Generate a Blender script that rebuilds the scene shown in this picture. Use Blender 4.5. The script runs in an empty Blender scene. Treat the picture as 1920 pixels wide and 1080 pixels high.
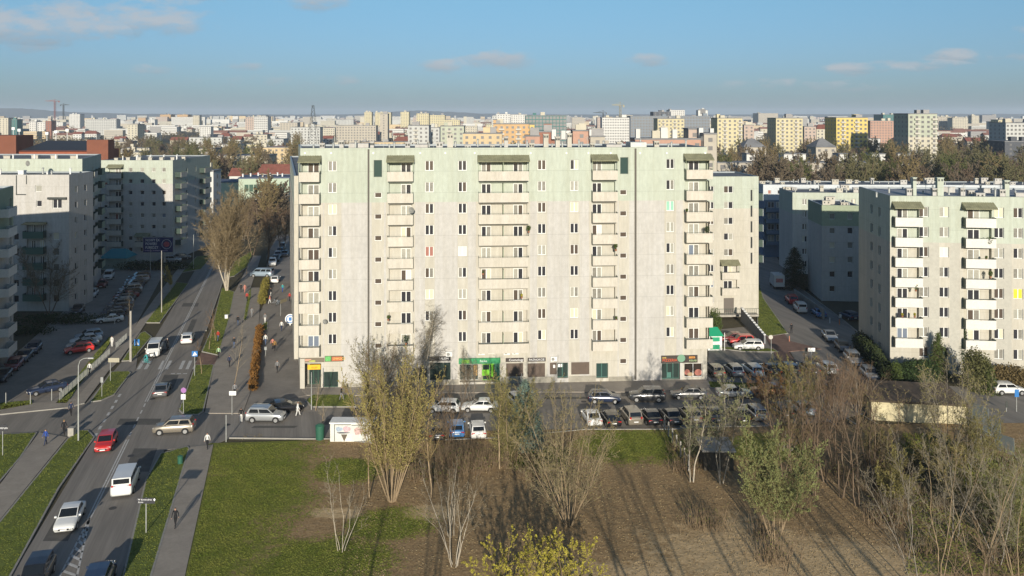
import bpy, math, random
import numpy as np
from mathutils import Vector, Matrix
R = math.radians
sc = bpy.context.scene
C = bpy.data.collections.new('place'); sc.collection.children.link(C)
random.seed(7)

# ---------------- camera ----------------
H = 36.0            # camera height above the ground, metres
F, HY = 1600.0, 215.0
cam_d = bpy.data.cameras.new('camera'); cam = bpy.data.objects.new('camera', cam_d); C.objects.link(cam)
cam.location = (0, 0, H); cam.rotation_euler = (R(90), 0, 0)
cam_d.sensor_width = 36; cam_d.lens = F/1920*36; cam_d.shift_y = -(540-HY)/1920
cam_d.clip_start = .5; cam_d.clip_end = 40000
sc.camera = cam

# ---------------- sky, sun, exposure ----------------
HAZE = 9.5e-5
SUN_EL, SUN_AZ = 13.0, -2.5      # azimuth: degrees the shadows lean to the right of straight away (negative: left)
w = bpy.data.worlds.new('World'); sc.world = w; w.use_nodes = True
nt = w.node_tree; nt.nodes.clear(); N = nt.nodes; LK = nt.links
def wn(t, **k):
    n = N.new(t)
    for a, b in k.items(): setattr(n, a, b)
    return n
def wm(op, a, b=None, clamp=False, c=None):
    n = N.new('ShaderNodeMath'); n.operation = op; n.use_clamp = clamp
    for i, v in enumerate((a, b, c)):
        if v is None: continue
        if isinstance(v, (int, float)): n.inputs[i].default_value = v
        else: LK.new(v, n.inputs[i])
    return n.outputs[0]
sky = wn('ShaderNodeTexSky', sky_type='NISHITA', sun_disc=False, sun_elevation=R(SUN_EL), sun_rotation=R(180+SUN_AZ), altitude=200, air_density=1.0, dust_density=.6, ozone_density=3.0)
tc = wn('ShaderNodeTexCoord'); sep = wn('ShaderNodeSeparateXYZ'); LK.new(tc.outputs['Generated'], sep.inputs[0])
yy = wm('MAXIMUM', wm('ABSOLUTE', sep.outputs[1]), .05)
cu, cv = wm('DIVIDE', sep.outputs[0], yy), wm('DIVIDE', sep.outputs[2], yy)
comb = wn('ShaderNodeCombineXYZ'); LK.new(cu, comb.inputs[0]); LK.new(wm('MULTIPLY', cv, 2.6), comb.inputs[1])
nz = wn('ShaderNodeTexNoise'); nz.inputs['Scale'].default_value = 22; nz.inputs['Detail'].default_value = 7; nz.inputs['Roughness'].default_value = .62
LK.new(comb.outputs[0], nz.inputs['Vector'])
nz2 = wn('ShaderNodeTexNoise'); nz2.inputs['Scale'].default_value = 6; nz2.inputs['Detail'].default_value = 6
LK.new(comb.outputs[0], nz2.inputs['Vector'])
CL = [(150,38,210,30,1), (40,62,130,26,.9), (275,40,60,20,1), (598,4,60,15,1), (822,124,36,12,.9), (935,112,66,17,1), (1215,112,46,9,.7),
      (1615,131,62,11,.75), (1785,106,52,12,.9), (1700,124,80,8,.6), (462,124,34,7,.6), (292,130,38,8,.45), (1885,104,50,9,.4), (330,-20,90,25,.8), (-120,30,120,30,.8), (2050,60,120,25,.7), (560,150,140,8,.3), (1500,160,120,8,.3)]
m_ = None; lit = None
for (px, py, a, b, s) in CL:
    a *= 1.25; b *= 1.3
    u0, v0 = (px-960)/F, (HY-py)/F; a /= F; b /= F
    du = wm('DIVIDE', wm('SUBTRACT', cu, u0), a); dv = wm('DIVIDE', wm('SUBTRACT', cv, v0), b)
    d = wm('MULTIPLY', wm('SUBTRACT', 1.0, wm('ADD', wm('MULTIPLY', du, du), wm('MULTIPLY', dv, dv))), s)
    l = wm('MULTIPLY', wm('MULTIPLY_ADD', dv, .5, c=.3), wm('GREATER_THAN', d, -.6))
    m_ = d if m_ is None else wm('MAXIMUM', m_, d); lit = l if lit is None else wm('ADD', lit, l)
dens = wm('ADD', wm('MULTIPLY', m_, 1.0), wm('MULTIPLY', wm('SUBTRACT', nz.outputs[0], .50), 4.2))
dens = wm('MULTIPLY', wm('MULTIPLY', dens, .9, True), wm('MULTIPLY_ADD', m_, 2.0, True, 1.0), True)
dens = wm('MULTIPLY', dens, .78)
front = wm('GREATER_THAN', sep.outputs[1], 0.0)
thin = wm('MULTIPLY', wm('MULTIPLY', wm('SUBTRACT', nz2.outputs[0], .5), 1.1, True), .5)
litc = wm('ADD', wm('MULTIPLY', lit, .9), wm('SUBTRACT', nz.outputs[0], .05), True)
cc = wn('ShaderNodeMixRGB'); cc.inputs[1].default_value = (2.3, 2.95, 3.6, 1); cc.inputs[2].default_value = (4.8, 5.0, 5.3, 1); LK.new(litc, cc.inputs[0])
tint = wn('ShaderNodeMixRGB', blend_type='MULTIPLY'); tint.inputs[0].default_value = 1; LK.new(sky.outputs[0], tint.inputs[1]); 
el = wm('ABSOLUTE', sep.outputs[2]); tr = wn('ShaderNodeValToRGB'); LK.new(el, tr.inputs[0])
TINT = [(0, (.45, .62, .98)), (.06, (.58, .75, 1.04)), (.14, (.74, .94, 1.04)), (.4, (.9, 1, 1.05))]
tr.color_ramp.elements[0].color = (*TINT[0][1], 1); tr.color_ramp.elements[1].position = TINT[-1][0]; tr.color_ramp.elements[1].color = (*TINT[-1][1], 1)
for p_, c_ in TINT[1:-1]: e_ = tr.color_ramp.elements.new(p_); e_.color = (*c_, 1)
LK.new(tr.outputs[0], tint.inputs[2])
mx = wn('ShaderNodeMixRGB'); LK.new(tint.outputs[0], mx.inputs[1]); LK.new(cc.outputs[0], mx.inputs[2]); LK.new(wm('MULTIPLY', dens, front), mx.inputs[0])
bg = wn('ShaderNodeBackground'); bg.inputs[1].default_value = .080; LK.new(mx.outputs[0], bg.inputs[0])
wo = wn('ShaderNodeOutputWorld'); LK.new(bg.outputs[0], wo.inputs[0])
sl = bpy.data.lights.new('sun', 'SUN'); sl.energy = 4.6; sl.angle = R(.53); sl.color = (1, .915, .785)
so = bpy.data.objects.new('sun', sl); C.objects.link(so)
sd = Vector((math.sin(R(SUN_AZ))*math.cos(R(SUN_EL)), math.cos(R(SUN_AZ))*math.cos(R(SUN_EL)), -math.sin(R(SUN_EL))))   # direction light travels
so.rotation_euler = sd.to_track_quat('-Z', 'Y').to_euler(); so.location = (0, -50, 80)
sc.view_settings.view_transform = 'Standard'; sc.view_settings.look = 'None'; sc.view_settings.gamma = 1; sc.view_settings.use_curve_mapping = False
sc.view_settings.exposure = 0.37
sc.cycles.max_bounces = 6; sc.cycles.diffuse_bounces = 3; sc.cycles.glossy_bounces = 3; sc.cycles.transparent_max_bounces = 6; sc.cycles.volume_bounces = 1
try: sc.cycles.use_denoising = True
except Exception: pass

# ---------------- helpers ----------------
def G(px, py, z=0.0):
    """where the sight line through a point of the photograph meets the height z"""
    s = (H-z)/(py-HY); return Vector(((px-960)*s, F*s, z))
def srgb(r, g, b):
    f = lambda c: (c/255/12.92) if c/255 <= .04045 else ((c/255+.055)/1.055)**2.4
    return (f(r), f(g), f(b))
_M = {}
def mat(name, col, rough=.85, var=.0, vscale=1.0, bump=0.0, bscale=20, spec=.3, metal=0, col2=None, stretch=None, streak=0, rotz=None, coat=0, detail=4, emis=None, thr=None):
    if name in _M: return _M[name]
    m = bpy.data.materials.new(name); m.use_nodes = True; t = m.node_tree; b = t.nodes['Principled BSDF']
    b.inputs['Roughness'].default_value = rough; b.inputs['Specular IOR Level'].default_value = spec; b.inputs['Metallic'].default_value = metal
    b.inputs['Base Color'].default_value = (*col, 1)
    if coat: b.inputs['Coat Weight'].default_value = coat; b.inputs['Coat Roughness'].default_value = .08
    if emis: b.inputs['Emission Color'].default_value = (*emis[0], 1); b.inputs['Emission Strength'].default_value = emis[1]
    if var or col2 or bump:
        g = t.nodes.new('ShaderNodeNewGeometry'); src = g.outputs['Position']
        if stretch:
            mp = t.nodes.new('ShaderNodeMapping'); mp.inputs['Scale'].default_value = stretch; mp.vector_type = 'TEXTURE' if rotz is not None else 'POINT'; mp.inputs['Rotation'].default_value = (0, 0, rotz or 0); t.links.new(src, mp.inputs['Vector']); src = mp.outputs[0]
    if var or col2:
        n = t.nodes.new('ShaderNodeTexNoise'); n.inputs['Scale'].default_value = vscale; n.inputs['Detail'].default_value = detail; n.inputs['Roughness'].default_value = .65
        t.links.new(src, n.inputs['Vector'])
        r = t.nodes.new('ShaderNodeValToRGB'); a, c = r.color_ramp.elements; a.position, c.position = thr or (.3, .7)
        c2 = col2 or tuple(min(1, x*(1+var)) for x in col); c1 = col if col2 else tuple(x*(1-var) for x in col)
        a.color = (*c1, 1); c.color = (*c2, 1); t.links.new(n.outputs[0], r.inputs[0]); out = r.outputs[0]
        n2 = t.nodes.new('ShaderNodeTexNoise'); n2.inputs['Scale'].default_value = vscale*9; n2.inputs['Detail'].default_value = 3; t.links.new(src, n2.inputs['Vector'])
        mm = t.nodes.new('ShaderNodeMixRGB'); mm.blend_type = 'MULTIPLY'; mm.inputs[0].default_value = min(1, max(.25, var*1.5)); t.links.new(out, mm.inputs[1])
        rr = t.nodes.new('ShaderNodeValToRGB'); rr.color_ramp.elements[0].position = .35; rr.color_ramp.elements[1].position = .65
        rr.color_ramp.elements[0].color = (.72, .72, .72, 1); rr.color_ramp.elements[1].color = (1.1, 1.1, 1.1, 1)
        t.links.new(n2.outputs[0], rr.inputs[0]); t.links.new(rr.outputs[0], mm.inputs[2]); t.links.new(mm.outputs[0], b.inputs['Base Color'])
        if streak:
            m3 = t.nodes.new('ShaderNodeMapping'); m3.inputs['Scale'].default_value = (1.7, 1.7, .09); t.links.new(g.outputs['Position'], m3.inputs['Vector'])
            n3 = t.nodes.new('ShaderNodeTexNoise'); n3.inputs['Scale'].default_value = 1.0; n3.inputs['Detail'].default_value = 6; n3.inputs['Roughness'].default_value = .7; t.links.new(m3.outputs[0], n3.inputs['Vector'])
            r3 = t.nodes.new('ShaderNodeValToRGB'); r3.color_ramp.elements[0].position = .38; r3.color_ramp.elements[1].position = .62; k_ = 1-streak
            r3.color_ramp.elements[0].color = (k_, k_*.985, k_*.95, 1); r3.color_ramp.elements[1].color = (1.03, 1.03, 1.03, 1); t.links.new(n3.outputs[0], r3.inputs[0])
            sx = t.nodes.new('ShaderNodeSeparateXYZ'); t.links.new(g.outputs['Position'], sx.inputs[0]); jm = t.nodes.new('ShaderNodeMath'); jm.operation = 'PINGPONG'; jm.inputs[1].default_value = 1.425; t.links.new(sx.outputs[2], jm.inputs[0])
            jl = t.nodes.new('ShaderNodeMath'); jl.operation = 'LESS_THAN'; jl.inputs[1].default_value = .035; t.links.new(jm.outputs[0], jl.inputs[0]); js = t.nodes.new('ShaderNodeMath'); js.operation = 'MULTIPLY_ADD'; js.inputs[1].default_value = -.13; js.inputs[2].default_value = 1; t.links.new(jl.outputs[0], js.inputs[0])
            q1 = t.nodes.new('ShaderNodeMixRGB'); q1.blend_type = 'MULTIPLY'; q1.inputs[0].default_value = 1; t.links.new(mm.outputs[0], q1.inputs[1]); t.links.new(r3.outputs[0], q1.inputs[2])
            q2 = t.nodes.new('ShaderNodeMixRGB'); q2.blend_type = 'MULTIPLY'; q2.inputs[0].default_value = 1; t.links.new(q1.outputs[0], q2.inputs[1]); t.links.new(js.outputs[0], q2.inputs[2]); t.links.new(q2.outputs[0], b.inputs['Base Color'])
    if bump:
        n = t.nodes.new('ShaderNodeTexNoise'); n.inputs['Scale'].default_value = bscale; n.inputs['Detail'].default_value = 4; t.links.new(src, n.inputs['Vector'])
        bp = t.nodes.new('ShaderNodeBump'); bp.inputs['Strength'].default_value = 1; bp.inputs['Distance'].default_value = bump
        t.links.new(n.outputs[0], bp.inputs['Height']); t.links.new(bp.outputs[0], b.inputs['Normal'])
    _M[name] = m; return m

def tag(o, label=None, cat=None, group=None, kind=None):
    if label: o['label'] = label
    if cat: o['category'] = cat
    if group: o['group'] = group
    if kind: o['kind'] = kind
    return o
def empty(name, loc=(0,0,0), rz=0, label=None, cat=None, group=None, parent=None):
    o = bpy.data.objects.new(name, None); C.objects.link(o); o.location = loc; o.rotation_euler = (0, 0, rz); o.parent = parent
    o.empty_display_size = .2
    return tag(o, label, cat, group)
class MB:
    """collects faces, then links them as one mesh object"""
    def __init__(s): s.v = []; s.f = []; s.m = []; s.sm = []
    def add(s, vs, fs, mi=0, smooth=False):
        n = len(s.v); s.v += [tuple(p) for p in vs]
        for f in fs: s.f.append([n+i for i in f]); s.m.append(mi); s.sm.append(smooth)
        return s
    def quad(s, a, b, c, d, mi=0): return s.add([a, b, c, d], [(0, 1, 2, 3)], mi)
    def box(s, x0, x1, y0, y1, z0, z1, mi=0):
        return s.add([(x0,y0,z0),(x1,y0,z0),(x1,y1,z0),(x0,y1,z0),(x0,y0,z1),(x1,y0,z1),(x1,y1,z1),(x0,y1,z1)],
                     [(3,2,1,0),(4,5,6,7),(0,1,5,4),(1,2,6,5),(2,3,7,6),(3,0,4,7)], mi)
    def prism(s, pts, z0, z1, mi=0, top=None, bottom=False):
        n = len(pts); ar = sum(pts[i][0]*pts[(i+1)%n][1]-pts[(i+1)%n][0]*pts[i][1] for i in range(n))
        if ar < 0: pts = pts[::-1]
        k = len(s.v); s.v += [(p[0], p[1], z0) for p in pts]+[(p[0], p[1], z1) for p in pts]
        for i in range(n): s.f.append([k+i, k+(i+1)%n, k+n+(i+1)%n, k+n+i]); s.m.append(mi); s.sm.append(False)
        s.f.append([k+n+i for i in range(n)]); s.m.append(mi if top is None else top); s.sm.append(False)
        if bottom: s.f.append([k+i for i in range(n)][::-1]); s.m.append(mi); s.sm.append(False)
        return s
    def tube(s, p0, p1, r0, r1=None, n=6, mi=0, caps=True):
        r1 = r0 if r1 is None else r1; p0, p1 = Vector(p0), Vector(p1); d = (p1-p0)
        if d.length < 1e-6: return s
        d.normalize(); a = d.orthogonal().normalized(); b = d.cross(a)
        vs = [p0+(a*math.cos(t)+b*math.sin(t))*r0 for t in [2*math.pi*i/n for i in range(n)]]+[p1+(a*math.cos(t)+b*math.sin(t))*r1 for t in [2*math.pi*i/n for i in range(n)]]
        fs = [(i, (i+1)%n, n+(i+1)%n, n+i) for i in range(n)]
        s.add(vs, fs, mi, True)
        if caps: s.add(vs[n:], [tuple(range(n))], mi); s.add(vs[:n][::-1], [tuple(range(n))], mi)
        return s
    def path(s, pts, r, n=6, mi=0):
        for a, b in zip(pts, pts[1:]): s.tube(a, b, r, r, n, mi)
        return s
    def mesh(s, name, mats):
        me = bpy.data.meshes.new(name); me.from_pydata(s.v, [], s.f)
        for m in (mats if isinstance(mats, (list, tuple)) else [mats]): me.materials.append(m)
        me.polygons.foreach_set('material_index', s.m); me.polygons.foreach_set('use_smooth', s.sm); me.update(); return me
    def build(s, name, mats, parent=None, loc=None, rz=0):
        o = bpy.data.objects.new(name, s.mesh(name, mats)); C.objects.link(o); o.parent = parent
        if loc is not None: o.location = loc
        if rz: o.rotation_euler = (0, 0, rz)
        return o
def inst(name, me, parent=None, loc=(0,0,0), rz=0, mats=None, scale=None):
    o = bpy.data.objects.new(name, me); C.objects.link(o); o.parent = parent; o.location = loc
    if rz: o.rotation_euler = (0, 0, rz)
    if scale is not None: o.scale = scale
    if mats:
        for i, m in enumerate(mats):
            if m: o.material_slots[i].link = 'OBJECT'; o.material_slots[i].material = m
    return o
def children(o): return [c for c in C.objects if c.parent is o]
def copy_tree(o, parent=None, kids=None):
    c = o.copy(); C.objects.link(c); c.parent = parent
    for k in (KIDS.get(o.name, ()) if kids is None else kids): copy_tree(k, c)
    return c
KIDS = {}
def note_kids(root):
    """remember the parts of a thing, so that copies are quick to make"""
    allk = {}
    for c in C.objects:
        if c.parent: allk.setdefault(c.parent.name, []).append(c)
    def rec(o):
        KIDS[o.name] = allk.get(o.name, [])
        for k in KIDS[o.name]: rec(k)
    rec(root)
def text_part(txt, size, m, parent, loc, rz=0, align='LEFT', name='lettering', depth=.01, sx=1):
    cu_ = bpy.data.curves.new(name, 'FONT'); cu_.body = txt; cu_.size = size; cu_.align_x = align; cu_.align_y = 'CENTER'; cu_.extrude = depth
    cu_.resolution_u = 2; cu_.materials.append(m)
    tmp = bpy.data.objects.new('tmp', cu_); me = bpy.data.meshes.new_from_object(tmp); bpy.data.objects.remove(tmp); bpy.data.curves.remove(cu_)
    if not me.materials: me.materials.append(m)
    o = bpy.data.objects.new(name, me); C.objects.link(o); o.parent = parent; o.location = loc; o.rotation_euler = (R(90), 0, rz); o.scale = (sx, 1, 1); return o
# common materials
white_pvc = mat('white window plastic', (.72,.72,.68), .4)
PANES = [mat('dark window glass', (.035,.035,.04), .12, spec=.5), mat('grey glass with curtain', (.22,.21,.18), .25, .2, 3), mat('glass with net curtain', (.33,.32,.27), .3, .15, 4),
         mat('brown glass', (.09,.07,.055), .18), mat('cream blind', (.55,.51,.38), .6), mat('red curtain', (.30,.12,.09), .5), mat('bluish glass', (.16,.19,.24), .12),
         mat('green curtain', (.25,.48,.36), .5), mat('yellow awning cloth', (.75,.52,.04), .7), mat('white blind', (.58,.57,.53), .5)]
dark_metal = mat('dark grey metal', (.05,.055,.05), .5)
steel = mat('galvanised steel', (.42,.43,.40), .45, .15, 3, metal=.3)
concrete = mat('weathered concrete', (.34,.32,.28), .9, .2, 1.2, .01, 8)
white_paint = mat('white paint', (.75,.75,.72), .6, .08, 2)
tar_roof = mat('grey roofing felt', (.16,.17,.18), .9, .25, .4)
roof_metal = mat('grey sheet metal flashing', (.30,.33,.34), .45, .1, 1)
rail_green = mat('dark green railing panel', (.045,.07,.055), .4)
# ---------------- ground, roads, pavements, lawns ----------------
asphalt = mat('worn asphalt', (.225,.205,.178), .9, .22, .8, .004, 40, stretch=(1.1, 26, 1), rotz=R(14.8))
asphalt2 = mat('patched parking asphalt', (.24,.215,.182), .9, .17, .22, .004, 40)
paving = mat('concrete block paving', (.30,.265,.22), .9, .12, .5, .004, 30)
redpave = mat('reddish block paving', (.20,.125,.095), .9, .15, .8, .004, 30)
kerbm = mat('pale kerb stone', (.30,.285,.25), .85, .12, 1.5)
paint = mat('worn white road paint', (.50,.49,.46), .7, .25, 3)
grass_soil = mat('short grass', (.12,.15,.028), 1, .3, .9, .02, 6)
def ground_mat(name, blobs, base, top, extra=None, sc_=.11):
    m = bpy.data.materials.new(name); m.use_nodes = True; t = m.node_tree; b = t.nodes['Principled BSDF']; b.inputs['Roughness'].default_value = 1; b.inputs['Specular IOR Level'].default_value = .1
    def mm(op, a, b_=None, c=None, clamp=False):
        n = t.nodes.new('ShaderNodeMath'); n.operation = op; n.use_clamp = clamp
        for i, v in enumerate((a, b_, c)):
            if v is None: continue
            if isinstance(v, (int, float)): n.inputs[i].default_value = v
            else: t.links.new(v, n.inputs[i])
        return n.outputs[0]
    g = t.nodes.new('ShaderNodeNewGeometry'); s = t.nodes.new('ShaderNodeSeparateXYZ'); t.links.new(g.outputs['Position'], s.inputs[0])
    def noise(sc, det=5):
        n = t.nodes.new('ShaderNodeTexNoise'); n.inputs['Scale'].default_value = sc; n.inputs['Detail'].default_value = det; n.inputs['Roughness'].default_value = .68
        t.links.new(g.outputs['Position'], n.inputs['Vector']); return n.outputs[0]
    n1, n2, n3 = noise(sc_), noise(.9), noise(5)
    def ramp(col_a, col_b, f, lo=.35, hi=.65):
        r = t.nodes.new('ShaderNodeValToRGB'); r.color_ramp.elements[0].position = lo; r.color_ramp.elements[1].position = hi
        r.color_ramp.elements[0].color = (*col_a, 1); r.color_ramp.elements[1].color = (*col_b, 1); t.links.new(f, r.inputs[0]); return r.outputs[0]
    def mask(bl):
        acc = None
        for (x, y, a, c) in bl:
            du = mm('DIVIDE', mm('SUBTRACT', s.outputs[0], x), a); dv = mm('DIVIDE', mm('SUBTRACT', s.outputs[1], y), c)
            d = mm('SUBTRACT', 1.0, mm('ADD', mm('MULTIPLY', du, du), mm('MULTIPLY', dv, dv)))
            acc = d if acc is None else mm('MAXIMUM', acc, d)
        return mm('ADD', mm('ADD', mm('MAXIMUM', acc, -.8), mm('MULTIPLY', mm('SUBTRACT', n1, .5), 3.0)), mm('MULTIPLY', mm('SUBTRACT', n2, .5), 2.4))
    def mix(f, a, b_):
        x = t.nodes.new('ShaderNodeMixRGB'); t.links.new(f, x.inputs[0]); t.links.new(a, x.inputs[1]); t.links.new(b_, x.inputs[2]); return x.outputs[0]
    col = ramp(*base, n3)
    for bl, cols in [(blobs, top)]+(extra or []):
        col = mix(mm('MULTIPLY_ADD', mask(bl), 1.6, .4, True), col, ramp(*cols, n3))
    t.links.new(col, b.inputs['Base Color'])
    bp = t.nodes.new('ShaderNodeBump'); bp.inputs['Distance'].default_value = .12; t.links.new(n2, bp.inputs['Height']); t.links.new(bp.outputs[0], b.inputs['Normal'])
    return m
meadow = ground_mat('patchy meadow', [(-28,76,8.5,22),(-31,96,9,7),(13.5,93,6,5),(-15.5,68,6,4.5),(-17,86,3.5,3),(2,90,4,3),(-10.5,75,3.5,3),(27,92,5,4),(58,80,12,12)],
    ((.23,.15,.075),(.40,.28,.145)), ((.105,.135,.022),(.21,.205,.05)),
    [([(19,69,9,7),(8,64,8,5),(27,66,7,6),(-7,77,3,1.5),(-16,77,2.5,1)], ((.44,.31,.16),(.57,.43,.25)))])
far_ground = ground_mat('distant ground', [(0,900,900,400),(-600,600,400,300)], ((.070,.062,.038),(.11,.095,.06)), ((.055,.062,.028),(.10,.09,.055)), sc_=.01)

def sheet(name, pts, z, m, kind='structure', label=None):
    b = MB(); b.prism([(p[0], p[1]) for p in pts], z-.3 if z > .3 else -.02, z, 0)
    return tag(b.build(name, m), label, None, None, kind)
def P(*px): return [tuple(G(x, y)[:2]) for x, y in px]
def inset(pts, d):
    n = len(pts); ar = sum(pts[i][0]*pts[(i+1)%n][1]-pts[(i+1)%n][0]*pts[i][1] for i in range(n))
    if ar < 0: pts = pts[::-1]
    out = []
    for i in range(n):
        a, b, c = Vector(pts[i-1]), Vector(pts[i]), Vector(pts[(i+1)%n])
        u, v = (b-a).normalized(), (c-b).normalized(); n1, n2 = Vector((-u.y, u.x)), Vector((-v.y, v.x)); k = (n1+n2)
        k = k/max(.35, k.dot(n1)) if k.length > .05 else n1
        out.append(tuple((b+k*d)[:2]))
    return out
# terrain: one sheet to the horizon
gb = MB(); gb.prism([(-6000,-200),(6000,-200),(9000,14000),(-9000,14000)], -.5, -.03)
tag(gb.build('ground', far_ground), None, None, None, 'structure')
nb = MB()
nb.prism([(-32.5,40),(75,40),(75,99.5),(52,99.5),(20,98.2),(-5,97),(-21,94.4),(-33,93.4),(-35.2,88),(-30.5,66.6),(-26,50)], -.3, .05)
tag(nb.build('meadow_ground', meadow), None, None, None, 'structure')
XL = lambda Y: -39.04-.262*(Y-66.6)
XR = lambda Y: -30.5-.272*(Y-66.6)
XC = lambda Y: -35.2-.264*(Y-66.6)
def strip(y0, y1, f0, f1, n=2):
    ys = [y0+(y1-y0)*i/n for i in range(n+1)]
    return [(f0(y), y) for y in ys]+[(f1(y), y) for y in ys[::-1]]
sheet('road', strip(30, 420, XL, XR, 6), .02, asphalt)
# side street and junction mouth on the left, leading to the lot
sheet('side_street', P((262,640),(160,757),(120,766),(0,778),(-400,800),(-400,850),(0,826),(60,822),(100,826),(135,824),(160,812),(178,821),(200,800),(255,690)), .012, asphalt)
sheet('car_park_asphalt_beside_flats', [tuple(p) for p in P((-600,790),(0,770),(150,745),(230,655),(300,525),(345,480),(330,462),(230,470),(170,540),(100,600),(0,690),(-600,760))], .008, asphalt2)
# cross street to the right of the junction, car park in front of the long block
sheet('cross_street', P((322,772),(300,845),(357,838),(400,835),(430,822),(690,826),(690,772),(640,772),(560,772)), .014, asphalt)
lot = P((430,822),(620,824),(700,832),(760,826),(830,826),(930,822),(1100,806),(1260,806),(1300,802),(1440,800),(1560,790),(1640,770),(1640,690),(1480,672),(1420,610),(1330,620),(1326,716),(1190,716),(1100,716),(900,714),(640,728),(575,735),(566,650),(550,520),(541,440),(520,440),(500,480),(500,560),(430,700),(395,772))
sheet('car_park', lot, .006, asphalt2)
# right-hand street
rs = P((1405,440),(1424,440),(1500,540),(1580,600),(1660,665),(1760,722),(1860,730),(2400,760),(2400,1300),(2040,1010),(1925,880),(1850,800),(1800,780),(1640,752),(1560,735),(1500,690),(1470,640),(1420,560),(1405,520))
sheet('right_street', rs, .011, asphalt)
# front pavement of the long block
sheet('front_pavement', P((566,733),(575,742),(640,743),(820,738),(1000,736),(1190,736),(1330,730),(1327,713),(1190,713),(700,722),(566,728)), .10, paving)
def pave(name, px, z=.10, m=paving): return sheet(name, P(*px), z, m)
pave('pavement', ((0,976),(126,821),(74,812),(0,910),(-300,1180),(-300,1400)))
pave('pavement', ((285,1080),(357,839),(400,835),(347,1080),(330,1160),(262,1160)))
pave('pavement', ((128,766),(158,757),(203,697),(225,676),(262,624),(275,604),(330,528),(352,497),(342,494),(290,560),(245,625),(150,740)), .10)
pave('pavement', ((0,770),(0,778),(120,766),(128,766),(150,748),(60,757),(-300,790),(-300,800)), .11)
pave('pavement', ((384,776),(402,684),(410,668),(440,548),(475,480),(490,480),(470,540),(455,600),(425,700),(408,776)), .10)
pave('pavement', ((408,776),(425,700),(455,600),(470,540),(488,540),(486,600),(470,735),(455,776)), .095)
pave('pavement', ((486,600),(545,600),(566,728),(575,742),(470,760),(470,735)), .04, asphalt2)
pave('pavement', ((377,662),(410,668),(402,684),(365,684)), .06, redpave)
sheet('pavement', P((1420,600),(1470,700),(1500,690),(1478,660),(1540,655),(1480,640),(1430,560)), .09, redpave)
def island(px, name='lawn', tufts=True):
    pts = P(*px); b = MB(); b.prism(pts, -.02, .12, 0); k = b.build('kerb', kerbm); tag(k, None, None, None, 'structure')
    ins = inset(pts, .16); b = MB(); b.prism(ins, .05, .124, 0); o = b.build(name, grass_soil); tag(o, None, None, None, 'structure')
    LAWNS.append(ins); return o
LAWNS = []
island(((0,978),(126,824),(150,808),(166,808),(178,821),(152,858),(111,917),(22,1080),(-40,1190),(-200,1190)))
island(((0,816),(70,812),(40,858),(0,905),(-250,1100),(-250,860)))
island(((168,755),(208,698),(242,697),(246,700),(215,741),(190,752)))
island(((228,678),(262,626),(272,622),(285,632),(268,652),(248,677)))
island(((272,606),(330,530),(354,532),(300,606)))
island(((340,512),(368,482),(400,478),(378,505)))
island(((335,770),(366,685),(402,685),(382,772),(372,779),(345,779)))
island(((378,660),(396,618),(416,540),(440,548),(430,600),(410,667)))
island(((422,522),(440,490),(475,470),(465,500),(440,518)))
island(((455,600),(462,560),(470,540),(472,556),(462,602)))
island(((584,764),(572,752),(586,741),(664,741),(668,764)))
island(((230,1080),(272,902),(300,852),(352,838),(356,842),(286,1078),(264,1150),(214,1150)))
island(((1420,520),(1432,560),(1478,626),(1440,632),(1420,620)))
island(((1330,652),(1395,660),(1460,661),(1450,655),(1400,652)))
island(((1326,716),(1560,724),(1570,733),(1420,738),(1330,728)))
# lawns at other places
for px in (((486,620),(494,604),(503,604),(502,620)), ):
    island(px)
for px in (((0,770),(0,757),(60,752),(60,759)), ((105,757),(150,700),(205,632),(209,640),(150,720),(125,757))):
    pts = P(*px); b = MB(); b.prism(pts, -.02, .11); tag(b.build('lawn', grass_soil), None, None, None, 'structure'); LAWNS.append(pts)
pts = P((1700,830),(1850,870),(1925,960),(2000,1080),(1700,1080)); LAWNS.append(pts)
# concrete kerbs along the main road
kb = MB()
def kerbline(pts, wd=.16, h=.13):
    for a, b in zip(pts, pts[1:]):
        a, b = Vector((*a[:2], 0)), Vector((*b[:2], 0)); d = (b-a).normalized(); n = Vector((-d.y, d.x, 0))*wd/2
        kb.add([a-n, b-n, b+n, a+n], [(0,1,2,3)]); kb.prism([tuple((a-n)[:2]), tuple((b-n)[:2]), tuple((b+n)[:2]), tuple((a+n)[:2])], -.02, h)
kerbline(P((430,822),(620,824),(700,832),(760,826),(830,826),(930,822),(1100,806),(1260,806),(1300,802),(1440,800)))
kerbline(P((0,778),(120,766),(158,757)))
kerbline([(XR(y)+.1, y) for y in (142,160,200,240)])
kerbline(P((1500,540),(1580,600),(1660,665)))
kerbline(P((1560,735),(1640,752),(1800,780),(1850,800),(1925,880)))
tag(kb.build('kerb', kerbm), None, None, None, 'structure')
# painted markings
mk = MB()
def line(a, b, wd=.13, z=.027):
    a, b = Vector((a[0], a[1], z)), Vector((b[0], b[1], z)); d = (b-a).normalized(); n = Vector((-d.y, d.x, 0))*wd/2; mk.quad(a-n, b-n, b+n, a+n)
def cl(y0, y1, off=0, wd=.13): line((XC(y0)+off, y0), (XC(y1)+off, y1), wd)
for y0, y1 in ((76,94.5),(107,200),(200,300)):
    cl(y0, y1, -.13); cl(y0, y1, .13)
for k in range(5): cl(95.5+k*2.4, 96.7+k*2.4, 0, .16)
A = G(104,1096)[:2]; B = G(141,1096)[:2]; T = G(168,972)[:2]; line(A, T, .16); line(B, T, .16)
for k in range(9):
    f = k/9; p = [B[0]+(T[0]-B[0])*f, B[1]+(T[1]-B[1])*f]; q = [A[0]+(T[0]-A[0])*(f+.07), A[1]+(T[1]-A[1])*(f+.07)]
    line(p, q, .28)
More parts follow.
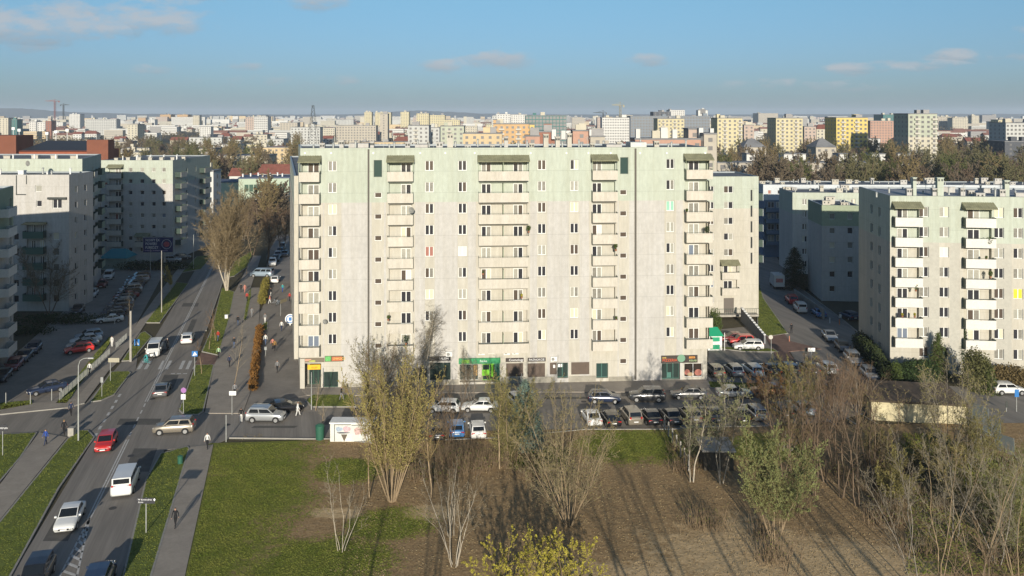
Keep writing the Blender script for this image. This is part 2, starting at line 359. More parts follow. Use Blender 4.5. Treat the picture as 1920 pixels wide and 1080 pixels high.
for k in range(7):
    y = 95.3+k*2.25; line((XL(y)-.05, y), (XL(y+1.1)-.05, y+1.1), .3)
for k in range(9):      # zebra crossing
    x0 = XL(121)+.5+k*.98
    if k in (2, 5): continue
    line((x0, 120.6), (x0-1.05, 124.8), .45)
for k in range(2, 5): line((XC(118)+k*.85-.3, 118.5), (XC(118)+k*.85+.2, 118.6), .35)
for px in (((1330,693),(1400,693)),): pass
# bays painted on the street side of the wing and stalls in front
for k in range(9):
    y = 108+k*3.4; x = -29.2-(y-112)*.29
    line((x-5.2, y-.6), (x-.8, y+3.4), .12, .012) if k else None
for k in range(14): 
    x = 9+k*2.55; line((x+.5, 98.8), (x-.4, 103.6), .1, .012)
for k in range(9):
    x = 26.6+k*2.5; line((x+.6, 114.6), (x, 119.2), .1, .012)
line(G(0,779)[:2], G(150,757)[:2], .25, .018)
tag(mk.build('road_markings', paint), None, None, None, 'structure')
patchm = mat('darker asphalt repair', (.105,.10,.09), .9, .2, .8); pb_ = MB()
for (y0, y1, f0, f1) in ((72,76,.1,.35),(86,92,.6,.9),(99,101,.2,.8),(112,118,.55,.8),(128,131,.1,.45),(138,150,.6,.72),(160,163,.2,.6)):
    a0, a1 = XL(y0)+(XR(y0)-XL(y0))*f0, XL(y0)+(XR(y0)-XL(y0))*f1; c0, c1 = XL(y1)+(XR(y1)-XL(y1))*f0, XL(y1)+(XR(y1)-XL(y1))*f1; pb_.quad((a0, y0, .0235), (a1, y0, .0235), (c1, y1, .0235), (c0, y1, .0235))
for (x, y, w_, h_) in ((-10,103,3,1.2),(4,108,6,.8),(14,109,1.2,4),(22,106,4,1.4),(33,110,5,.9),(-22,99,2,2),(-30,98,5,.7)): pb_.quad((x, y, .018), (x+w_, y, .018), (x+w_+.3, y+h_, .018), (x+.2, y+h_, .018))
tag(pb_.build('asphalt_repair', patchm), None, None, None, 'structure')
for i, (x, y) in enumerate(((-36.5,78),(-40.2,90),(-45.5,108),(-33,99),(-12,104),(9,107),(29,108),(-52,128))):
    mh = MB(); mh.tube((0,0,.0), (0,0,.034), .34, n=12); o = mh.build('manhole_cover', mat('cast iron', (.05,.05,.05), .7)); o.location = (x, y, 0); tag(o, 'round iron manhole cover in the asphalt', 'manhole cover', 'manhole covers')
# distant wooded hills
def hill(name, D, spans, m, dep=700):
    vs, fs = [], []; n = len(spans)
    for (px, py) in spans:
        x = (px-960)/F*D; z = H-(py-HY)/F*D
        vs += [(x, D-dep, -1), (x, D-dep*.45, z*.55), (x, D, z), (x*1.1, D+dep*1.2, -1)]
    for i in range(n-1):
        for j in range(3): fs.append((4*i+j, 4*(i+1)+j, 4*(i+1)+j+1, 4*i+j+1))
    b = MB(); b.add(vs, fs, 0, True); return tag(b.build(name, m), None, None, None, 'structure')
wood = mat('distant woodland', (.06,.062,.045), 1, .35, .012, 3, .02, col2=(.075,.068,.05))
rs_ = random.Random(3)
def jag(pts, n=6, a=1.2):
    out = []
    for p, q in zip(pts, pts[1:]):
        for k in range(n): f = k/n; out.append((p[0]+(q[0]-p[0])*f, p[1]+(q[1]-p[1])*f+rs_.uniform(-a, a)*.5))
    return out+[pts[-1]]
hill('hill', 7800, jag([(-300,210),(-60,204),(20,202.5),(60,204),(110,209),(170,211),(260,213.5),(420,214.8),(560,216)]), wood)
hill('hill', 9000, jag([(380,215),(480,214.6),(600,214.8),(700,213.6),(745,209),(790,207),(840,209.5),(900,213),(1010,214.5),(1200,214.8),(1500,214.6),(1750,214),(1900,213.6),(2200,213)]), wood)
hill('hill', 11500, jag([(-500,214.6),(300,214.8),(900,214.8),(1500,214.4),(2500,213.8)]), wood, 1200)
# ---------------- apartment blocks ----------------
w_green = mat('pale green render', (.43,.465,.39), .9, .04, .35, .006, 9, stretch=(1,1,.35), streak=.07)
w_panel = mat('greyish white render', (.46,.445,.415), .9, .05, .3, .008, 7, stretch=(1,1,.6), streak=.07)
w_cream = mat('cream render', (.475,.45,.385), .9, .04, .3, .006, 9, stretch=(1,1,.3), streak=.07)
w_plinth = mat('stained grey plinth', (.30,.28,.23), .95, .2, 1)
w_balc = mat('cream balcony panel', (.52,.485,.415), .85, .08, .5, stretch=(1,1,.4), streak=.05)
w_white = mat('white balcony panel', (.62,.60,.55), .8, .05, .5)
w_beige = mat('beige render', (.43,.39,.31), .9, .06, .3, stretch=(1,1,.3))
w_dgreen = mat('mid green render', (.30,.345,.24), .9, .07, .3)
w_blue = mat('blue render', (.14,.20,.28), .9, .07, .3)
w_bwhite = mat('bluish white render', (.52,.55,.56), .9, .05, .3)
canopy_m = mat('mossy ribbed canopy', (.215,.21,.13), .8, .2, 1.2)
teal_dk = mat('dark teal glass', (.03,.06,.055), .15)
teal_fr = mat('teal door frame', (.06,.16,.13), .5)
_W = {}
def win_mesh(w_, h, kind='two', fm=None):
    fm = fm or white_pvc
    k = (round(w_, 2), round(h, 2), kind, fm.name)
    if k in _W: return _W[k]
    b = MB(); t = .075; x0, x1 = -w_/2, w_/2
    b.box(x0, x1, 0, .07, 0, t).box(x0, x1, 0, .07, h-t, h).box(x0, x0+t, .002, .068, t, h-t).box(x1-t, x1, .002, .068, t, h-t)
    cols_ = {'two': 2, 'one': 1, 'three': 3, 'door': 2}[kind]; cw = (w_-2*t)/cols_
    for i in range(1, cols_): b.box(x0+t+i*cw-.06, x0+t+i*cw+.06, -.01, .066, t, h-t)
    if kind == 'door': b.box(x0+t, x1-t, .004, .05, .62, .74)
    else: b.box(x0-.06, x1+.06, -.1, .0, -.05, -.005)
    fr = b.mesh('window_frame', fm); ps = []
    for i in range(cols_):
        a, c = x0+t+i*cw+(.06 if i else 0), x0+t+(i+1)*cw-(.06 if i < cols_-1 else 0)
        p = MB(); p.quad((a, .03, t), (c, .03, t), (c, .03, h-t), (a, .03, h-t)); ps.append(p.mesh('pane', PANES[0]))
    _W[k] = (fr, ps); return _W[k]
rw = random.Random(11)
def pane_pick():
    r = rw.random()
    return PANES[0] if r < .38 else PANES[1] if r < .58 else PANES[2] if r < .73 else PANES[3] if r < .88 else PANES[4] if r < .92 else PANES[6] if r < .945 else PANES[9] if r < .955 else PANES[1] if r < .993 else PANES[5]
def put_window(par, org, ang, u, z, w_, h, kind='two', dep=.1, both=None, fm=None):
    c, s = math.cos(ang), math.sin(ang); fr, ps = win_mesh(w_, h, kind, fm)
    o = inst('balcony_door' if kind == 'door' else 'window', fr, par, (org[0]+u*c-dep*s, org[1]+u*s+dep*c, z), ang)
    a = both or pane_pick()
    for p in ps: inst('pane', p, o, mats=[a if (both or rw.random() < .65) else pane_pick()])
    return o
_B = {}
def balc_mesh(W, prot, pm, hp=1.2, side='rail', sl=.16):
    k = (round(W, 2), round(prot, 2), pm.name, side, hp)
    if k in _B: return _B[k]
    b = MB(); b.box(-W/2, W/2, -prot, 0, 0, sl); b.box(-W/2-.01, W/2+.01, -prot-.07, -prot-.002, -.05, hp)
    if side == 'solid': b.box(-W/2-.01, -W/2+.06, -prot, -.003, sl, hp-.003).box(W/2-.06, W/2+.01, -prot, -.003, sl, hp-.003)
    r = MB(); r.tube((-W/2, -prot-.03, hp+.1), (W/2, -prot-.03, hp+.1), .03, n=4)
    if side == 'rail':
        for sx in (-1, 1): r.box(sx*(W/2+.015)-.012, sx*(W/2+.015)+.012, -prot, -.01, .0, hp+.05); r.tube((sx*W/2, -prot-.03, hp+.1), (sx*W/2, 0, hp+.1), .025, n=4)
    for i in range(int(W/.9)+1): x = -W/2+.05+i*(W-.1)/max(1, int(W/.9)); r.box(x-.015, x+.015, -prot-.045, -prot-.015, hp, hp+.1)
    _B[k] = (b.mesh('balcony', pm), r.mesh('railing', rail_green)); return _B[k]
def face(wb, par, org, ang, W, z0, z1, cols, matf, zcuts=()):
    """walls of one side with real openings, then its windows, doors and balconies"""
    c, s = math.cos(ang), math.sin(ang)
    T = lambda u, d, z: (org[0]+u*c-d*s, org[1]+u*s+d*c, z)
    holes = []
    for q in cols:
        if q[0] == 'w':
            _, u, w_, h, zs, dz, n = q[:7]; opt = q[7] if len(q) > 7 else {}
            for k in range(n):
                z = zs-dz*k; holes.append((u-w_/2, u+w_/2, z, z+h, .3, opt.get('fill')))
                ov = opt.get('set', {}).get(k)
                put_window(par, org, ang, u, z, w_, h, opt.get('kind', 'two'), .19, PANES[ov] if ov is not None else opt.get('both'), opt.get('fm'))
        elif q[0] == 'b':
            _, u0, u1, zf, dz, n, prot, doors, opt = q; pm = opt.get('pm', w_balc)
            for k in range(n):
                z = zf-dz*k; uc = (u0+u1)/2; dp = opt.get('rec', .7)
                if dp > .05: holes.append((u0+opt.get('in', .12), u1-opt.get('in', .12), z+.16, z+2.5, dp, None))
                bm_, rm = balc_mesh(u1-u0, prot, pm, opt.get('hp', 1.2), opt.get('side', 'rail'))
                o = inst('balcony', bm_, par, T(uc, 0, z), ang); inst('railing', rm, o, mats=[opt.get('rail')] if opt.get('rail') else None)
                for (du, dw) in doors: put_window(par, org, ang, du, z+.18, dw, 2.12, 'door', max(dp, .1)-.08, None)
                if opt.get('part'):
                    pb = MB(); pb.box(-.04, .04, -prot, dp-.02, .16, 2.4); inst('partition', pb.mesh('partition', w_dgreen), par, T(opt['part'], 0, z), ang)
            if opt.get('canopy'):
                z = zf+2.55; a0, a1 = u0-.15, u1+.15; pr = prot+.35; cb = MB(); hh = opt.get('ch', .75); n_ = int((a1-a0)/.3)
                for i in range(n_):
                    x0 = a0+(a1-a0)*i/n_-(a0+a1)/2; x1 = x0+(a1-a0)/n_; xm = (x0+x1)/2
                    for (p, q_, lo, hi) in ((x0, xm, 0, .05), (xm, x1, .05, 0)):
                        cb.quad((p, 0, hh+lo), (q_, 0, hh+hi), (q_, -pr, hi), (p, -pr, lo)); cb.quad((p, -pr, lo), (q_, -pr, hi), (q_, -pr, hi-.12), (p, -pr, lo-.12))
                hw = (a1-a0)/2; cb.add([(-hw, 0, hh), (-hw, -pr, 0), (-hw, 0, -.1)], [(0, 1, 2)]); cb.add([(hw, 0, hh), (hw, -pr, 0), (hw, 0, -.1)], [(0, 1, 2)])
                inst('canopy', cb.mesh('canopy', canopy_m), par, T((a0+a1)/2, 0, z), ang)
                if opt.get('posts', True):
                    for e in (a0+.1, a1-.1):
                        pb = MB(); pb.box(-.03, .03, -.03, .03, 0, 1.5); inst('post', pb.mesh('post', w_dgreen), par, T(e, -prot, zf+1.15), ang)
        elif q[0] == 'h':
            _, u0, u1, za, zb, dep, bi = q; holes.append((u0, u1, za, zb, dep, bi))
    us = sorted({0, W, *[h[0] for h in holes], *[h[1] for h in holes], *[x for x in getattr(matf, 'cuts', ()) if 0 < x < W]})
    us = [x for x in us if -1e-6 <= x <= W+1e-6]
    for a, b_ in zip(us, us[1:]):
        if b_-a < 1e-5: continue
        um = (a+b_)/2; hs = sorted([(h[2], h[3]) for h in holes if h[0] < um < h[1]])
        zs = sorted({z0, z1, *[z for z in zcuts if z0 < z < z1], *[h[0] for h in hs], *[h[1] for h in hs]}); zs = [z for z in zs if z0-1e-6 <= z <= z1+1e-6]
        for p, q in zip(zs, zs[1:]):
            zm = (p+q)/2
            if any(h[0] < zm < h[1] for h in hs): continue
            wb.quad(T(a, 0, p), T(b_, 0, p), T(b_, 0, q), T(a, 0, q), matf(um, zm))
    for (a, b_, p, q, dp, bi) in holes:
        mi = matf((a+b_)/2+.01, (p+q)/2) if bi is None else bi
        wb.quad(T(a, 0, p), T(a, dp, p), T(a, dp, q), T(a, 0, q), mi); wb.quad(T(b_, dp, p), T(b_, 0, p), T(b_, 0, q), T(b_, dp, q), mi)
        wb.quad(T(a, 0, q), T(a, dp, q), T(b_, dp, q), T(b_, 0, q), mi); wb.quad(T(a, 0, p), T(b_, 0, p), T(b_, dp, p), T(a, dp, p), mi)
        wb.quad(T(a, dp, p), T(b_, dp, p), T(b_, dp, q), T(a, dp, q), mi)
def chimney(par, x, y, z, w_, d, h, m, pots=2, name='chimney'):
    b = MB(); b.box(-w_/2, w_/2, -d/2, d/2, -.1, h); b.box(-w_/2-.08, w_/2+.08, -d/2-.08, d/2+.08, h, h+.1)
    o = b.build(name, m, par, (x, y, z))
    if pots:
        p = MB()
        for i in range(pots): px = -w_/2+w_*(i+.5)/pots; p.box(px-.12, px+.12, -d/2-.02, -d/2-.004, h-.42, h-.12)
        p.build('vent_opening', dark_metal, o)
    return o
def vent(par, x, y, z, h=.9, r=.13, m=None):
    b = MB(); b.tube((0, 0, -.05), (0, 0, h), r, n=8); b.tube((0, 0, h+.02), (0, 0, h+.22), r*1.7, r*.4, 8); return b.build('roof_vent', m or steel, par, (x, y, z))
def antenna(par, x, y, z, h=2.2):
    b = MB(); b.tube((0, 0, -.05), (0, 0, h), .03, n=4)
    for k in range(5): b.tube((-.35+.02*k, 0, h-.1-k*.12), (.35-.02*k, 0, h-.1-k*.12), .015, n=3)
    return b.build('antenna', steel, par, (x, y, z))
def roof_of(par, pts, z, par_h=.25, m=None, parm=None):
    ins = inset(pts, .3); b = MB(); b.prism(ins, z-.35, z-par_h)
    r = b.build('roof', m or tar_roof, par); n = len(pts); ar = sum(pts[i][0]*pts[(i+1)%n][1]-pts[(i+1)%n][0]*pts[i][1] for i in range(n))
    if ar < 0: pts = pts[::-1]
    q = MB(); 
    for i in range(n):
        a, b_, c, d = pts[i], pts[(i+1)%n], ins[(i+1)%n], ins[i]
        q.quad((*a, z), (*b_, z), (*c, z), (*d, z)); q.quad((*d, z), (*c, z), (*c, z-par_h-.02), (*d, z-par_h-.02)); q.quad((*a, z-.18), (*b_, z-.18), (*b_, z), (*a, z)) if False else None
    q.build('parapet', parm or roof_metal, r); return r
def offs(pts, d): return inset(pts, -d)

# ---- the long block ----
P0, P1 = Vector((-27.8, 112.06)), Vector((26.5, 115.9)); LM = (P1-P0).length; AM = math.atan2(P1.y-P0.y, P1.x-P0.x)
cM, sM = math.cos(AM), math.sin(AM)
def um(px): k = (px-960)/F; return (k*P0.y-P0.x)/(cM-k*sM)
def ym(px): return P0.y+um(px)*sM
def zm(px, py): return H-(py-HY)*ym(px)/F
MAIN = empty('apartment_block', (P0.x, P0.y, 0), AM, 'longest pale green and cream block, facing the car park with shops along its foot', 'apartment block')
ZR, DZ, DM = 31.6, 2.85, 13.5
bands = [(um(a), um(b)) for a, b in ((560,606),(608,640),(697,720),(724,778),(797,815),(858,877),(893,994),(1007,1026),(1067,1087),(1105,1158),(1160,1180),(1246,1268),(1280,1332))]
zg = 24.4
def mmat(u, z):
    if z > zg: return 0
    return 2 if any(a < u < b for a, b in bands) else 1
mmat.cuts = [x for ab in bands for x in ab]
WZ = 28.55
cols = [('w', um(623), 1.12, 1.35, WZ, DZ, 9, {'set': {2: 4}}), ('w', um(805), 1.12, 1.35, WZ, DZ, 9, {'set': {4: 5, 6: 4}}), ('w', um(867), 1.12, 1.35, WZ, DZ, 9, {'set': {4: 9}}),
        ('w', um(1016), 1.12, 1.35, WZ+.04, DZ, 9, {'set': {4: 2}}), ('w', um(1077), 1.12, 1.35, WZ+.06, DZ, 9, {'set': {2: 4}}), ('w', um(1257), 1.12, 1.35, WZ+.12, DZ, 9, {'set': {2: 7}}),
        ('w', um(709), .95, .72, 25.0, DZ, 9, {'kind': 'one', 'both': PANES[3]}), ('w', um(1169), .95, .72, 25.15, DZ, 9, {'kind': 'one', 'both': PANES[3]}),
        ('w', um(708.5), 1.1, 2.25, 27.75, DZ, 1, {'kind': 'one', 'both': teal_dk, 'fm': rail_green}), ('w', um(1170.5), 1.1, 2.25, 28.0, DZ, 1, {'kind': 'one', 'both': teal_dk, 'fm': rail_green}),
        ('b', um(563.5), um(601), 27.3, DZ, 9, 1.15, [(um(586.5), 1.5)], {'canopy': 1}),
        ('b', um(727.5), um(775), 27.3, DZ, 9, 1.1, [(um(761), 1.35)], {'canopy': 1}),
        ('b', um(897), um(990), 27.3, DZ, 9, 1.1, [(um(912), 1.3), (um(972), 1.3)], {'canopy': 1, 'part': um(943)}),
        ('b', um(1109), um(1155), 27.35, DZ, 9, 1.1, [(um(1120.5), 1.3)], {'canopy': 1}),
        ('b', um(1283), um(1331.5), 27.4, DZ, 9, 1.15, [(um(1303), 1.45)], {'canopy': 1})]
# shop fronts: openings at street level
def hpx(x0, x1, y0, y1, dep, bi=3):
    xm = (x0+x1)/2; return ('h', um(x0), um(x1), max(.12, zm(xm, y1)), zm(xm, y0), dep, bi)
shops = [(572,602,681,728,1.6),(607,634,697,726,.25),(775,800,690,712,.3),(806,845,680,716,.5),(862,934,681,716,.5),(949,981,681,706,.12),(989,1022,681,708,.12),(1031,1044,680,702,.12),(1045,1065,680,709,.5),(1071,1105,679,702,.12),(1118,1140,681,709,.5),(1241,1275,681,714,.6),(1283,1317,681,707,.25)]
for q in shops: cols.append(hpx(*q))
wb = MB()
face(wb, MAIN, (0, 0), 0, LM, 0, ZR, cols, mmat, (zg, .9))
# side and back walls; the left gable runs back askew along the street
wd = Vector((-20.9, 77.4)).normalized()
def loc2(x, y): v = Vector((x-P0.x, y-P0.y)); return (v.x*cM+v.y*sM, -v.x*sM+v.y*cM)
gback = P0+wd*14.0; gl = loc2(*gback); L3g = math.hypot(*gl); ga = math.atan2(-gl[1], -gl[0])
gm = lambda u, z: 0 if z > zg else 2
gm.cuts = ()
face(wb, MAIN, gl, ga, L3g, 0, ZR, [('w', 4.2, .5, .8, 29-2.85, DZ, 8, {'kind': 'one'}), ('w', 9.5, .9, 1.2, 28.6, DZ, 9, {'kind': 'one'})], gm, (zg,))
face(wb, MAIN, (LM, 0), math.pi/2, DM, 0, ZR, [], gm, (zg,))
wb.quad((LM, DM, 0), (gl[0], gl[1], 0), (gl[0], gl[1], ZR), (LM, DM, ZR), 1)
wb.build('wall', [w_green, w_panel, w_cream, w_plinth], MAIN)
foot = [(0, 0), (LM, 0), (LM, DM), gl]
roof_of(MAIN, foot, ZR+.02)
# expansion joints between the three sections
for px, pw in ((691, 3.4), (1191.5, 3.6)):
    b = MB(); b.box(um(px-pw/2), um(px+pw/2), -.07, -.002, .2, ZR-.15); b.build('joint_strip', mat('brown grey joint cover', (.10,.09,.075), .7), MAIN)
b = MB(); b.box(0, um(572), -.25, -.003, .1, zm(566, 672)); b.build('corner_pillar', w_cream, MAIN)
b = MB(); b.box(um(1193.6), LM+.02, -.18, -.003, 0, ZR-.05) if False else None
b = MB(); b.box(um(640), um(690), -.06, -.003, 0, .55); b.box(um(697), um(860), -.06, -.003, 0, .8); b.box(um(940), um(1040), -.06, -.003, 0, .9); b.box(um(1066), um(1117), -.06, -.003, 0, .9); b.box(um(1141), um(1186), -.06, -.003, 0, .7); b.build('plinth', w_plinth, MAIN)
# roof furniture: px, top y, width px, depth position, height kind
for (px, ty, wpx, dy, kind) in ((608,268,9,3,'c'),(645,263,8,4,'c'),(703,265,7,5,'c'),(767,266,9,2.5,'c'),(828,266,12,4,'c'),(848,251,11,4,'c'),(880,271,11,3,'c'),(928,271,8,5,'c'),(951,256,7,2.5,'c'),(1002,268,9,6,'c'),(1027,251,9,4,'c'),(1049,256,8,4,'c'),(1071,250,8,4,'c'),(1113,268,8,3,'c'),(1165,266,7,6,'c'),(1235,264,9,5,'c')):
    Y = ym(px)+dy; u = um(px)*(Y/ym(px)) if False else um(px)+ (px-960)/F*dy
    h = H-(ty-HY)*Y/F-(ZR-.3); chimney(MAIN, u, dy, ZR-.3, wpx*Y/F, .9, max(.4, h-.1), w_cream if px > 1000 or px == 848 else w_panel, 2)
for (x0, x1, ty) in ((645,684,269),(775,800,271),(1197,1228,267),(1150,1180,271)):
    a, c = um(x0), um(x1); b = MB(); b.box(a, c, 5, 8.5, ZR-.4, H-(ty-HY)*(ym(x0)+5)/F); b.build('lift_housing', w_panel if x0 != 1197 else steel, MAIN)
for i, px in enumerate((590,628,671,735,745,790,812,862,905,941,975,992,1040,1060,1092,1098,1140,1210,1255,1262,1290)):
    d = 2+(i*37 % 9); vent(MAIN, um(px)+(px-960)/F*d, d, ZR-.3, .5+(i % 3)*.25)
for px, d in ((566,2),(631,4),(722,3),(818,5),(955,3),(1108,7),(1322,6)): antenna(MAIN, um(px)+(px-960)/F*d, d, ZR-.3, 2.3 if px == 566 else 1.6)
for px in (572,621,700,788,835,890,995,1062,1103,1145,1200,1250,1322):
    b = MB(); b.tube((0, -.002, 0), (0, -.1, 0), .13, n=8); b.build('vent_cap', white_pvc, MAIN, (um(px), 0, zm(px, 287)))
# shop front infill
shut = mat('brown roller shutter', (.115,.085,.065), .7, .1, 2); glassg = mat('shop glass', (.03,.045,.04), .12)
door_g = mat('dark green door', (.03,.085,.055), .5)
def infill(name, x0, x1, y0, y1, dep, m, panes=0, fm=None, slats=0):
    xm = (x0+x1)/2; a, c, z0, z1 = um(x0)+.02, um(x1)-.02, max(.12, zm(xm, y1)), zm(xm, y0)-.02; b = MB()
    if slats:
        n = int((z1-z0)/.14)
        for i in range(n): zz = z0+(z1-z0)*i/n; b.box(a, c, dep-.07, dep-.02, zz, zz+(z1-z0)/n-.02)
        b.box(a, c, dep-.05, dep-.01, z0, z1); return b.build(name, m, MAIN)
    b.box(a, c, dep-.06, dep-.01, z0, z0+.07).box(a, c, dep-.06, dep-.01, z1-.07, z1)
    for i in range(panes+1): x = a+(c-a)*i/panes; b.box(max(a, x-.04), min(c, x+.04), dep-.065, dep-.012, z0+.07, z1-.07)
    o = b.build(name, fm or door_g, MAIN)
    for i in range(panes):
        p = MB(); p.quad((a+(c-a)*i/panes+.04, dep-.03, z0+.07), (a+(c-a)*(i+1)/panes-.04, dep-.03, z0+.07), (a+(c-a)*(i+1)/panes-.04, dep-.03, z1-.07), (a+(c-a)*i/panes+.04, dep-.03, z1-.07)); p.build('pane', m, o)
    return o
infill('shop_door', 576,602,694,727,1.55, glassg, 3); infill('shop_window', 607,634,697,726,.24, glassg, 2)
infill('shop_window', 775,800,690,712,.28, glassg, 2); infill('shop_window', 806,845,680,716,.48, glassg, 3, rail_green)
infill('shop_window', 862,897,684,714,.48, glassg, 3, steel); infill('shop_window', 905,932,684,714,.48, glassg, 2, mat('lime green shop frame', (.16,.45,.04), .5))
for q in ((949,981,681,706),(989,1022,681,708),(1031,1044,680,702),(1071,1105,679,702)): infill('roller_shutter', *q, .12, shut, slats=1)
infill('door', 1045,1065,680,709,.48, glassg, 2, teal_fr); infill('door', 1118,1140,681,709,.48, teal_dk, 2, teal_fr)
infill('shop_door', 1241,1275,681,714,.58, glassg, 3, teal_fr); infill('shop_window', 1283,1317,681,707,.24, mat('dark brown shop glass', (.04,.03,.025), .15), 2, white_pvc)
# round food photographs on the shop window, lime panel, posters
def patch(name, x0, x1, y0, y1, dep, m, rnd=False, seg=14):
    xm = (x0+x1)/2; a, c, z0, z1 = um(x0), um(x1), zm(xm, y1), zm(xm, y0); b = MB()
    if rnd: b.add([((a+c)/2+(c-a)/2*math.cos(t), dep, (z0+z1)/2+(z1-z0)/2*math.sin(t)) for t in [6.283*i/seg for i in range(seg)]], [tuple(range(seg))])
    else: b.box(a, c, dep, dep+.012, z0, z1)
    return b.build(name, m, MAIN)
pz = mat('pink pizza print', (.42,.16,.12), .6, .4, 9); pz2 = mat('beige dough print', (.45,.33,.2), .6, .3, 9); lime = mat('lime green panel', (.20,.55,.03), .5)
patch('window_print', 1284,1294,693,704,.195, pz, True); patch('window_print', 1289,1302,699,706,.185, pz2, True); patch('window_print', 1303,1317,693,705,.195, pz, True)
patch('window_print', 904,917,695,706,.43, lime); patch('window_print', 888,895,687,706,.43, mat('orange shelf print', (.5,.3,.1), .6, .4, 6)); patch('door_poster', 1252,1260,700,710,.5, teal_fr)
patch('pier', 896.5,903,681,707,-.02, w_cream); patch('green_cladding', 927,937,681,716,-.03, mat('dark green shop cladding', (.025,.12,.075), .5)); patch('lime_strip', 921,925,681,706,-.03, lime)
for px in (1039,1049,1054): patch('poster', px-2, px+2, 684, 690, .44 if px > 1044 else .02, white_paint)
# air conditioners on the wall
def acunit(px, py, lab):
    t = empty('air_conditioner', (P0.x+um(px)*cM+.0, P0.y+um(px)*sM, zm(px, py)), AM, lab, 'air conditioner', 'air conditioners above the shops')
    b = MB(); b.box(-.42, .42, -.35, -.05, -.3, .3); b.box(-.35, .35, -.05, 0, -.36, -.31); b.build('casing', white_pvc, t)
    b = MB(); b.add([(-.12+.22*math.cos(a), -.355, .22*math.sin(a)) for a in [6.283*i/12 for i in range(12)]], [tuple(range(12))]); b.build('fan_grille', mat('grey fan grille', (.25,.25,.23), .6), t)
for px, py, l in ((842,663,'white air conditioner just above the black shop sign'),(903,660,'white air conditioner above the middle of the green shop sign'),(921,658,'small white air conditioner above the right end of the green shop sign'),(950,660,'white air conditioner above the left brown shutter'),(966,659,'white air conditioner between the two brown shutters'),(1038,672,'small white unit above the dark door between shutters')):
    acunit(px, py, l)
# shop signs
def sign_wall(x0, x1, y0, y1, m, label, texts=(), patches=(), dep=.12, name='shop_sign'):
    xm_ = (x0+x1)/2; z0, z1 = zm(xm_, y1), zm(xm_, y0); u0, u1 = um(x0), um(x1)
    t = empty(name, (P0.x+(u0+u1)/2*cM, P0.y+(u0+u1)/2*sM, z0), AM, label, 'sign', 'shop signs on the long block')
    b = MB(); W = u1-u0; b.box(-W/2, W/2, -dep, -.003, 0, z1-z0); b.build('board', m, t)
    for (a, c, p, q, mm, rnd) in patches:
        b = MB(); X0, X1 = -W/2+W*a, -W/2+W*c; Z0, Z1 = (z1-z0)*p, (z1-z0)*q
        if rnd: b.add([((X0+X1)/2+(X1-X0)/2*math.cos(v), -dep-.01, (Z0+Z1)/2+(Z1-Z0)/2*math.sin(v)) for v in [6.283*i/16 for i in range(16)]], [tuple(range(16))])
        else: b.box(X0, X1, -dep-.012, -dep-.002, Z0, Z1)
        b.build('emblem' if rnd else 'colour_field', mm, t)
    for (s_, a, q, sz, mm) in texts: text_part(s_, sz, mm, t, (-W/2+W*a, -dep-.02, (z1-z0)*q), 0)
    return t
sg_green = mat('shop green board', (.035,.26,.10), .5); wht = mat('white lettering', (.8,.8,.78), .5); blk = mat('black board', (.02,.02,.02), .5); ored = mat('orange red lettering', (.62,.10,.03), .5)
dkb = mat('dark brown board', (.05,.04,.035), .6); yel = mat('bright yellow board', (.75,.42,.02), .5); gold = mat('yellow lettering', (.75,.5,.12), .5); grn_e = mat('grey green emblem', (.16,.30,.2), .6)
sign_wall(860,938,671,681, sg_green, 'wide green shop sign with small white lettering above the lime green window', [('żabka', .50, .5, .42, wht)], [(.08, .26, .15, .8, lime, False)], .3)
sign_wall(805,845,668,676, blk, 'black shop sign with white lettering half hidden behind the bare tree', [('SALON', .45, .5, .4, wht)])
sign_wall(948,982,671,678, dkb, 'dark shop sign with pale lettering over the left brown shutter', [('Cosmology', .18, .5, .42, wht)])
sign_wall(989.5,1023,670.5,677.5, dkb, 'dark shop sign with pale lettering over the second brown shutter', [('PAZNOKCIE', .06, .5, .38, wht)], [(.84, .98, .1, .9, blk, True)])
sign_wall(1239.5,1307.5,666,680, dkb, 'dark restaurant sign with red lettering and a green oval emblem at the right end', [('BAR', .03, .72, .3, gold), ('PIZZERIA', .03, .38, .5, ored), ('PIZZA', .77, .70, .3, gold), ('KEBAB', .77, .28, .34, mat('pale green lettering', (.45,.6,.3), .5))], [(.44, .66, .1, 1.12, grn_e, True), (.76, .93, .55, .85, mat('orange field', (.4,.13,.03), .5), False)])
sign_wall(609,644.5,667,677.5, mat('dark olive board', (.10,.10,.05), .6), 'green and red grocery sign right of the corner balcony', [('OWOCE', .42, .5, .42, gold)], [(.03, .32, .1, .95, mat('leaf green field', (.12,.42,.12), .5, .3, 5), False), (.38, .93, .12, .88, mat('brick red field', (.45,.13,.06), .5, .3, 5), False)])
sign_wall(564,608,671,679, mat('brown grey striped board', (.17,.14,.10), .6), 'long striped shop sign under the lowest corner balcony', [], [(.1, .45, .3, .8, mat('salmon field', (.5,.28,.2), .5), False), (.35, .62, .1, .5, mat('olive field', (.4,.42,.12), .5), False)])
sign_wall(577,601,683.5,692.5, yel, 'bright yellow sign over the recessed corner shop door', [('SKLEP', .3, .4, .3, mat('brown lettering', (.3,.12,.02), .5))], (), .1)
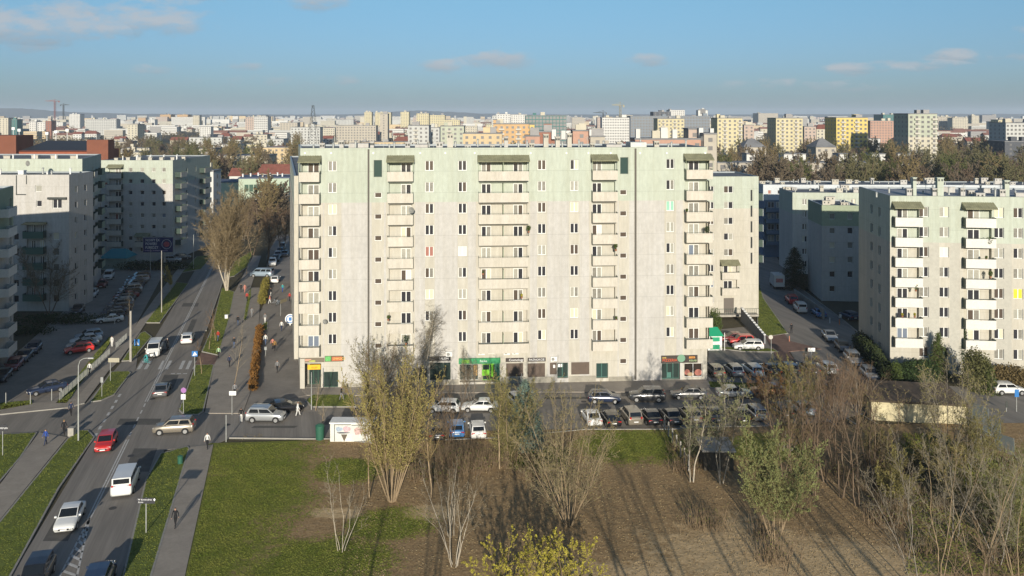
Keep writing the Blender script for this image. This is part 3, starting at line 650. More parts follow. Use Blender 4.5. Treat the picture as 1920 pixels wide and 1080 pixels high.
# ---- generic blocks ----
def block(name, label, corner, yaw, W, D, Z, wm_, front=(), left=(), right=(), zgc=None, roofm=None, cat='apartment block', matf=None, lcut=None):
    t = empty(name, (corner[0], corner[1], 0), yaw, label, cat); b = MB()
    mf = matf or (lambda u, z: 0 if (zgc and z > zgc) else 1)
    if not hasattr(mf, 'cuts'): mf.cuts = ()
    cuts = (zgc,) if zgc else ()
    face(b, t, (0, 0), 0, W, 0, Z, front, mf, cuts)
    face(b, t, (0, D), -math.pi/2, D, 0, Z, left, mf, cuts)
    face(b, t, (W, 0), math.pi/2, D, 0, Z, right, mf, cuts)
    b.quad((W, D, 0), (0, D, 0), (0, D, Z), (W, D, Z), 1)
    b.build('wall', wm_, t); roof_of(t, [(0, 0), (W, 0), (W, D), (0, D)], Z+.02, m=roofm); return t
def ux(px, corner, yaw):     # distance along a facade at which the sight line of an image column meets it
    k = (px-960)/F; c, s = math.cos(yaw), math.sin(yaw); return (k*corner[1]-corner[0])/(c-k*s)
# wing of the long block, lower, running back along the street
A0 = P0+wd*14.02+Vector((-.6, -.1)); WL = 62.0; wy = math.atan2(-wd.y, -wd.x)     # its street side, seen from outside, runs from the far end to the near end
WING = empty('apartment_wing', (A0.x, A0.y, 0), 0, 'cream wing of flats running back along the street behind the long block', 'apartment block')
wv = wd; nv = Vector((wd.y, -wd.x)); b = MB(); far_ = (wv*WL)
wmf = lambda u, z: 0 if z > 22 else 1
wmf.cuts = ()
face(b, WING, tuple(far_), wy, WL, 0, 27, [('w', 4+k*5.0, .7, 1.2, 24, DZ, 8, {'kind': 'one'}) for k in range(11)], wmf, (22,))
face(b, WING, (0, 0), math.atan2(nv.y, nv.x), 13, 0, 27, [], wmf)
q1, q2 = nv*13, nv*13+wv*WL
b.quad((*q1, 0), (*q2, 0), (*q2, 27), (*q1, 27), 1); b.quad((*q2, 0), (*far_, 0), (*far_, 27), (*q2, 27), 1)
b.build('wall', [w_green, w_cream], WING); roof_of(WING, [(0, 0), tuple(q1), tuple(q2), tuple(far_)], 27.02)
# lower annex on the right
ac = (23.0, 151.0); AN = block('apartment_annex', 'narrow six storey cream annex with two lower balconies right of the long block', ac, .055, 44.0-23.0, 13, 25.0, [w_green, w_cream],
  [('w', ux(1366, ac, .055), 1.65, 1.25, H-(361.5-HY)*152.3/F, 2.8, 5), ('w', ux(1333, ac, .055), 1.1, 1.25, H-(361.5-HY)*152.3/F, 2.8, 8),
   ('b', ux(1351, ac, .055), ux(1383, ac, .055), H-(523.5-HY)*151/F, 2.8, 2, 1.0, [(ux(1366, ac, .055), 1.6)], {'canopy': 1, 'rec': .5}),
   ('h', ux(1357, ac, .055), ux(1376, ac, .055), H-(586-HY)*152/F, H-(558-HY)*152/F, .1, 1)]+[('w', ux(1409, ac, .055), .32, 2.0, 20.6-k*2.8, 2.8, 1, {'kind': 'one', 'both': PANES[0], 'fm': dark_metal}) for k in range(5)],
  zgc=19.3, right=[('b', 2, 11, 20.5-2.8*0, 2.8, 5, 1.5, [(6, 1.4)], {'pm': w_bwhite, 'rec': 0})])
b = MB(); z_ = H-(586-HY)*152/F; b.box(ux(1357, ac, .055)+.03, ux(1376, ac, .055)-.03, .03, .08, z_, z_+2.6); b.build('garage_door', mat('grey brown door', (.13,.115,.10), .7), AN)
b = MB(); u0, u1 = ux(1333, ac, .055), ux(1417, ac, .055); b.box(u0, u1, -1.6, -.003, z_-.35, z_-.02); b.build('terrace', concrete, AN)
b = MB()
for i in range(22): x = u0+(u1-u0)*i/21; b.box(x-.02, x+.02, -1.58, -1.54, z_-.02, z_+1.0)
b.box(u0, u1, -1.59, -1.53, z_+1.0, z_+1.06); b.build('railing', rail_green, AN)
# stepped retaining wall and ramp beside the annex
rw_ = empty('retaining_wall', (0, 0, 0), 0, 'stepped grey retaining wall with white coping beside the ramp and grass bank', 'wall'); b = MB(); c_ = MB()
pa, pb = G(1390, 602), G(1434, 645)
for i in range(12):
    f0, f1 = i/12, (i+1)/12; a = pa.lerp(pb, f0); e = pa.lerp(pb, f1); hh = 2.3 - (1.0*f0); d = (pb-pa).normalized(); n_ = Vector((-d.y, d.x, 0))*.12
    b.prism([tuple((a-n_)[:2]), tuple((e-n_)[:2]), tuple((e+n_)[:2]), tuple((a+n_)[:2])], -.05, hh); m_n = n_*1.5
    c_.prism([tuple((a-m_n)[:2]), tuple((e-m_n)[:2]), tuple((e+m_n)[:2]), tuple((a+m_n)[:2])], hh, hh+.12)
b.build('wall', mat('grey rendered wall', (.22,.225,.23), .9, .1, .5), rw_); c_.build('coping', white_paint, rw_)
# right-hand block
yR = -R(6.5); rc = (52.9, 119.4); uR = lambda px: ux(px, rc, yR)
zR = lambda px, py: H-(py-HY)*(rc[1]+uR(px)*math.sin(yR))/F
wr = [('w', uR(p), 1.25, 1.42, 21.75, 2.79, n, {'set': st}) for p, n, st in ((1732.5, 8, {}), (1770.5, 8, {2: 9}), (1873.5, 8, {}), (1909.5, 8, {4: 8}), (1940, 8, {}), (1990, 8, {}))]
wr += [('b', uR(1674), uR(1725), 20.55, 2.79, 7, 1.1, [(uR(1694), 1.45)], {'canopy': 1, 'pm': w_white, 'rec': .6, 'posts': False}),
       ('b', uR(1805), uR(1861), 20.55, 2.79, 7, 1.1, [(uR(1828), 1.6)], {'canopy': 1, 'pm': w_white, 'rec': .6, 'posts': False}),
       ('b', uR(2020), uR(2070), 20.55, 2.79, 7, 1.1, [(uR(2040), 1.6)], {'pm': w_white, 'rec': .6, 'posts': False})]
rbands = [(uR(a), uR(b)) for a, b in ((1668,1727),(1761,1781),(1800,1864),(1897,1922))]
def rmat(u, z): return 0 if z > 18.2 else (2 if any(a < u < b for a, b in rbands) else 1)
rmat.cuts = [x for ab in rbands for x in ab]
RB = block('apartment_block', 'eight storey block with white fronted balconies and a green top, behind the dark hedge', rc, yR, 34, 15.1, 24.66, [w_green, mat('grey cream render', (.42,.405,.35), .9, .04, .3), w_cream], wr,
   [('w', 6.6, 1.1, 1.3, 21.2, 2.79, 8), ('w', 10.4, 1.1, 1.3, 21.2, 2.79, 8)], matf=rmat, roofm=mat('pale grey roof sheeting', (.30,.31,.32), .7, .12, .3), zgc=18.2)
for (px, ty, wpx, dy) in ((1708,333,6,3),(1698,354,9,3),(1756,333,11,3),(1745,353,7,3),(1796,352,8,4),(1880,337,8,3),(1872,354,10,3),(1832,361,14,2),(1911,360,25,3),(1760,350,26,9),(1830,352,22,9),(1812,356,10,4)):
    Y = rc[1]+dy; u = uR(px)+(px-960)/F*dy; h = H-(ty-HY)*Y/F-24.3; chimney(RB, u, dy, 24.3, wpx*Y/F, .8 if wpx < 20 else .4, max(.4, h), w_green if ty < 345 else w_panel, 2 if wpx < 20 else 0)
for i, px in enumerate((1640,1655,1690,1720,1730,1770,1786,1800,1822,1840,1850,1862,1890,1900,1915)):
    d = 2+(i*5 % 11); vent(RB, uR(px)+(px-960)/F*d, d, 24.3, .5+(i % 3)*.3)
for px, d in ((1803,2),(1725,6),(1868,4)): antenna(RB, uR(px)+(px-960)/F*d, d, 24.3, 2.0)
# blocks between the annex and the right-hand block
def simple(name, label, cx, Y, x1px, yaw, D, Z, mats_, zgc, front, left=(), right=(), roofm=None, chim=0):
    c0 = ((cx-960)/F*Y, Y); W = ux(x1px, c0, yaw); U = lambda p: ux(p, c0, yaw)
    fr = [(q[0], U(q[1]), *q[2:]) if q[0] == 'w' else (q[0], U(q[1]), U(q[2]), *q[3:7], [(U(a), b_) for a, b_ in q[7]], q[8]) for q in front]
    t = block(name, label, c0, yaw, W, D, Z, mats_, fr, left, right, zgc, roofm)
    r = random.Random(int(cx)); 
    for i in range(chim): chimney(t, r.uniform(1, W-1), r.uniform(1.5, D-1.5), Z-.3, r.uniform(.8, 1.8), .8, r.uniform(.5, 1.5), w_cream if r.random() < .6 else w_panel, 2)
    for i in range(chim): vent(t, r.uniform(1, W-1), r.uniform(1.5, D-1.5), Z-.3, r.uniform(.4, 1))
    return t
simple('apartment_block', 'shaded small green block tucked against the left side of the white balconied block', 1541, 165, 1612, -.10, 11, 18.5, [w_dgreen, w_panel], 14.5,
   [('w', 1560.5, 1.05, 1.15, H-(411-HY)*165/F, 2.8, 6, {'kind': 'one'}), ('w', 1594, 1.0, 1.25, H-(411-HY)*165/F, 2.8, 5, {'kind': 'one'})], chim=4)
simple('apartment_block', 'green and yellowish block rising behind the small shaded green block', 1486, 193, 1640, -.06, 12, 18.4, [w_green, w_panel], 13.6,
   [('w', 1508.5, 1.0, 1.35, H-(384-HY)*193/F, 2.8, 6), ('w', 1600, 1.0, 1.35, H-(384-HY)*193/F, 2.8, 6)], chim=8)
simple('apartment_block', 'long blue and white block farthest back between the annex and the green blocks', 1431, 216, 1960, -.03, 12, 18.3, [w_bwhite, w_blue], 14.4,
   [('w', 1443, .8, 1.0, 15.9, 2.8, 1, {'kind': 'one'}), ('w', 1461, .8, 1.0, 15.9, 2.8, 1, {'kind': 'one'})]+[('b', 1434, 1466, 11.6, 2.8, 4, 1.2, [(1446, 1.6), (1461, 1.4)], {'pm': w_blue, 'rec': .3, 'hp': .9})], chim=22)
# ---- left-hand blocks ----
l1 = Vector((-74.2, 127)); dv_ = Vector((.27, -.963)).normalized(); yaw1 = math.atan2(dv_.y, dv_.x)     # its street side runs back from near to far
near = l1+dv_*44; nin = Vector((-dv_.y, dv_.x))*-1     # inward (to the left)
L1 = empty('apartment_block', (l1.x, l1.y, 0), 0, 'shaded block with white balcony fronts at the very left edge', 'apartment block'); b = MB()
lm = lambda u, z: 0 if z > 19 else 1
lm.cuts = ()
a1 = math.atan2(-dv_.y, -dv_.x)     # facade direction seen from the street: from near end to far end
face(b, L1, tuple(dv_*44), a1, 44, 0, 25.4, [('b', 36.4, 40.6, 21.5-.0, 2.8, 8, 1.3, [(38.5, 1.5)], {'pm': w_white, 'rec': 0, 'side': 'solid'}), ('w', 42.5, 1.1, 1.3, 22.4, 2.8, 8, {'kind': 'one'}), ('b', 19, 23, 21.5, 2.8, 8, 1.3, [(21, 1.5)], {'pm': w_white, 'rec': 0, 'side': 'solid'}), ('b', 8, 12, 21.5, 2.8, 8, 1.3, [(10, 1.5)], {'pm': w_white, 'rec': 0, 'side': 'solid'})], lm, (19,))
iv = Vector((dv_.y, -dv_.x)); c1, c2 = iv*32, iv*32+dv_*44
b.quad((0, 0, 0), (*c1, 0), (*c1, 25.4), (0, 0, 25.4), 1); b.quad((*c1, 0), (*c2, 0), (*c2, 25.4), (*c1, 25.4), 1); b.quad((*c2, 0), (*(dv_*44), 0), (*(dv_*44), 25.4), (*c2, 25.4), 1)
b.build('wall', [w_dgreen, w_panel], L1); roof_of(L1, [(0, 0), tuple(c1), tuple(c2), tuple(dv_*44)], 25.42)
# white block with green glazed balconies
c0 = ((128-960)/F*156-26, 156.3); U2 = lambda p: ux(p, c0, 0)
gl_g = mat('green glazed balcony front', (.07,.13,.10), .5)
L2 = block('apartment_block', 'cream block with green fronted balconies, sunlit only at its top', c0, 0, 26, 9, 25.0, [w_cream, w_panel], 
   [('w', U2(105), 1.15, 1.35, 13.2-.15, 2.85, 5, {'kind': 'one'}), ('w', U2(72), 1.2, 1.2, H-(360-HY)*156/F, 2.8, 1, {'kind': 'one', 'both': PANES[2]}), ('w', U2(73), 1.0, 1.15, H-(388-HY)*156/F, 2.8, 1, {'kind': 'one'}),
    ('w', U2(107), 1.7, 1.7, H-(391-HY)*156/F, 2.8, 1, {'kind': 'two'}), ('b', U2(49), U2(87), 13.5, 2.85, 5, 1.1, [(U2(62), .8), (U2(78), .8)], {'pm': gl_g, 'canopy': 1, 'rec': .3, 'ch': .3, 'posts': False}), ('w', U2(30), 1.0, 1.3, 13.0, 2.85, 5, {'kind': 'one'})],
   right=[('w', 2.5, .9, 1.2, 21.5, 2.85, 8, {'kind': 'one'}), ('w', 6.0, .9, 1.2, 21.5, 2.85, 8, {'kind': 'one'})])
b = MB(); b.box(U2(91), U2(126), -.5, -.003, H-(374-HY)*156/F, H-(370-HY)*156/F); b.build('window_canopy', dark_metal, L2)
b = MB(); x0, x1 = U2(30), U2(49); z0, z1 = H-(366-HY)*156/F, 24.9; b.box(x0, x0+.18, -.05, -.004, z0, z1).box(x1, x1+.16, -.05, -.004, z0+2.0, z1).box(x0, x1, -.052, -.005, z0, z0+.18); b.build('duct_line', dark_metal, L2)
for i in range(12): vent(L2, 3+i*1.9, 1.5+(i*3 % 5), 24.7, .5+(i % 3)*.3, .16, white_pvc if i % 2 else steel)
chimney(L2, U2(30), 2, 24.7, 1.0, 1.0, .9, white_paint, 0)
# green block behind it, street side with balconies in the shade
s0 = Vector((-83.6, 166)); s1 = Vector((-89.7, 186.3)); sv = (s1-s0).normalized(); SL = (s1-s0).length
L3b = empty('apartment_block', (s0.x, s0.y, 0), 0, 'green topped block behind the cream one, its street side full of shaded balconies', 'apartment block'); b = MB()
face(b, L3b, (0, 0), math.atan2(sv.y, sv.x), SL, 0, 27.4, sum([[('b', 5+k*9, 8.6+k*9, 23.3, 2.8, 8, 1.3, [(6.8+k*9, 1.5)], {'rec': 0, 'pm': w_dgreen if k % 2 else w_balc}), ('w', 11.2+k*9, 1.1, 1.3, 23.9, 2.8, 8)] for k in range(2)], []), lm, (19,))
face(b, L3b, (-40, -.5), 0, 40, 0, 27.4, [('w', 40-ux_, 1.1, 1.3, 23.7, 2.8, 2, {'kind': 'one'}) for ux_ in (4, 11, 18, 23)], lambda u, z: 0, ()) if False else None
lm3 = lambda u, z: 0
lm3.cuts = ()
face(b, L3b, (-42, 0), 0, 42, 0, 27.4, [('w', 42-q, 1.1, 1.3, 22.0, 2.8, 1, {'kind': 'one'}) for q in (5, 9.5, 16, 21.5)], lm3, ())
e1, e2 = sv*SL, Vector((-42, 0))+Vector((0, SL)); b.quad((*e1, 0), (*e2, 0), (*e2, 27.4), (*e1, 27.4), 1)
b.build('wall', [w_green, w_panel], L3b); roof_of(L3b, [(-42, 0), (0, 0), tuple(e1), tuple(e2)], 27.42)
for i in range(9): chimney(L3b, -3-i*4.4, 3+(i % 3), 27.1, 1.3, .9, .7, w_cream, 0); vent(L3b, -2-i*4.2, 2, 27.1, .9, .15, white_pvc)
# block facing the camera beyond the little teal shed
c4 = ((189-960)/F*210, 210); U4 = lambda p: ux(p, c4, 0); Z4 = H-(300.5-HY)*210/F
L4 = block('apartment_block', 'block with a yellow green sunlit top above a bluish shaded wall, beside the billboard', c4, 0, U4(324), 26, Z4, [w_green, w_panel],
   [('w', U4(p), .95, 1.05, H-(322.5-HY)*210/F, 2.8, 8, {'kind': 'one'}) for p in (244.5,266.5,288,307)]+[('b', U4(204), U4(231), H-(333.5-HY)*210/F, 2.8, 7, 1.1, [(U4(221), 1.5)], {'canopy': 1, 'rec': .4, 'posts': False}), ('w', U4(198), .9, .7, H-(347-HY)*210/F, 2.8, 6, {'kind': 'one'}),
   ('b', U4(256), U4(281), 3.6, 2.8, 1, 1.1, [(U4(268), 1.5)], {'canopy': 1, 'rec': .4, 'posts': False})],
   right=[('b', 1.5, 5.5, 20.5, 2.8, 7, 1.4, [(3.5, 1.5)], {'rec': 0}), ('w', 9, 1.0, 1.3, 21, 2.8, 7), ('w', 15, 1.0, 1.3, 21, 2.8, 7), ('b', 18, 23, 20.5, 2.8, 7, 1.4, [(20, 1.5)], {'rec': 0})], zgc=19.0)
for i in range(10): chimney(L4, 3+i*1.6, 2+(i*3 % 7), Z4-.3, .9, .8, .7, w_cream, 0); vent(L4, 3.6+i*1.5, 4+(i*5 % 9), Z4-.3, 1.0, .14, white_pvc)
# ---------------- trees and shrubs ----------------
def tmat(name, c, var=.25, sc_=2): return mat(name, c, .95, var, sc_, spec=.1)
bark_pale = tmat('pale bark', (.42,.37,.29)); bark_tan = tmat('tan bark', (.30,.225,.14)); bark_brown = tmat('brown bark', (.17,.125,.085)); bark_grey = tmat('grey bark', (.22,.195,.16))
tw_gold = tmat('golden twigs', (.27,.205,.095)); tw_olive = tmat('olive twigs', (.20,.175,.075)); tw_brown = tmat('brown twigs', (.20,.145,.09)); tw_red = tmat('reddish brown twigs', (.185,.125,.08)); tw_grey = tmat('grey brown twigs', (.25,.215,.155))
lf_yellow = tmat('yellow catkins', (.36,.32,.05), .4, 1.5); lf_ygreen = tmat('yellow green buds', (.28,.245,.08)); lf_lime = tmat('young light green leaves', (.21,.23,.09)); lf_olive = tmat('olive buds', (.19,.17,.06))
lf_dark = tmat('dark evergreen foliage', (.035,.055,.02), .35); lf_blue = tmat('bluish spruce needles', (.15,.21,.17), .3); lf_green = tmat('green conifer foliage', (.075,.10,.028), .3); lf_orange = tmat('orange brown leaves', (.21,.105,.03), .35, 3)
grass_bl = mat('grass blades', (.095,.13,.018), .9, col2=(.21,.215,.045), vscale=.45, var=.3, spec=.15); straw = mat('dry straw blades', (.26,.20,.11), .95, .3, 2, spec=.1)
def segmesh(name, A, B, ra, rb, m, n=3):
    """many tapered twigs in one mesh; A, B: (k,3) arrays"""
    A, B, ra, rb = map(np.asarray, (A, B, ra, rb)); k = len(A); d = B-A; L = np.linalg.norm(d, axis=1, keepdims=True); d = d/np.maximum(L, 1e-6)
    h = np.where(np.abs(d[:, 2:3]) < .9, np.array([[0, 0, 1.]]), np.array([[1., 0, 0]])); a = np.cross(d, h); a /= np.linalg.norm(a, axis=1, keepdims=True); b = np.cross(d, a)
    V = np.empty((k, 2*n, 3))
    for i in range(n):
        t = 2*math.pi*i/n; o = a*math.cos(t)+b*math.sin(t); V[:, i] = A+o*ra[:, None]; V[:, n+i] = B+o*rb[:, None]
    base = (np.arange(k)*2*n)[:, None, None]; q = np.array([[i, (i+1) % n, n+(i+1) % n, n+i] for i in range(n)])[None]
    return rawmesh(name, V.reshape(-1, 3), (q+base).reshape(-1, 4), m)
def rawmesh(name, V, Q, m, smooth=False):
    me = bpy.data.meshes.new(name); me.vertices.add(len(V)); me.vertices.foreach_set('co', np.asarray(V, dtype=np.float32).ravel())
    nf, w_ = Q.shape; me.loops.add(nf*w_); me.loops.foreach_set('vertex_index', Q.astype(np.int32).ravel()); me.polygons.add(nf)
    me.polygons.foreach_set('loop_start', np.arange(nf, dtype=np.int32)*w_); me.polygons.foreach_set('loop_total', np.full(nf, w_, dtype=np.int32))
    if smooth: me.polygons.foreach_set('use_smooth', np.ones(nf, dtype=bool))
    me.materials.append(m); me.update(calc_edges=True); return me
def leafmesh(name, Pt, size, m, rng, flat=0.0, asp=.6):
    k = len(Pt); a = rng.normal(size=(k, 3)); a[:, 2] *= (1-flat); a /= np.linalg.norm(a, axis=1, keepdims=True); h = rng.normal(size=(k, 3)); b = np.cross(a, h); b /= np.linalg.norm(b, axis=1, keepdims=True)
    s = size*rng.uniform(.5, 1.3, (k, 1)); a = a*s; b = b*s*asp; V = np.stack([Pt-a-b*.4, Pt+b, Pt+a-b*.3, Pt-b], 1).reshape(-1, 3)
    return rawmesh(name, V, np.arange(4*k).reshape(-1, 4), m)
def grow(seed, stems, spread, L, r, levels, nseg=(6,5,3,2), kids=(10,6,4), ang=(35,45,50), ratio=(.5,.45,.5), jit=(.06,.12,.18,.2), trop=(.04,.06,.05,.0), start=(.35,.2,.15), base_r=.25, droop=0.0, taper=.75, rmin=.012, lean=(0,0)):
    rn = random.Random(seed); segs = []; tips = []
    def rot(d, a):
        o = d.orthogonal().normalized(); o = Matrix.Rotation(rn.uniform(0, 6.283), 3, d) @ o; return (d*math.cos(a)+o*math.sin(a)).normalized()
    def br(p, d, L_, r_, lev):
        n = nseg[lev]; rr = r_; last = lev == levels-1
        kk = kids[lev] if not last else 0; acc = rn.random()
        for i in range(n):
            j = jit[lev]; d = (d+Vector((rn.gauss(0, j), rn.gauss(0, j), rn.gauss(0, j)+trop[lev]-(droop if lev >= 2 else 0)))).normalized()
            q = p+d*(L_/n)*rn.uniform(.85, 1.15); r2 = max(rmin*.6, r_*(1-taper*(i+1)/n)); segs.append((p, q, rr, r2, lev))
            f0 = i/n; f1 = (i+1)/n
            if not last and f1 > start[lev]:
                acc += kk/(n*(1-start[lev]))*1.0
                while acc >= 1:
                    acc -= 1; f = rn.random(); pp = p.lerp(q, f); t = f0+(f1-f0)*f
                    br(pp, rot(d, R(ang[lev])*rn.uniform(.6, 1.3)), L_*ratio[lev]*(1.15-.65*t)*rn.uniform(.6, 1.2), max(rmin, r2*.55), lev+1)
            p, rr = q, r2
        if last: tips.append(p)
        elif lev < levels-1: br(p, rot(d, .2), L_*ratio[lev]*.5, max(rmin, rr*.8), lev+1)
    for s_ in range(stems):
        a = 6.283*s_/max(1, stems)+rn.uniform(-.3, .3); sp = R(spread)*(rn.uniform(.25, 1) if stems > 1 else .3)
        d = Vector((math.cos(a)*math.sin(sp)+lean[0], math.sin(a)*math.sin(sp)+lean[1], math.cos(sp))).normalized(); p = Vector((math.cos(a)*base_r*.6, math.sin(a)*base_r*.6, -.08)) if stems > 1 else Vector((0, 0, -.1))
        br(p, d, L*rn.uniform(.8, 1.1), r*(rn.uniform(.6, 1) if stems > 1 else 1), 0)
    return segs, tips
def tree_meshes(name, seed, bark, twig, leaf=None, lsize=.08, lper=2, wood_lv=1, **k):
    segs, tips = grow(seed, **k); rng = np.random.default_rng(seed); out = []
    for nm, sel, m, n in (('trunk', [s for s in segs if s[4] < wood_lv], bark, 5), ('crown', [s for s in segs if s[4] >= wood_lv], twig, 3)):
        A = np.array([tuple(s[0]) for s in sel]); B_ = np.array([tuple(s[1]) for s in sel])
        out.append((nm, segmesh(nm, A, B_, np.array([s[2] for s in sel]), np.array([s[3] for s in sel]), m, n)))
    if leaf:
        sel = [s for s in segs if s[4] >= k['levels']-1]; A = np.array([tuple(s[0]) for s in sel]); B_ = np.array([tuple(s[1]) for s in sel])
        A = np.repeat(A, lper, 0); B_ = np.repeat(B_, lper, 0); f = rng.random((len(A), 1)); Pt = A+(B_-A)*f+rng.normal(scale=lsize*.5, size=A.shape)
        out.append(('foliage', leafmesh('foliage', Pt, lsize, leaf, rng)))
    return out
def plant(name, meshes, loc, label, cat='tree', group=None, rz=0, sc_=(1,1,1)):
    t = empty(name, loc, rz, label, cat, group); t.scale = sc_
    for nm, me in meshes: inst(nm, me, t)
    return t
# --- trees one can tell apart near the camera ---
g = G(735, 940)
plant('willow_tree', tree_meshes('w', 5, bark_tan, tw_gold, lf_ygreen, .07, 2, stems=24, spread=21, L=11.2, r=.085, levels=3, nseg=(7,4,2), kids=(22,6), ang=(24,38), ratio=(.25,.42), start=(.38,.1), jit=(.035,.1,.15), trop=(.015,.07,.05), base_r=.5, taper=.8, rmin=.016), g, 'yellowish many stemmed willow fanning out like a vase from the lawn left of centre', 'tree')
g = G(1066, 985)
plant('willow_tree', tree_meshes('b', 8, bark_tan, mat('warm tan twigs', (.26,.21,.125), .95, .25, 2), lf_olive, .045, 1, stems=14, spread=27, L=10.4, r=.07, levels=4, nseg=(6,4,2,2), kids=(12,5,2), ang=(30,40,40), ratio=(.34,.42,.5), start=(.2,.1,.1), jit=(.085,.14,.2,.25), trop=(.04,.09,.06,.03), base_r=.5, rmin=.014), g, 'big grey brown bushy bare tree in the middle, taller than the parked cars behind it', 'tree')
def slim(px, py, seed, L, label, bark=bark_tan, tw=tw_gold, leaf=None, lean=(0,0), name='slim_tree', r=.11, cat='tree', group=None, **kw):
    lsz = kw.pop('lsz', .05); lp = kw.pop('lp', 1)
    k = dict(stems=1, spread=4, L=L, r=r, levels=4, nseg=(9,5,3,2), kids=(14,6,3), ang=(38,42,45), ratio=(.38,.42,.5), start=(.42,.15,.1), jit=(.09,.15,.2,.25), trop=(.03,.1,.06,.02), taper=.7, rmin=.013, lean=lean); k.update(kw)
    return plant(name, tree_meshes(name, seed, bark, tw, leaf, lsz, lp, **k), G(px, py), label, cat, group)
slim(808, 934, 21, 8.6, 'slim bare tree with a curved pale trunk right of the vase shaped willow', lean=(.10,.05))
slim(937, 880, 22, 9.4, 'slim leaning tree with olive buds left of the bluish spruce', tw=tw_olive, leaf=lf_olive, lean=(-.16,.0))
slim(693, 935, 23, 8.4, 'thin leaning sapling just left of the vase shaped willow', lean=(-.22,.05), r=.08, kids=(8,5,2))
slim(1297, 905, 24, 9.0, 'thin twin stemmed birch right of the small green lawn patch', bark_pale, tw_grey, lf_lime, stems=2, spread=7, r=.09, name='birch_tree')
slim(1352, 908, 25, 9.3, 'birch with a pale greenish crown in front of the parked silver hatchback', bark_pale, tw_grey, lf_lime, stems=3, spread=15, r=.085, kids=(13,7,3), name='birch_tree')
slim(1452, 1030, 26, 8.4, 'round topped tree with fresh light green leaves in the lower right', bark_tan, tw_olive, lf_lime, stems=9, spread=24, r=.05, kids=(16,7,3), lsz=.048, start=(.4,.1,.1), lp=3, name='young_leafed_tree')
slim(783, 742, 27, 9.8, 'grey birch with thin weeping twigs in front of the long block wall', bark_pale, tw_grey, None, stems=2, spread=6, r=.12, kids=(22,7,3), start=(.3,.1,.1), droop=.12, name='birch_tree')
slim(702, 775, 28, 7.8, 'round grey green bare shrub tree left of the weeping birch', bark_grey, tw_grey, lf_olive, stems=9, spread=30, r=.06, kids=(15,6,2), start=(.2,.1,.1), name='shrub_tree')
slim(845, 830, 29, 7.0, 'bare brown tree between the white hatchback and the blue car', bark_brown, tw_brown, None, stems=5, spread=30, r=.06, kids=(12,6,2), start=(.15,.1,.1), name='shrub_tree')
slim(740, 800, 30, 8.8, 'grey brown bare tree standing close behind the vase shaped willow', bark_grey, tw_brown, None, stems=6, spread=24, r=.07, kids=(14,6,2), start=(.15,.1,.1), name='shrub_tree')
slim(885, 760, 31, 6.3, 'thin grey bare tree in front of the green shop', bark_grey, tw_grey, None, stems=3, spread=14, r=.05, name='bare_tree', kids=(12,5,2))
slim(952, 870, 35, 8.0, 'narrow yellow green tree touching the left side of the spruce', bark_tan, tw_olive, lf_ygreen, stems=6, spread=10, r=.06, kids=(16,7,2), start=(.1,.1,.1), name='narrow_tree')
for i, (px, py, L_, st, sp, lab) in enumerate(((640,1034,6.2,5,16,'small bare sapling with pale stems on the lawn below the vase shaped willow'),(852,1062,6.8,6,20,'bare V shaped sapling with pale stems at the bottom, below the slim curved tree'),(846,1006,5.8,4,14,'smaller pale sapling just behind the V shaped one'))):
    slim(px, py, 40+i, L_, lab, bark_pale, tw_grey, None, stems=st, spread=sp, r=.05, kids=(5,3,1), start=(.35,.2,.2), name='sapling', base_r=.4)
cl_lab = ['tall dark trunk','reddish bare tree','thin bare tree','brown bare tree with forked trunk','bare tree with leaning trunk','slender dark tree','bushy bare tree','young bare tree','old bare tree']
for i, (px, py, L_, st) in enumerate(((1492,925,10.5,2),(1525,930,11.5,3),(1548,905,11,2),(1578,935,11.8,3),(1608,950,10.5,2),(1470,895,9,4),(1635,900,9.5,4),(1562,870,9,4),(1515,872,9,4))):
    slim(px, py, 50+i, L_, cl_lab[i]+' in the brown thicket right of centre', bark_brown, tw_red if i % 2 else tw_brown, lf_olive if i in (5, 6) else None, stems=st, spread=12+2*st, r=.09, kids=(8,4,2), start=(.38,.1,.1), name='bare_tree', group='bare trees of the brown thicket', rmin=.011)
for i, (px, py, L_) in enumerate(((1718,1120,10.2),(1765,1085,10.5),(1700,1050,8.5),(1835,1110,10),(1872,1060,9),(1905,1100,9.5),(1790,1010,8.5))):
    slim(px, py, 60+i, L_, ['pale trunked','forked','small','broad','slender','outermost','hindmost'][i]+' leafless tree with light bark at the bottom right', bark_tan if i % 2 else bark_grey, tw_grey, None, stems=2+i % 2, spread=14, r=.055, kids=(9,4,2), start=(.25,.15,.1), name='bare_tree', rmin=.011, group='light barked trees at the bottom right')
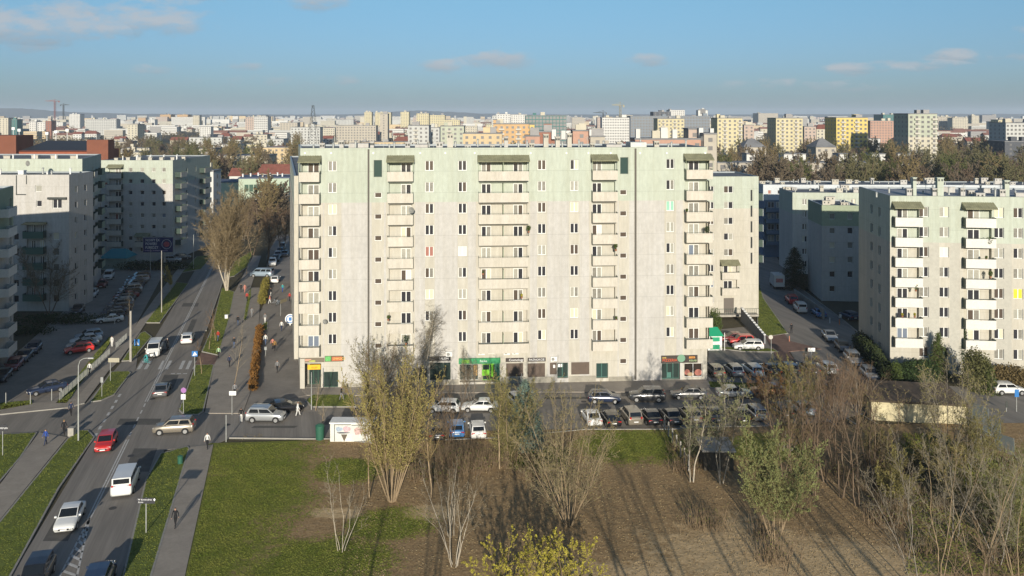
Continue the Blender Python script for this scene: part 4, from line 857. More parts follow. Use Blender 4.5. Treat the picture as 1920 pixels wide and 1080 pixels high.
for i, (px, py, L_, sp, tw, lf, lab) in enumerate(((1778,838,8.0,34,tw_grey,lf_ygreen,'wide spreading grey olive shrub tree in front of the cream garage wall'),(1836,880,5.0,30,tw_olive,lf_olive,'olive shrub beside the heap of bicycles'),(1648,868,3.4,30,tw_brown,lf_olive,'brown shrub at the left end of the cream garage wall'),
        (1750,905,4.0,32,tw_gold,lf_olive,'tan bushy shrub below the cream garage wall'),(1680,945,4.4,32,tw_olive,lf_ygreen,'olive yellow shrub right of the brown thicket'),(1810,960,5.0,32,tw_gold,lf_ygreen,'golden shrub above the pale leafless trees'),(1880,985,5.4,32,tw_olive,lf_lime,'greenish shrub next to the right hand street'),
        (1905,1040,5.0,30,tw_olive,lf_lime,'low light green shrub at the right edge'),(1440,770,4.4,30,tw_red,lf_orange,'orange brown shrub in front of the copper coloured car'),(1500,770,5.6,28,tw_olive,lf_ygreen,'yellow green shrub at the end of the car park'),(1570,775,5.8,26,tw_red,None,'reddish bare shrub beside the flat roofed garage'),(1610,770,5.6,26,tw_brown,None,'brown bare shrub against the flat garage roof'),(1540,765,5.8,26,tw_brown,None,'dark bare shrub beyond the thicket'),(1475,845,5.6,28,tw_brown,lf_olive,'brown olive shrub behind the light green tree'))):
    slim(px, py, 80+i, L_, lab, bark_grey, tw, lf, stems=10, spread=sp, r=.055, kids=(12,6,2), start=(.12,.1,.1), name='shrub', cat='shrub', base_r=.8)
# yellow blossoming tree at the bottom edge
plant('flowering_tree', tree_meshes('y', 91, bark_brown, tw_gold, lf_yellow, .06, 3, stems=8, spread=36, L=5.0, r=.09, levels=4, nseg=(5,4,3,2), kids=(8,5,2), ang=(40,42,45), ratio=(.45,.45,.5), start=(.3,.15,.1), jit=(.08,.1,.15,.2), trop=(.04,.06,.03,.0), rmin=.016), (3.7, 61.5, 0), 'bright yellow green blossoming tree at the bottom edge of the middle', 'tree')
plant('flowering_tree', tree_meshes('y', 92, bark_brown, tw_gold, lf_yellow, .06, 3, stems=6, spread=36, L=3.8, r=.07, levels=4, nseg=(5,4,3,2), kids=(6,4,2), ang=(40,42,45), ratio=(.45,.45,.5), start=(.3,.15,.1), jit=(.08,.1,.15,.2), trop=(.04,.06,.03,.0), rmin=.016), (-.4, 62.6, 0), 'lower yellow blossoming bush left of the bright yellow tree', 'tree')
# --- street trees on the left ---
def street(px, py, seed, L, lab, tw, leaf=None, bark=bark_pale, sp=14, stems=2, kids=(16,8,4), **kw):
    k = dict(stems=stems, spread=sp, L=L, r=.19, levels=4, nseg=(8,5,3,2), kids=kids, ang=(35,40,45), ratio=(.42,.42,.5), start=(.25,.15,.1), jit=(.06,.1,.15,.2), trop=(.03,.08,.06,.03), rmin=.03); k.update(kw)
    return plant('street_tree', tree_meshes('s', seed, bark, tw, leaf, .16, 2, **k), G(px, py), lab, 'tree')
street(425, 546, 101, 16.8, 'tall golden brown bare tree on the verge right of the main road', mat('golden brown twigs', (.235,.18,.10), .95, .25, 2), None, kids=(32,13,7), sp=18, stems=5, rmin=.024, start=(.32,.1,.1))
street(502, 494, 102, 12, 'reddish brown bare tree by the far end of the parking street', tw_red, None, bark_brown, 20, 1, r=.3)
street(474, 478, 103, 11.5, 'brown bare tree behind the tall golden one', tw_brown, None, bark_brown, 16, 2)
street(528, 478, 104, 11, 'brown street tree touching the left edge of the long block', tw_red, None, bark_brown, 18, 2)
street(457, 452, 105, 9.5, 'far brown bare tree above the parking street', tw_brown, None, bark_grey, 18, 2)
street(92, 592, 106, 11.5, 'dark bare tree in the shade in front of the cream block', tw_grey, None, bark_brown, 22, 3, r=.12)
street(319, 548, 107, 4.6, 'young sapling with small yellow leaves on the left verge', tw_olive, lf_ygreen, bark_pale, 6, 1, kids=(10,5,2), r=.07)
for i, (px, py, h) in enumerate(((392,656,6.0),(378,702,4.6),(404,640,5.2),(438,735,7.5),(592,770,4.4),(606,812,3.4),(240,612,5.2),(462,515,9),(448,500,10))):
    street(px, py, 110+i, h, ['thin reddish sapling beside the white car','small sapling by the zebra crossing','thin sapling on the green verge right of the road','tall thin leafless tree on the brick path','sapling on the small lawn by the corner shop','tiny sapling next to the green bin','bare sapling by the thick concrete pole','pale stemmed tree on the upper verge','second pale stemmed tree on the upper verge'][i], tw_red if i < 3 else tw_grey, None, bark_tan, 6, 1, kids=(9,4,2), r=.06, rmin=.014)
# trees south of the picture that throw their shadows into it
for i, (x, y, h) in enumerate(((8,37,14),(14,40,15),(19,36,14.5),(24,41,15),(30,38,14),(36,40,13.5),(1,36,12.5),(-5,38,12.5),(11,45,11.5),(27,47,11),(-11,41,10.5),(43,40,12.5))):
    if i < 4: PRO = globals().setdefault('PRO', []); PRO.append(tree_meshes('p', 130+i, bark_brown, tw_brown, None, stems=2+i % 2, spread=9, L=14, r=.16, levels=4, nseg=(8,4,3,2), kids=(6,4,1), ang=(35,40,45), ratio=(.30,.42,.5), start=(.5,.15,.1), jit=(.05,.1,.15,.2), trop=(.03,.08,.06,.03), rmin=.02))
    plant('bare_tree', PRO[i % 4], (x, y, 0), 'tall bare tree standing below the lower edge of the view', 'tree', 'tall bare trees below the view', i*1.3, (1, 1, h/14.5))
# --- evergreens ---
def conifer(loc, h, rad, seed, leaf, label, name='spruce_tree', dens=1.0, top=.06, cat='tree'):
    rng = np.random.default_rng(seed); n = int(h*9*dens); A, B_, ra, pts = [], [], [], []
    for i in range(n):
        z = h*(.06+.92*(i/n)); rr = rad*((1-z/h)**.8+.03)*rng.uniform(.75, 1.1)
        for k in range(7):
            a = rng.uniform(0, 6.283); e = np.array([math.cos(a)*rr, math.sin(a)*rr, z-rr*.22+.1]); s0_ = np.array([0, 0, z]); A.append(s0_); B_.append(e); ra.append(.025)
            m = int(12*rr+4); f = rng.random((m, 1))**.6; pts.append(s0_+(e-s0_)*f+rng.normal(scale=.09, size=(m, 3))*(1+f))
    Pt = np.concatenate(pts); A, B_ = np.array(A), np.array(B_); ra = np.array(ra)
    A = np.vstack([A, [[0, 0, -.1]]]); B_ = np.vstack([B_, [[0, 0, h]]]); ra = np.append(ra, .12)
    return plant(name, [('trunk', segmesh('trunk', A, B_, ra, ra*.3, bark_brown, 3)), ('foliage', leafmesh('foliage', Pt, .13, leaf, rng, .3, .35))], loc, label, cat)
conifer(G(984, 842), 7.4, 2.5, 201, lf_blue, 'bluish grey spruce in the middle between parked cars', dens=2.1)
conifer(G(1727, 692), 5.9, 1.5, 202, lf_blue, 'small blue spruce against the white balconied block'); conifer(G(1759, 708), 6.2, 1.7, 203, lf_green, 'yellow green spruce right of the small blue one')
conifer(G(1806, 700), 6.7, 1.25, 204, lf_dark, 'dark slender cypress in front of the right hand block', 'cypress_tree', 1.3)
conifer(G(1490, 540), 8.6, 4.2, 205, lf_dark, 'broad dark fir in the shade behind the white box van', dens=.9)
conifer(G(1850, 735), 4.0, 2.0, 207, lf_green, 'small green fir right of the slender cypress')
def bushmass(name, boxes, n, size, leaf, label, cat, seed=1, asp=.6, kind=None, group=None):
    """foliage spread through rounded volumes: (cx,cy,cz,rx,ry,rz)"""
    rng = np.random.default_rng(seed); P_ = []; vol = sum(b[3]*b[4]*b[5] for b in boxes)
    for b in boxes:
        k = max(10, int(n*b[3]*b[4]*b[5]/vol)); v = rng.normal(size=(k, 3)); v /= np.linalg.norm(v, axis=1, keepdims=True); v *= (rng.random((k, 1))**.42)*rng.uniform(.8, 1.15, (k, 1)); v = np.array(b[:3])+v*np.array(b[3:]); P_.append(v[v[:, 2] > .02])
    me = leafmesh('foliage', np.concatenate(P_), size, leaf, rng, 0, asp); o = inst(name, me); tag(o, label, cat, group, kind); return o
def hedge(p, q, wd_, h, n, leaf, label, seed, step=1.0, size=.12, wob=.15):
    p, q = Vector(p[:2]), Vector(q[:2]); L_ = (q-p).length; k = max(2, int(L_/step)); rr = random.Random(seed); bx = []
    for i in range(k):
        c = p.lerp(q, (i+.5)/k); bx.append((c.x+rr.uniform(-wob, wob), c.y+rr.uniform(-wob, wob), h*.46, max(step, wd_/2)*.75, wd_/2*rr.uniform(.9, 1.1) if abs((q-p).x) > abs((q-p).y) else max(step*.75, wd_/2), h*.55*rr.uniform(.88, 1.1)))
    return bushmass('hedge', bx, n, size, leaf, label, 'hedge', seed)
def hedge2(pts, wd_, h, n, leaf, label, seed, size=.12):
    rr = random.Random(seed); bx = []
    for p, q in zip(pts, pts[1:]):
        p, q = Vector(p[:2]), Vector(q[:2]); k = max(2, int((q-p).length/.8))
        for i in range(k): c = p.lerp(q, (i+.5)/k); bx.append((c.x+rr.uniform(-.1, .1), c.y+rr.uniform(-.1, .1), h*.48, wd_/2*rr.uniform(.85, 1.15), wd_/2*rr.uniform(.85, 1.15), h*.54*rr.uniform(.86, 1.12)))
    return bushmass('hedge', bx, n, size, leaf, label, 'hedge', seed)
hedge2([G(474, 735), G(487, 618)], 1.25, 1.05, 12000, lf_orange, 'long orange brown hedge between the path and the parking street', 301)
hedge2([G(491, 572), G(499, 530)], 1.7, 1.4, 7000, mat('mustard green hedge leaves', (.20,.17,.035), .95, .35, 2), 'mustard green hedge farther up the parking street', 302)
hedge2([G(1612, 655), G(1665, 720), G(1680, 726)], 2.4, 2.8, 26000, mat('dark olive hedge leaves', (.04,.055,.018), .95, .4, .9), 'tall dark hedge running down beside the right hand street', 303, .14)
hedge2([G(1692, 724), G(1745, 716)], 2.6, 3.1, 18000, lf_dark, 'dark thuja hedge in front of the lowest white balconies', 304, .14)
bushmass('bush', [(*G(1680, 726)[:2], 1.5, .8, .8, 1.9)], 3500, .12, lf_green, 'single green conical thuja at the corner of the tall hedge', 'shrub', 305)
bushmass('bush', [(*G(1834, 735)[:2], 2.4, 2.0, 1.4, 2.8), (*G(1826, 730)[:2], 3.6, 1.2, 1.1, 2.0)], 6500, .13, tmat('brownish evergreen foliage', (.10,.10,.04)), 'tall brownish green bush with pale blossom right of the cypress', 'shrub', 306)
hedge2([G(1862, 722), G(1935, 728)], 3.4, 2.8, 9000, tmat('russet shrub leaves', (.16,.12,.055), .4, 1), 'russet shrubbery along the foot of the block above the white car', 307, .13)
bushmass('bush', [(G(1340, 634).x, G(1340, 634).y, 2.2, 1.2, 1.2, 2.6), (G(1333, 634).x, G(1333, 634).y, 2.0, 1.1, 1, 2.2)], 3600, .13, lf_green, 'green and rusty bush behind the kiosk with the green roof', 'shrub', 308)
bushmass('bush', [(G(320, 505).x, G(320, 505).y, .8, 6, 1.2, 1.0)], 2500, .15, lf_dark, 'low dark hedge under the billboard', 'hedge', 309)
bushmass('bush', [(G(230, 506).x+4, G(230, 506).y, 1.0, 6.5, 1.3, 1.3)], 2600, .15, lf_dark, 'dark low hedge beside the teal roofed shed', 'hedge', 310)
bushmass('bush', [(G(115, 605).x, G(115, 605).y, .7, 9, 2.4, .9), (G(50, 625).x, G(50, 625).y, .6, 5, 2.5, .8)], 5000, .15, lf_dark, 'dark shrub bed at the foot of the shaded cream block', 'hedge', 311)
# scrub along the south side of the car park and in the lower right (a mass nobody could count)
rr = random.Random(77); bx = []
for k in range(50):
    px = rr.choice((rr.uniform(770, 1000), rr.uniform(1260, 1640), rr.uniform(1420, 1900), rr.uniform(1640, 1920))); py = rr.uniform(842, 905) if px < 1000 else rr.uniform(845, 1060)
    g_ = G(px, py); h = rr.uniform(.4, 1.3); bx.append((g_.x, g_.y, h*.4, rr.uniform(.8, 2.0), rr.uniform(.7, 1.6), h))
rng = np.random.default_rng(5); A, B_, LP = [], [], []
for b in bx:
    k = int(70*b[3]*b[4]); c = np.array([b[0], b[1], 0])+rng.normal(size=(k, 3))*np.array([b[3]*.5, b[4]*.5, 0]); t = c+np.stack([rng.normal(scale=.35, size=k), rng.normal(scale=.35, size=k), rng.uniform(.3, 1.0, k)*b[5]*1.9], 1); A.append(c); B_.append(t); LP.append(t-(t-c)*rng.random((k, 1))*.6)
A, B_ = np.concatenate(A), np.concatenate(B_)
o = inst('undergrowth', segmesh('undergrowth', A, B_, np.full(len(A), .02), np.full(len(A), .008), tw_brown, 3)); tag(o, 'tangle of bare brown stems in the lower right scrub', 'undergrowth', None, 'stuff')
o = inst('undergrowth', leafmesh('undergrowth', np.concatenate(LP), .09, tmat('dull green scrub leaves', (.10,.105,.03), .4, .7), rng)); tag(o, 'small dull leaves among the scrub', 'undergrowth', None, 'stuff')
# grass
def inside(P_, poly):
    x, y = P_[:, 0], P_[:, 1]; c = np.zeros(len(P_), bool); n = len(poly); j = n-1
    for i in range(n):
        xi, yi = poly[i]; xj, yj = poly[j]; hit = ((yi > y) != (yj > y)) & (x < (xj-xi)*(y-yi)/((yj-yi) or 1e-9)+xi); c ^= hit; j = i
    return c
def tufts(name, P_, z, h, m, label, blades=2):
    k = len(P_); P_ = np.repeat(P_, blades, 0)+rng.normal(scale=.05, size=(k*blades, 2)); k = len(P_); a = rng.uniform(0, math.pi, k); s = np.stack([np.cos(a), np.sin(a)], 1)*rng.uniform(.03, .08, (k, 1)); hh = h*rng.uniform(.5, 1.3, k); zz = np.full(k, z); ln = rng.normal(scale=.05, size=(k, 2))
    V = np.stack([np.c_[P_-s, zz], np.c_[P_+s, zz], np.c_[P_+s*.25+ln, zz+hh], np.c_[P_-s*.25+ln, zz+hh*.95]], 1).reshape(-1, 3)
    o = inst(name, rawmesh(name, V, np.arange(4*k).reshape(-1, 4), m)); tag(o, label, 'grass', None, 'stuff'); return o
cand = []
for ins in LAWNS:
    a = np.array(ins); lo, hi = a.min(0), a.max(0); lo = np.maximum(lo, (-75, 60)); 
    if (hi <= lo).any(): continue
    n_ = int(min(60000, (hi-lo).prod()*34)); p_ = rng.random((n_, 2))*(hi-lo)+lo; cand.append(p_[inside(p_, ins)])
tufts('grass', np.concatenate(cand), .11, .055, grass_bl, 'short green grass on the verges')
p_ = rng.random((170000, 2))*np.array([60, 36])+np.array([-38, 62]); keep = inside(p_, [(-22,50),(-25.3,66.6),(-32.2,92.6),(-30,93.0),(-21,94),(-5,96.5),(20,97.6),(22,62),(22,50)])
def msk(P_, bl, s=1.0):
    v = np.full(len(P_), -9.0)
    for (x, y, a, c) in bl: v = np.maximum(v, 1-((P_[:, 0]-x)/a)**2-((P_[:, 1]-y)/c)**2)
    return v
gv = msk(p_, [(-28,76,8.5,22),(-31,96,9,7),(13.5,93,6,5),(-15.5,68,6,4.5),(-17,86,3.5,3),(2,90,4,3),(-10.5,75,3.5,3),(27,92,5,4)])+rng.normal(scale=.35, size=len(p_))+np.sin(p_[:, 0]*.9+np.sin(p_[:, 1]*.7)*2)*.25
tufts('grass', p_[keep & (gv > .05)], .04, .055, grass_bl, 'green grass of the meadow left and behind')
p2 = rng.random((34000, 2))*np.array([74, 36])+np.array([-30, 62]); gv = msk(p2, [(-24,76,11,22),(13.5,93,6,5)])
tufts('dry_grass', p2[(gv < .1) & (p2[:, 1] < 96)], .04, .07, straw, 'dry straw and stalks on the bare soil', 1)
p3 = rng.random((30000, 2))*np.array([30, 34])+np.array([42, 62]); tufts('grass', p3[inside(p3, P((1700,800),(1850,850),(1925,940),(2100,1200),(1800,1200),(1640,960)))], .04, .25, grass_bl, 'rough green grass on the bank by the right hand street', 1)
# ---------------- vehicles ----------------
def paintm(name, c, rough=.32, metal=.0): return mat(name, c, rough, spec=.5, metal=metal, coat=.6)
PT = {'white': paintm('white car paint', (.66,.66,.63)), 'silver': paintm('silver car paint', (.36,.37,.37), .3, .4), 'grey': paintm('grey car paint', (.13,.13,.13), .3, .3), 'dark': paintm('charcoal car paint', (.035,.037,.04)),
      'black': paintm('black car paint', (.012,.012,.014)), 'navy': paintm('navy car paint', (.018,.028,.06)), 'blue': paintm('blue car paint', (.05,.16,.36)), 'red': paintm('red car paint', (.50,.025,.02)), 'wine': paintm('dark red car paint', (.16,.012,.014)),
      'beige': paintm('beige grey car paint', (.24,.21,.165), .3, .3), 'copper': paintm('copper car paint', (.33,.13,.045), .3, .3), 'lblue': paintm('light blue grey car paint', (.27,.34,.40), .3, .2), 'green': paintm('dark green car paint', (.02,.05,.035))}
tyre = mat('tyre rubber', (.018,.018,.018), .9); rimm = mat('alloy rim', (.38,.38,.37), .35, metal=.5); cglass = mat('car glass', (.012,.015,.018), .06, spec=.6); lampw = mat('headlamp glass', (.62,.62,.6), .15, spec=.6); lampr = mat('tail lamp plastic', (.38,.015,.012), .25)
plate_m = mat('number plate', (.7,.7,.68), .5); under = mat('black plastic trim', (.02,.02,.02), .8)
# length, width, height, bonnet height, belt, (windscreen base, roof front, roof rear, rear glass base), boot height, wheelbase fraction
CT = {'saloon': (4.55,1.80,1.43,.80,.93,(.22,.02,-.24,-.38),.98,.60), 'hatch': (4.05,1.74,1.48,.84,.95,(.26,.08,-.38,-.47),.97,.61), 'suv': (4.45,1.84,1.69,1.0,1.10,(.25,.09,-.40,-.475),1.12,.60), 'estate': (4.6,1.78,1.48,.82,.95,(.23,.05,-.42,-.485),.98,.59),
      'van': (4.95,1.92,1.95,1.12,1.22,(.37,.22,-.485,-.495),1.25,.61), 'smallvan': (4.2,1.8,1.82,1.0,1.12,(.30,.15,-.485,-.495),1.15,.62), 'coupe': (4.4,1.80,1.34,.76,.88,(.20,.0,-.20,-.40),.92,.60)}
def car_parts(ty):
    L_, W_, Hh, hb, bl, (wb_, rf, rr_, rb), bt, wbf = CT[ty]; out = []; hw = W_/2; zb = .24
    st = [(-.5,.42,bt-.22,.84),(-.492,.30,bt-.05,.93),(-.46,zb,bt,.985),(rb,zb,bt+.01 if rb > -.47 else bt,1),(-.3,zb,bl+.01,1),(0,zb,bl,1),(wb_-.02,zb,bl-.01,1),(wb_+.03,zb,bl-.05,1),(.40,zb,hb,.98),(.465,zb+.02,hb-.08,.93),(.492,.30,hb-.20,.86),(.5,.38,hb-.32,.78)]
    st = sorted(st, key=lambda q: q[0]); vs = []; n = 14
    for (xf, zb_, zt, ws) in st:
        w_ = hw*ws; x = xf*L_; zm_ = min(zt-.12, .62)
        half = [(w_*.86, zb_), (w_*.985, zb_+.14), (w_, zm_), (w_*.985, zt-.10), (w_*.92, zt-.025), (w_*.6, zt+.012), (0, zt+.028)]
        ring = [(x, y, z) for y, z in half]+[(x, -y, z) for y, z in half[-2::-1]]; vs += ring
    m = 13; b = MB(); fs = []
    for i in range(len(st)-1):
        for j in range(m-1): fs.append((i*m+j, (i+1)*m+j, (i+1)*m+j+1, i*m+j+1))
        fs.append((i*m+m-1, (i+1)*m+m-1, (i+1)*m, i*m))
    b.add(vs, fs, 0, True); b.add(vs[:m], [tuple(range(m))[::-1]]); b.add(vs[-m:], [tuple(range(m))])
    # cabin
    xb0, xb1, xt0, xt1 = wb_*L_, rb*L_, rf*L_, rr_*L_; yb, yt = hw*.93, hw*(.80 if ty not in ('van', 'smallvan') else .86); z0, z1 = bl-.04, Hh-.045
    cb = [(xb0, yb*.93, z0), (xt0, yt, z1), (xt1, yt, z1), (xb1, yb*.93, z0)]; xm_ = (xt0+xt1)/2
    V = [(x, y, z) for x, y, z in cb]+[(x, -y, z) for x, y, z in cb]+[(xm_, yt*.98, Hh-.01), (xm_, -yt*.98, Hh-.01), (xt0, 0, z1+.03), (xt1, 0, z1+.03), (xm_, 0, Hh+.012), (xb0+.06, 0, z0), (xb1-.02, 0, z0)]
    b.add(V, [(0, 3, 2, 8, 1), (4, 5, 9, 6, 7), (0, 1, 10, 13), (13, 10, 5, 4), (3, 14, 11, 2), (14, 7, 6, 11), (1, 8, 12, 10), (8, 2, 11, 12), (10, 12, 9, 5), (12, 11, 6, 9)])
    b.box(-L_*.44, L_*.44, -hw*.9, hw*.9, .17, .3, 1)
    wr = .31 if ty not in ('suv', 'van') else .35; wx = L_*wbf/2
    for sx in (-wx-.02, wx+.06):
        for sy in (1, -1): b.add([(sx+(wr+.065)*math.cos(a), sy*(hw+.004), wr+(wr+.065)*math.sin(a)) for a in [math.pi*i/10-.25+.5*i/10*0 for i in range(11)]]+[(sx+(wr+.02), sy*(hw+.004), .17), (sx-(wr+.02), sy*(hw+.004), .17)], [tuple(range(11))+(12, 11)], 1)
    out.append(('body', b.mesh('body', [PT['white'], under]), None))
    def lerp3(a, c, f): return tuple(a[i]+(c[i]-a[i])*f for i in range(3))
    def pane(A, B, C_, D, off, u0, u1, v0, v1, nm):      # A,B bottom; D,C top
        f = lambda u, v: Vector(lerp3(lerp3(A, B, u), lerp3(D, C_, u), v)); nrm = (Vector(B)-Vector(A)).cross(Vector(D)-Vector(A)).normalized()*off; q = MB(); q.quad(f(u0, v0)+nrm, f(u1, v0)+nrm, f(u1, v1)+nrm, f(u0, v1)+nrm); out.append((nm, q.mesh(nm, cglass), None))
    A0_, A1_, A2_, A3_ = V[0], V[1], V[2], V[3]; B0_, B1_, B2_, B3_ = V[4], V[5], V[6], V[7]
    pane(B0_, A0_, A1_, B1_, .04, .05, .95, .12, .93, 'windscreen'); pane(A3_, B3_, B2_, A2_, .028, .08, .92, .18 if ty not in ('van', 'smallvan') else .3, .9, 'rear_window')
    ns = [(.05, .50), (.54, .93)] if ty not in ('van', 'smallvan') else [(.03, .36), (.40, .66), (.70, .96)]
    for u0, u1 in ns:
        u0, u1 = 1-u1, 1-u0
        pane(A3_, A0_, A1_, A2_, -.006, u0, u1, .16, .88, 'side_window'); pane(B0_, B3_, B2_, B1_, -.006, 1-u1, 1-u0, .16, .88, 'side_window')
    # fix facing so that the panes sit just outside the cabin skin
    w_ = MB(); w_.tube((0, -.10, 0), (0, .10, 0), wr, n=14); wm2 = w_.mesh('wheel', tyre); r_ = MB(); r_.tube((0, -.112, 0), (0, .112, 0), wr*.64, n=10); rm2 = r_.mesh('rim', rimm)
    for sx in (-wx-.02, wx+.06):
        for sy in (1, -1): out.append(('wheel', wm2, (sx, sy*(hw-.075), wr), rm2))
    hl = MB(); hl.box(-.06, .07, -.2, .2, -.09, .07); hm = hl.mesh('headlight', lampw); tl = MB()
    if ty in ('van', 'smallvan', 'suv', 'estate'): tl.box(-.05, .06, -.09, .09, -.22, .25)
    else: tl.box(-.05, .07, -.19, .19, -.08, .08)
    tm = tl.mesh('tail_light', lampr)
    for sy in (1, -1): out.append(('headlight', hm, (L_*.462, sy*hw*.66, hb-.19))); out.append(('tail_light', tm, (-L_*.487, sy*hw*(.80 if ty in ('van', 'smallvan') else .70), bt-.2)))
    pm = MB(); pm.box(-.012, .012, -.26, .26, -.055, .055); pm = pm.mesh('number_plate', plate_m); out.append(('number_plate', pm, (L_*.502+.006, 0, .45))); out.append(('number_plate', pm, (-L_*.502-.006, 0, .62)))
    mm_ = MB(); mm_.box(-.05, .08, -.09, .09, -.07, .07); mm_ = mm_.mesh('wing_mirror', PT['white'])
    for sy in (1, -1): out.append(('wing_mirror', mm_, (xb0-.28, sy*(hw+.07), bl+.04)))
    gm = MB(); gm.box(-.01, .02, -.42, .42, -.07, .07); out.append(('grille', gm.mesh('grille', under), (L_*.497, 0, hb-.33)))
    return out
_CP = {}
def car_at(x, y, hd, ty, col, label, group=None, z=.02, roof=False, cat='car', detail=True):
    if ty not in _CP: _CP[ty] = car_parts(ty)
    t = empty('parked_car' if group else 'car', (x, y, z), R(hd), label, cat, group)
    if cat == 'van': t.name = 'van'
    for q in _CP[ty]:
        nm, me, loc = q[0], q[1], q[2]
        if not detail and nm in ('number_plate', 'wing_mirror', 'grille'): continue
        o = inst(nm, me, t, loc or (0, 0, 0), mats=[PT[col]] if nm in ('body', 'wing_mirror') else None)
        if len(q) > 3: inst('rim', q[3], o)
    if roof:
        b = MB(); L_, W_, Hh = CT[ty][:3]
        for sy in (1, -1): b.tube((L_*.02, sy*W_*.36, Hh+.06), (-L_*.38, sy*W_*.36, Hh+.06), .02, n=4)
        b.build('roof_rail', steel, t)
    return t
def car(px, py, hd, ty, col, label, group=None, **k):
    g_ = G(px, py); return car_at(g_.x, g_.y, hd, ty, col, label, group, **k)
AW, TO = 104.8, -75.2
car(131, 981, TO, 'saloon', 'white', 'white saloon driving towards the viewer at the bottom left of the main road'); car(68, 1094, TO, 'suv', 'black', 'black car cut by the bottom edge in the lane nearest the left verge')
car(186, 1100, AW, 'suv', 'navy', 'dark blue black car driving away, cut by the bottom edge'); car(236, 915, AW, 'van', 'white', 'white passenger van driving away past the direction sign', cat='van')
car(199, 839, TO, 'hatch', 'red', 'red hatchback driving towards the viewer at the junction'); car(304, 738, AW, 'saloon', 'grey', 'dark grey car driving away just past the side street')
car(290, 664, TO, 'van', 'white', 'white minibus coming over the zebra crossing beside a motorcyclist', cat='van'); car(352, 641, AW, 'hatch', 'white', 'small white car driving away above the zebra crossing')
car(327, 811, 188, 'suv', 'beige', 'beige grey car turning out of the cross street'); car(499, 789, -2, 'suv', 'silver', 'silver white off-road car with roof rails at the start of the cross street', roof=True)
car(533, 772, 24, 'saloon', 'black', 'black car turning just behind the silver white off-road car')
# left car park
PD = Vector((-.29, .957)); c0_ = G(148, 661)
car(88, 736, 219, 'saloon', 'navy', 'dark blue saloon alone at the near end of the left car park')
for i, (ty, col, lab) in enumerate((('hatch','red','bright red car first in the sunlit row by the railing'),('saloon','silver','silver car squeezed right behind the bright red one'),('saloon','white','white car third in the sunlit row by the railing'),('hatch','lblue','bluish grey car at the far end of the sunlit row by the railing'))):
    p_ = Vector(c0_[:2])+PD*2.75*i; car_at(p_.x, p_.y, 215, ty, col, lab, 'cars parked by the railing')
car(206, 604, 205, 'coupe', 'white', 'white coupe with pale wheels at the sunlit end of the shaded row', 'cars parked in the shaded row')
ords = ['next','second','third','fourth','fifth','sixth','seventh','eighth','ninth','tenth','eleventh','twelfth','thirteenth','fourteenth']
ccs = ['black','navy','dark','grey','silver','dark','wine','black','silver','navy','black','grey','silver','dark']
nmc = {'black':'black','navy':'navy','dark':'charcoal','grey':'grey','silver':'silver','wine':'dark red','white':'white'}
p0_ = Vector(G(206, 604)[:2])
for i in range(14):
    p_ = p0_+PD*(2.85*(i+1)); ty = ['hatch','saloon','estate','suv','hatch'][i % 5]
    car_at(p_.x, p_.y, 213+(i*7 % 5), ty, ccs[i], f'{nmc[ccs[i]]} {ty if ty != "suv" else "off-roader"}, {ords[i]} from the white coupe in the shaded row', 'cars parked in the shaded row', detail=False)
for (px, py, ty, col, lab, ct) in ((204,523,'smallvan','white','white van parked by the shaded wall near the teal roofed shed','van'),(192,538,'hatch','wine','dark red car between the white van and the white car by the shaded wall','car'),(173,556,'hatch','white','white hatchback parked by the shaded wall in front of the dark red car','car'),(146,586,'saloon','black','black car parked by the corner of the shaded cream block','car'),
        (63,660,'hatch','navy','navy car in the shade beside the leftmost block','car'),(45,675,'saloon','dark','charcoal car behind the navy one beside the leftmost block','car'),(26,692,'hatch','wine','dark red car catching light beside the leftmost block','car'),(4,712,'saloon','black','black car at the left edge beside the leftmost block','car')):
    car(px, py, -73, ty, col, lab, 'cars parked along the left blocks', cat=ct)
for (px, py, hd, ty, col, lab) in ((322,492,10,'suv','silver','silver car parked to the right of the billboard pole'),(300,497,190,'saloon','black','black car parked right behind the billboard pole'),(342,486,15,'hatch','grey','grey car beyond the billboard')):
    car(px, py, hd, ty, col, lab, 'cars parked by the billboard', detail=False)
car(516, 529, 100, 'hatch', 'white', 'small white car driving up the parking street beside the mustard hedge'); car(491, 519, 176, 'van', 'lblue', 'light blue van crossing at the top of the mustard hedge', cat='van')
for (px, py, ty, col, lab) in ((511,497,'suv','white','white car first in the row by the far end of the wing'),(517,489,'saloon','black','black car second in the row by the far end of the wing'),(521,482,'hatch','silver','silver car third in the row by the far end of the wing'),(525,475,'saloon','navy','navy car fourth in the row by the far end of the wing'),(529,468,'smallvan','beige','beige van last in the row by the far end of the wing'),(534,480,'saloon','dark','dark car beside the navy one by the wing wall')):
    car(px, py, -76, ty, col, lab, 'cars parked at the far end of the street', detail=False)
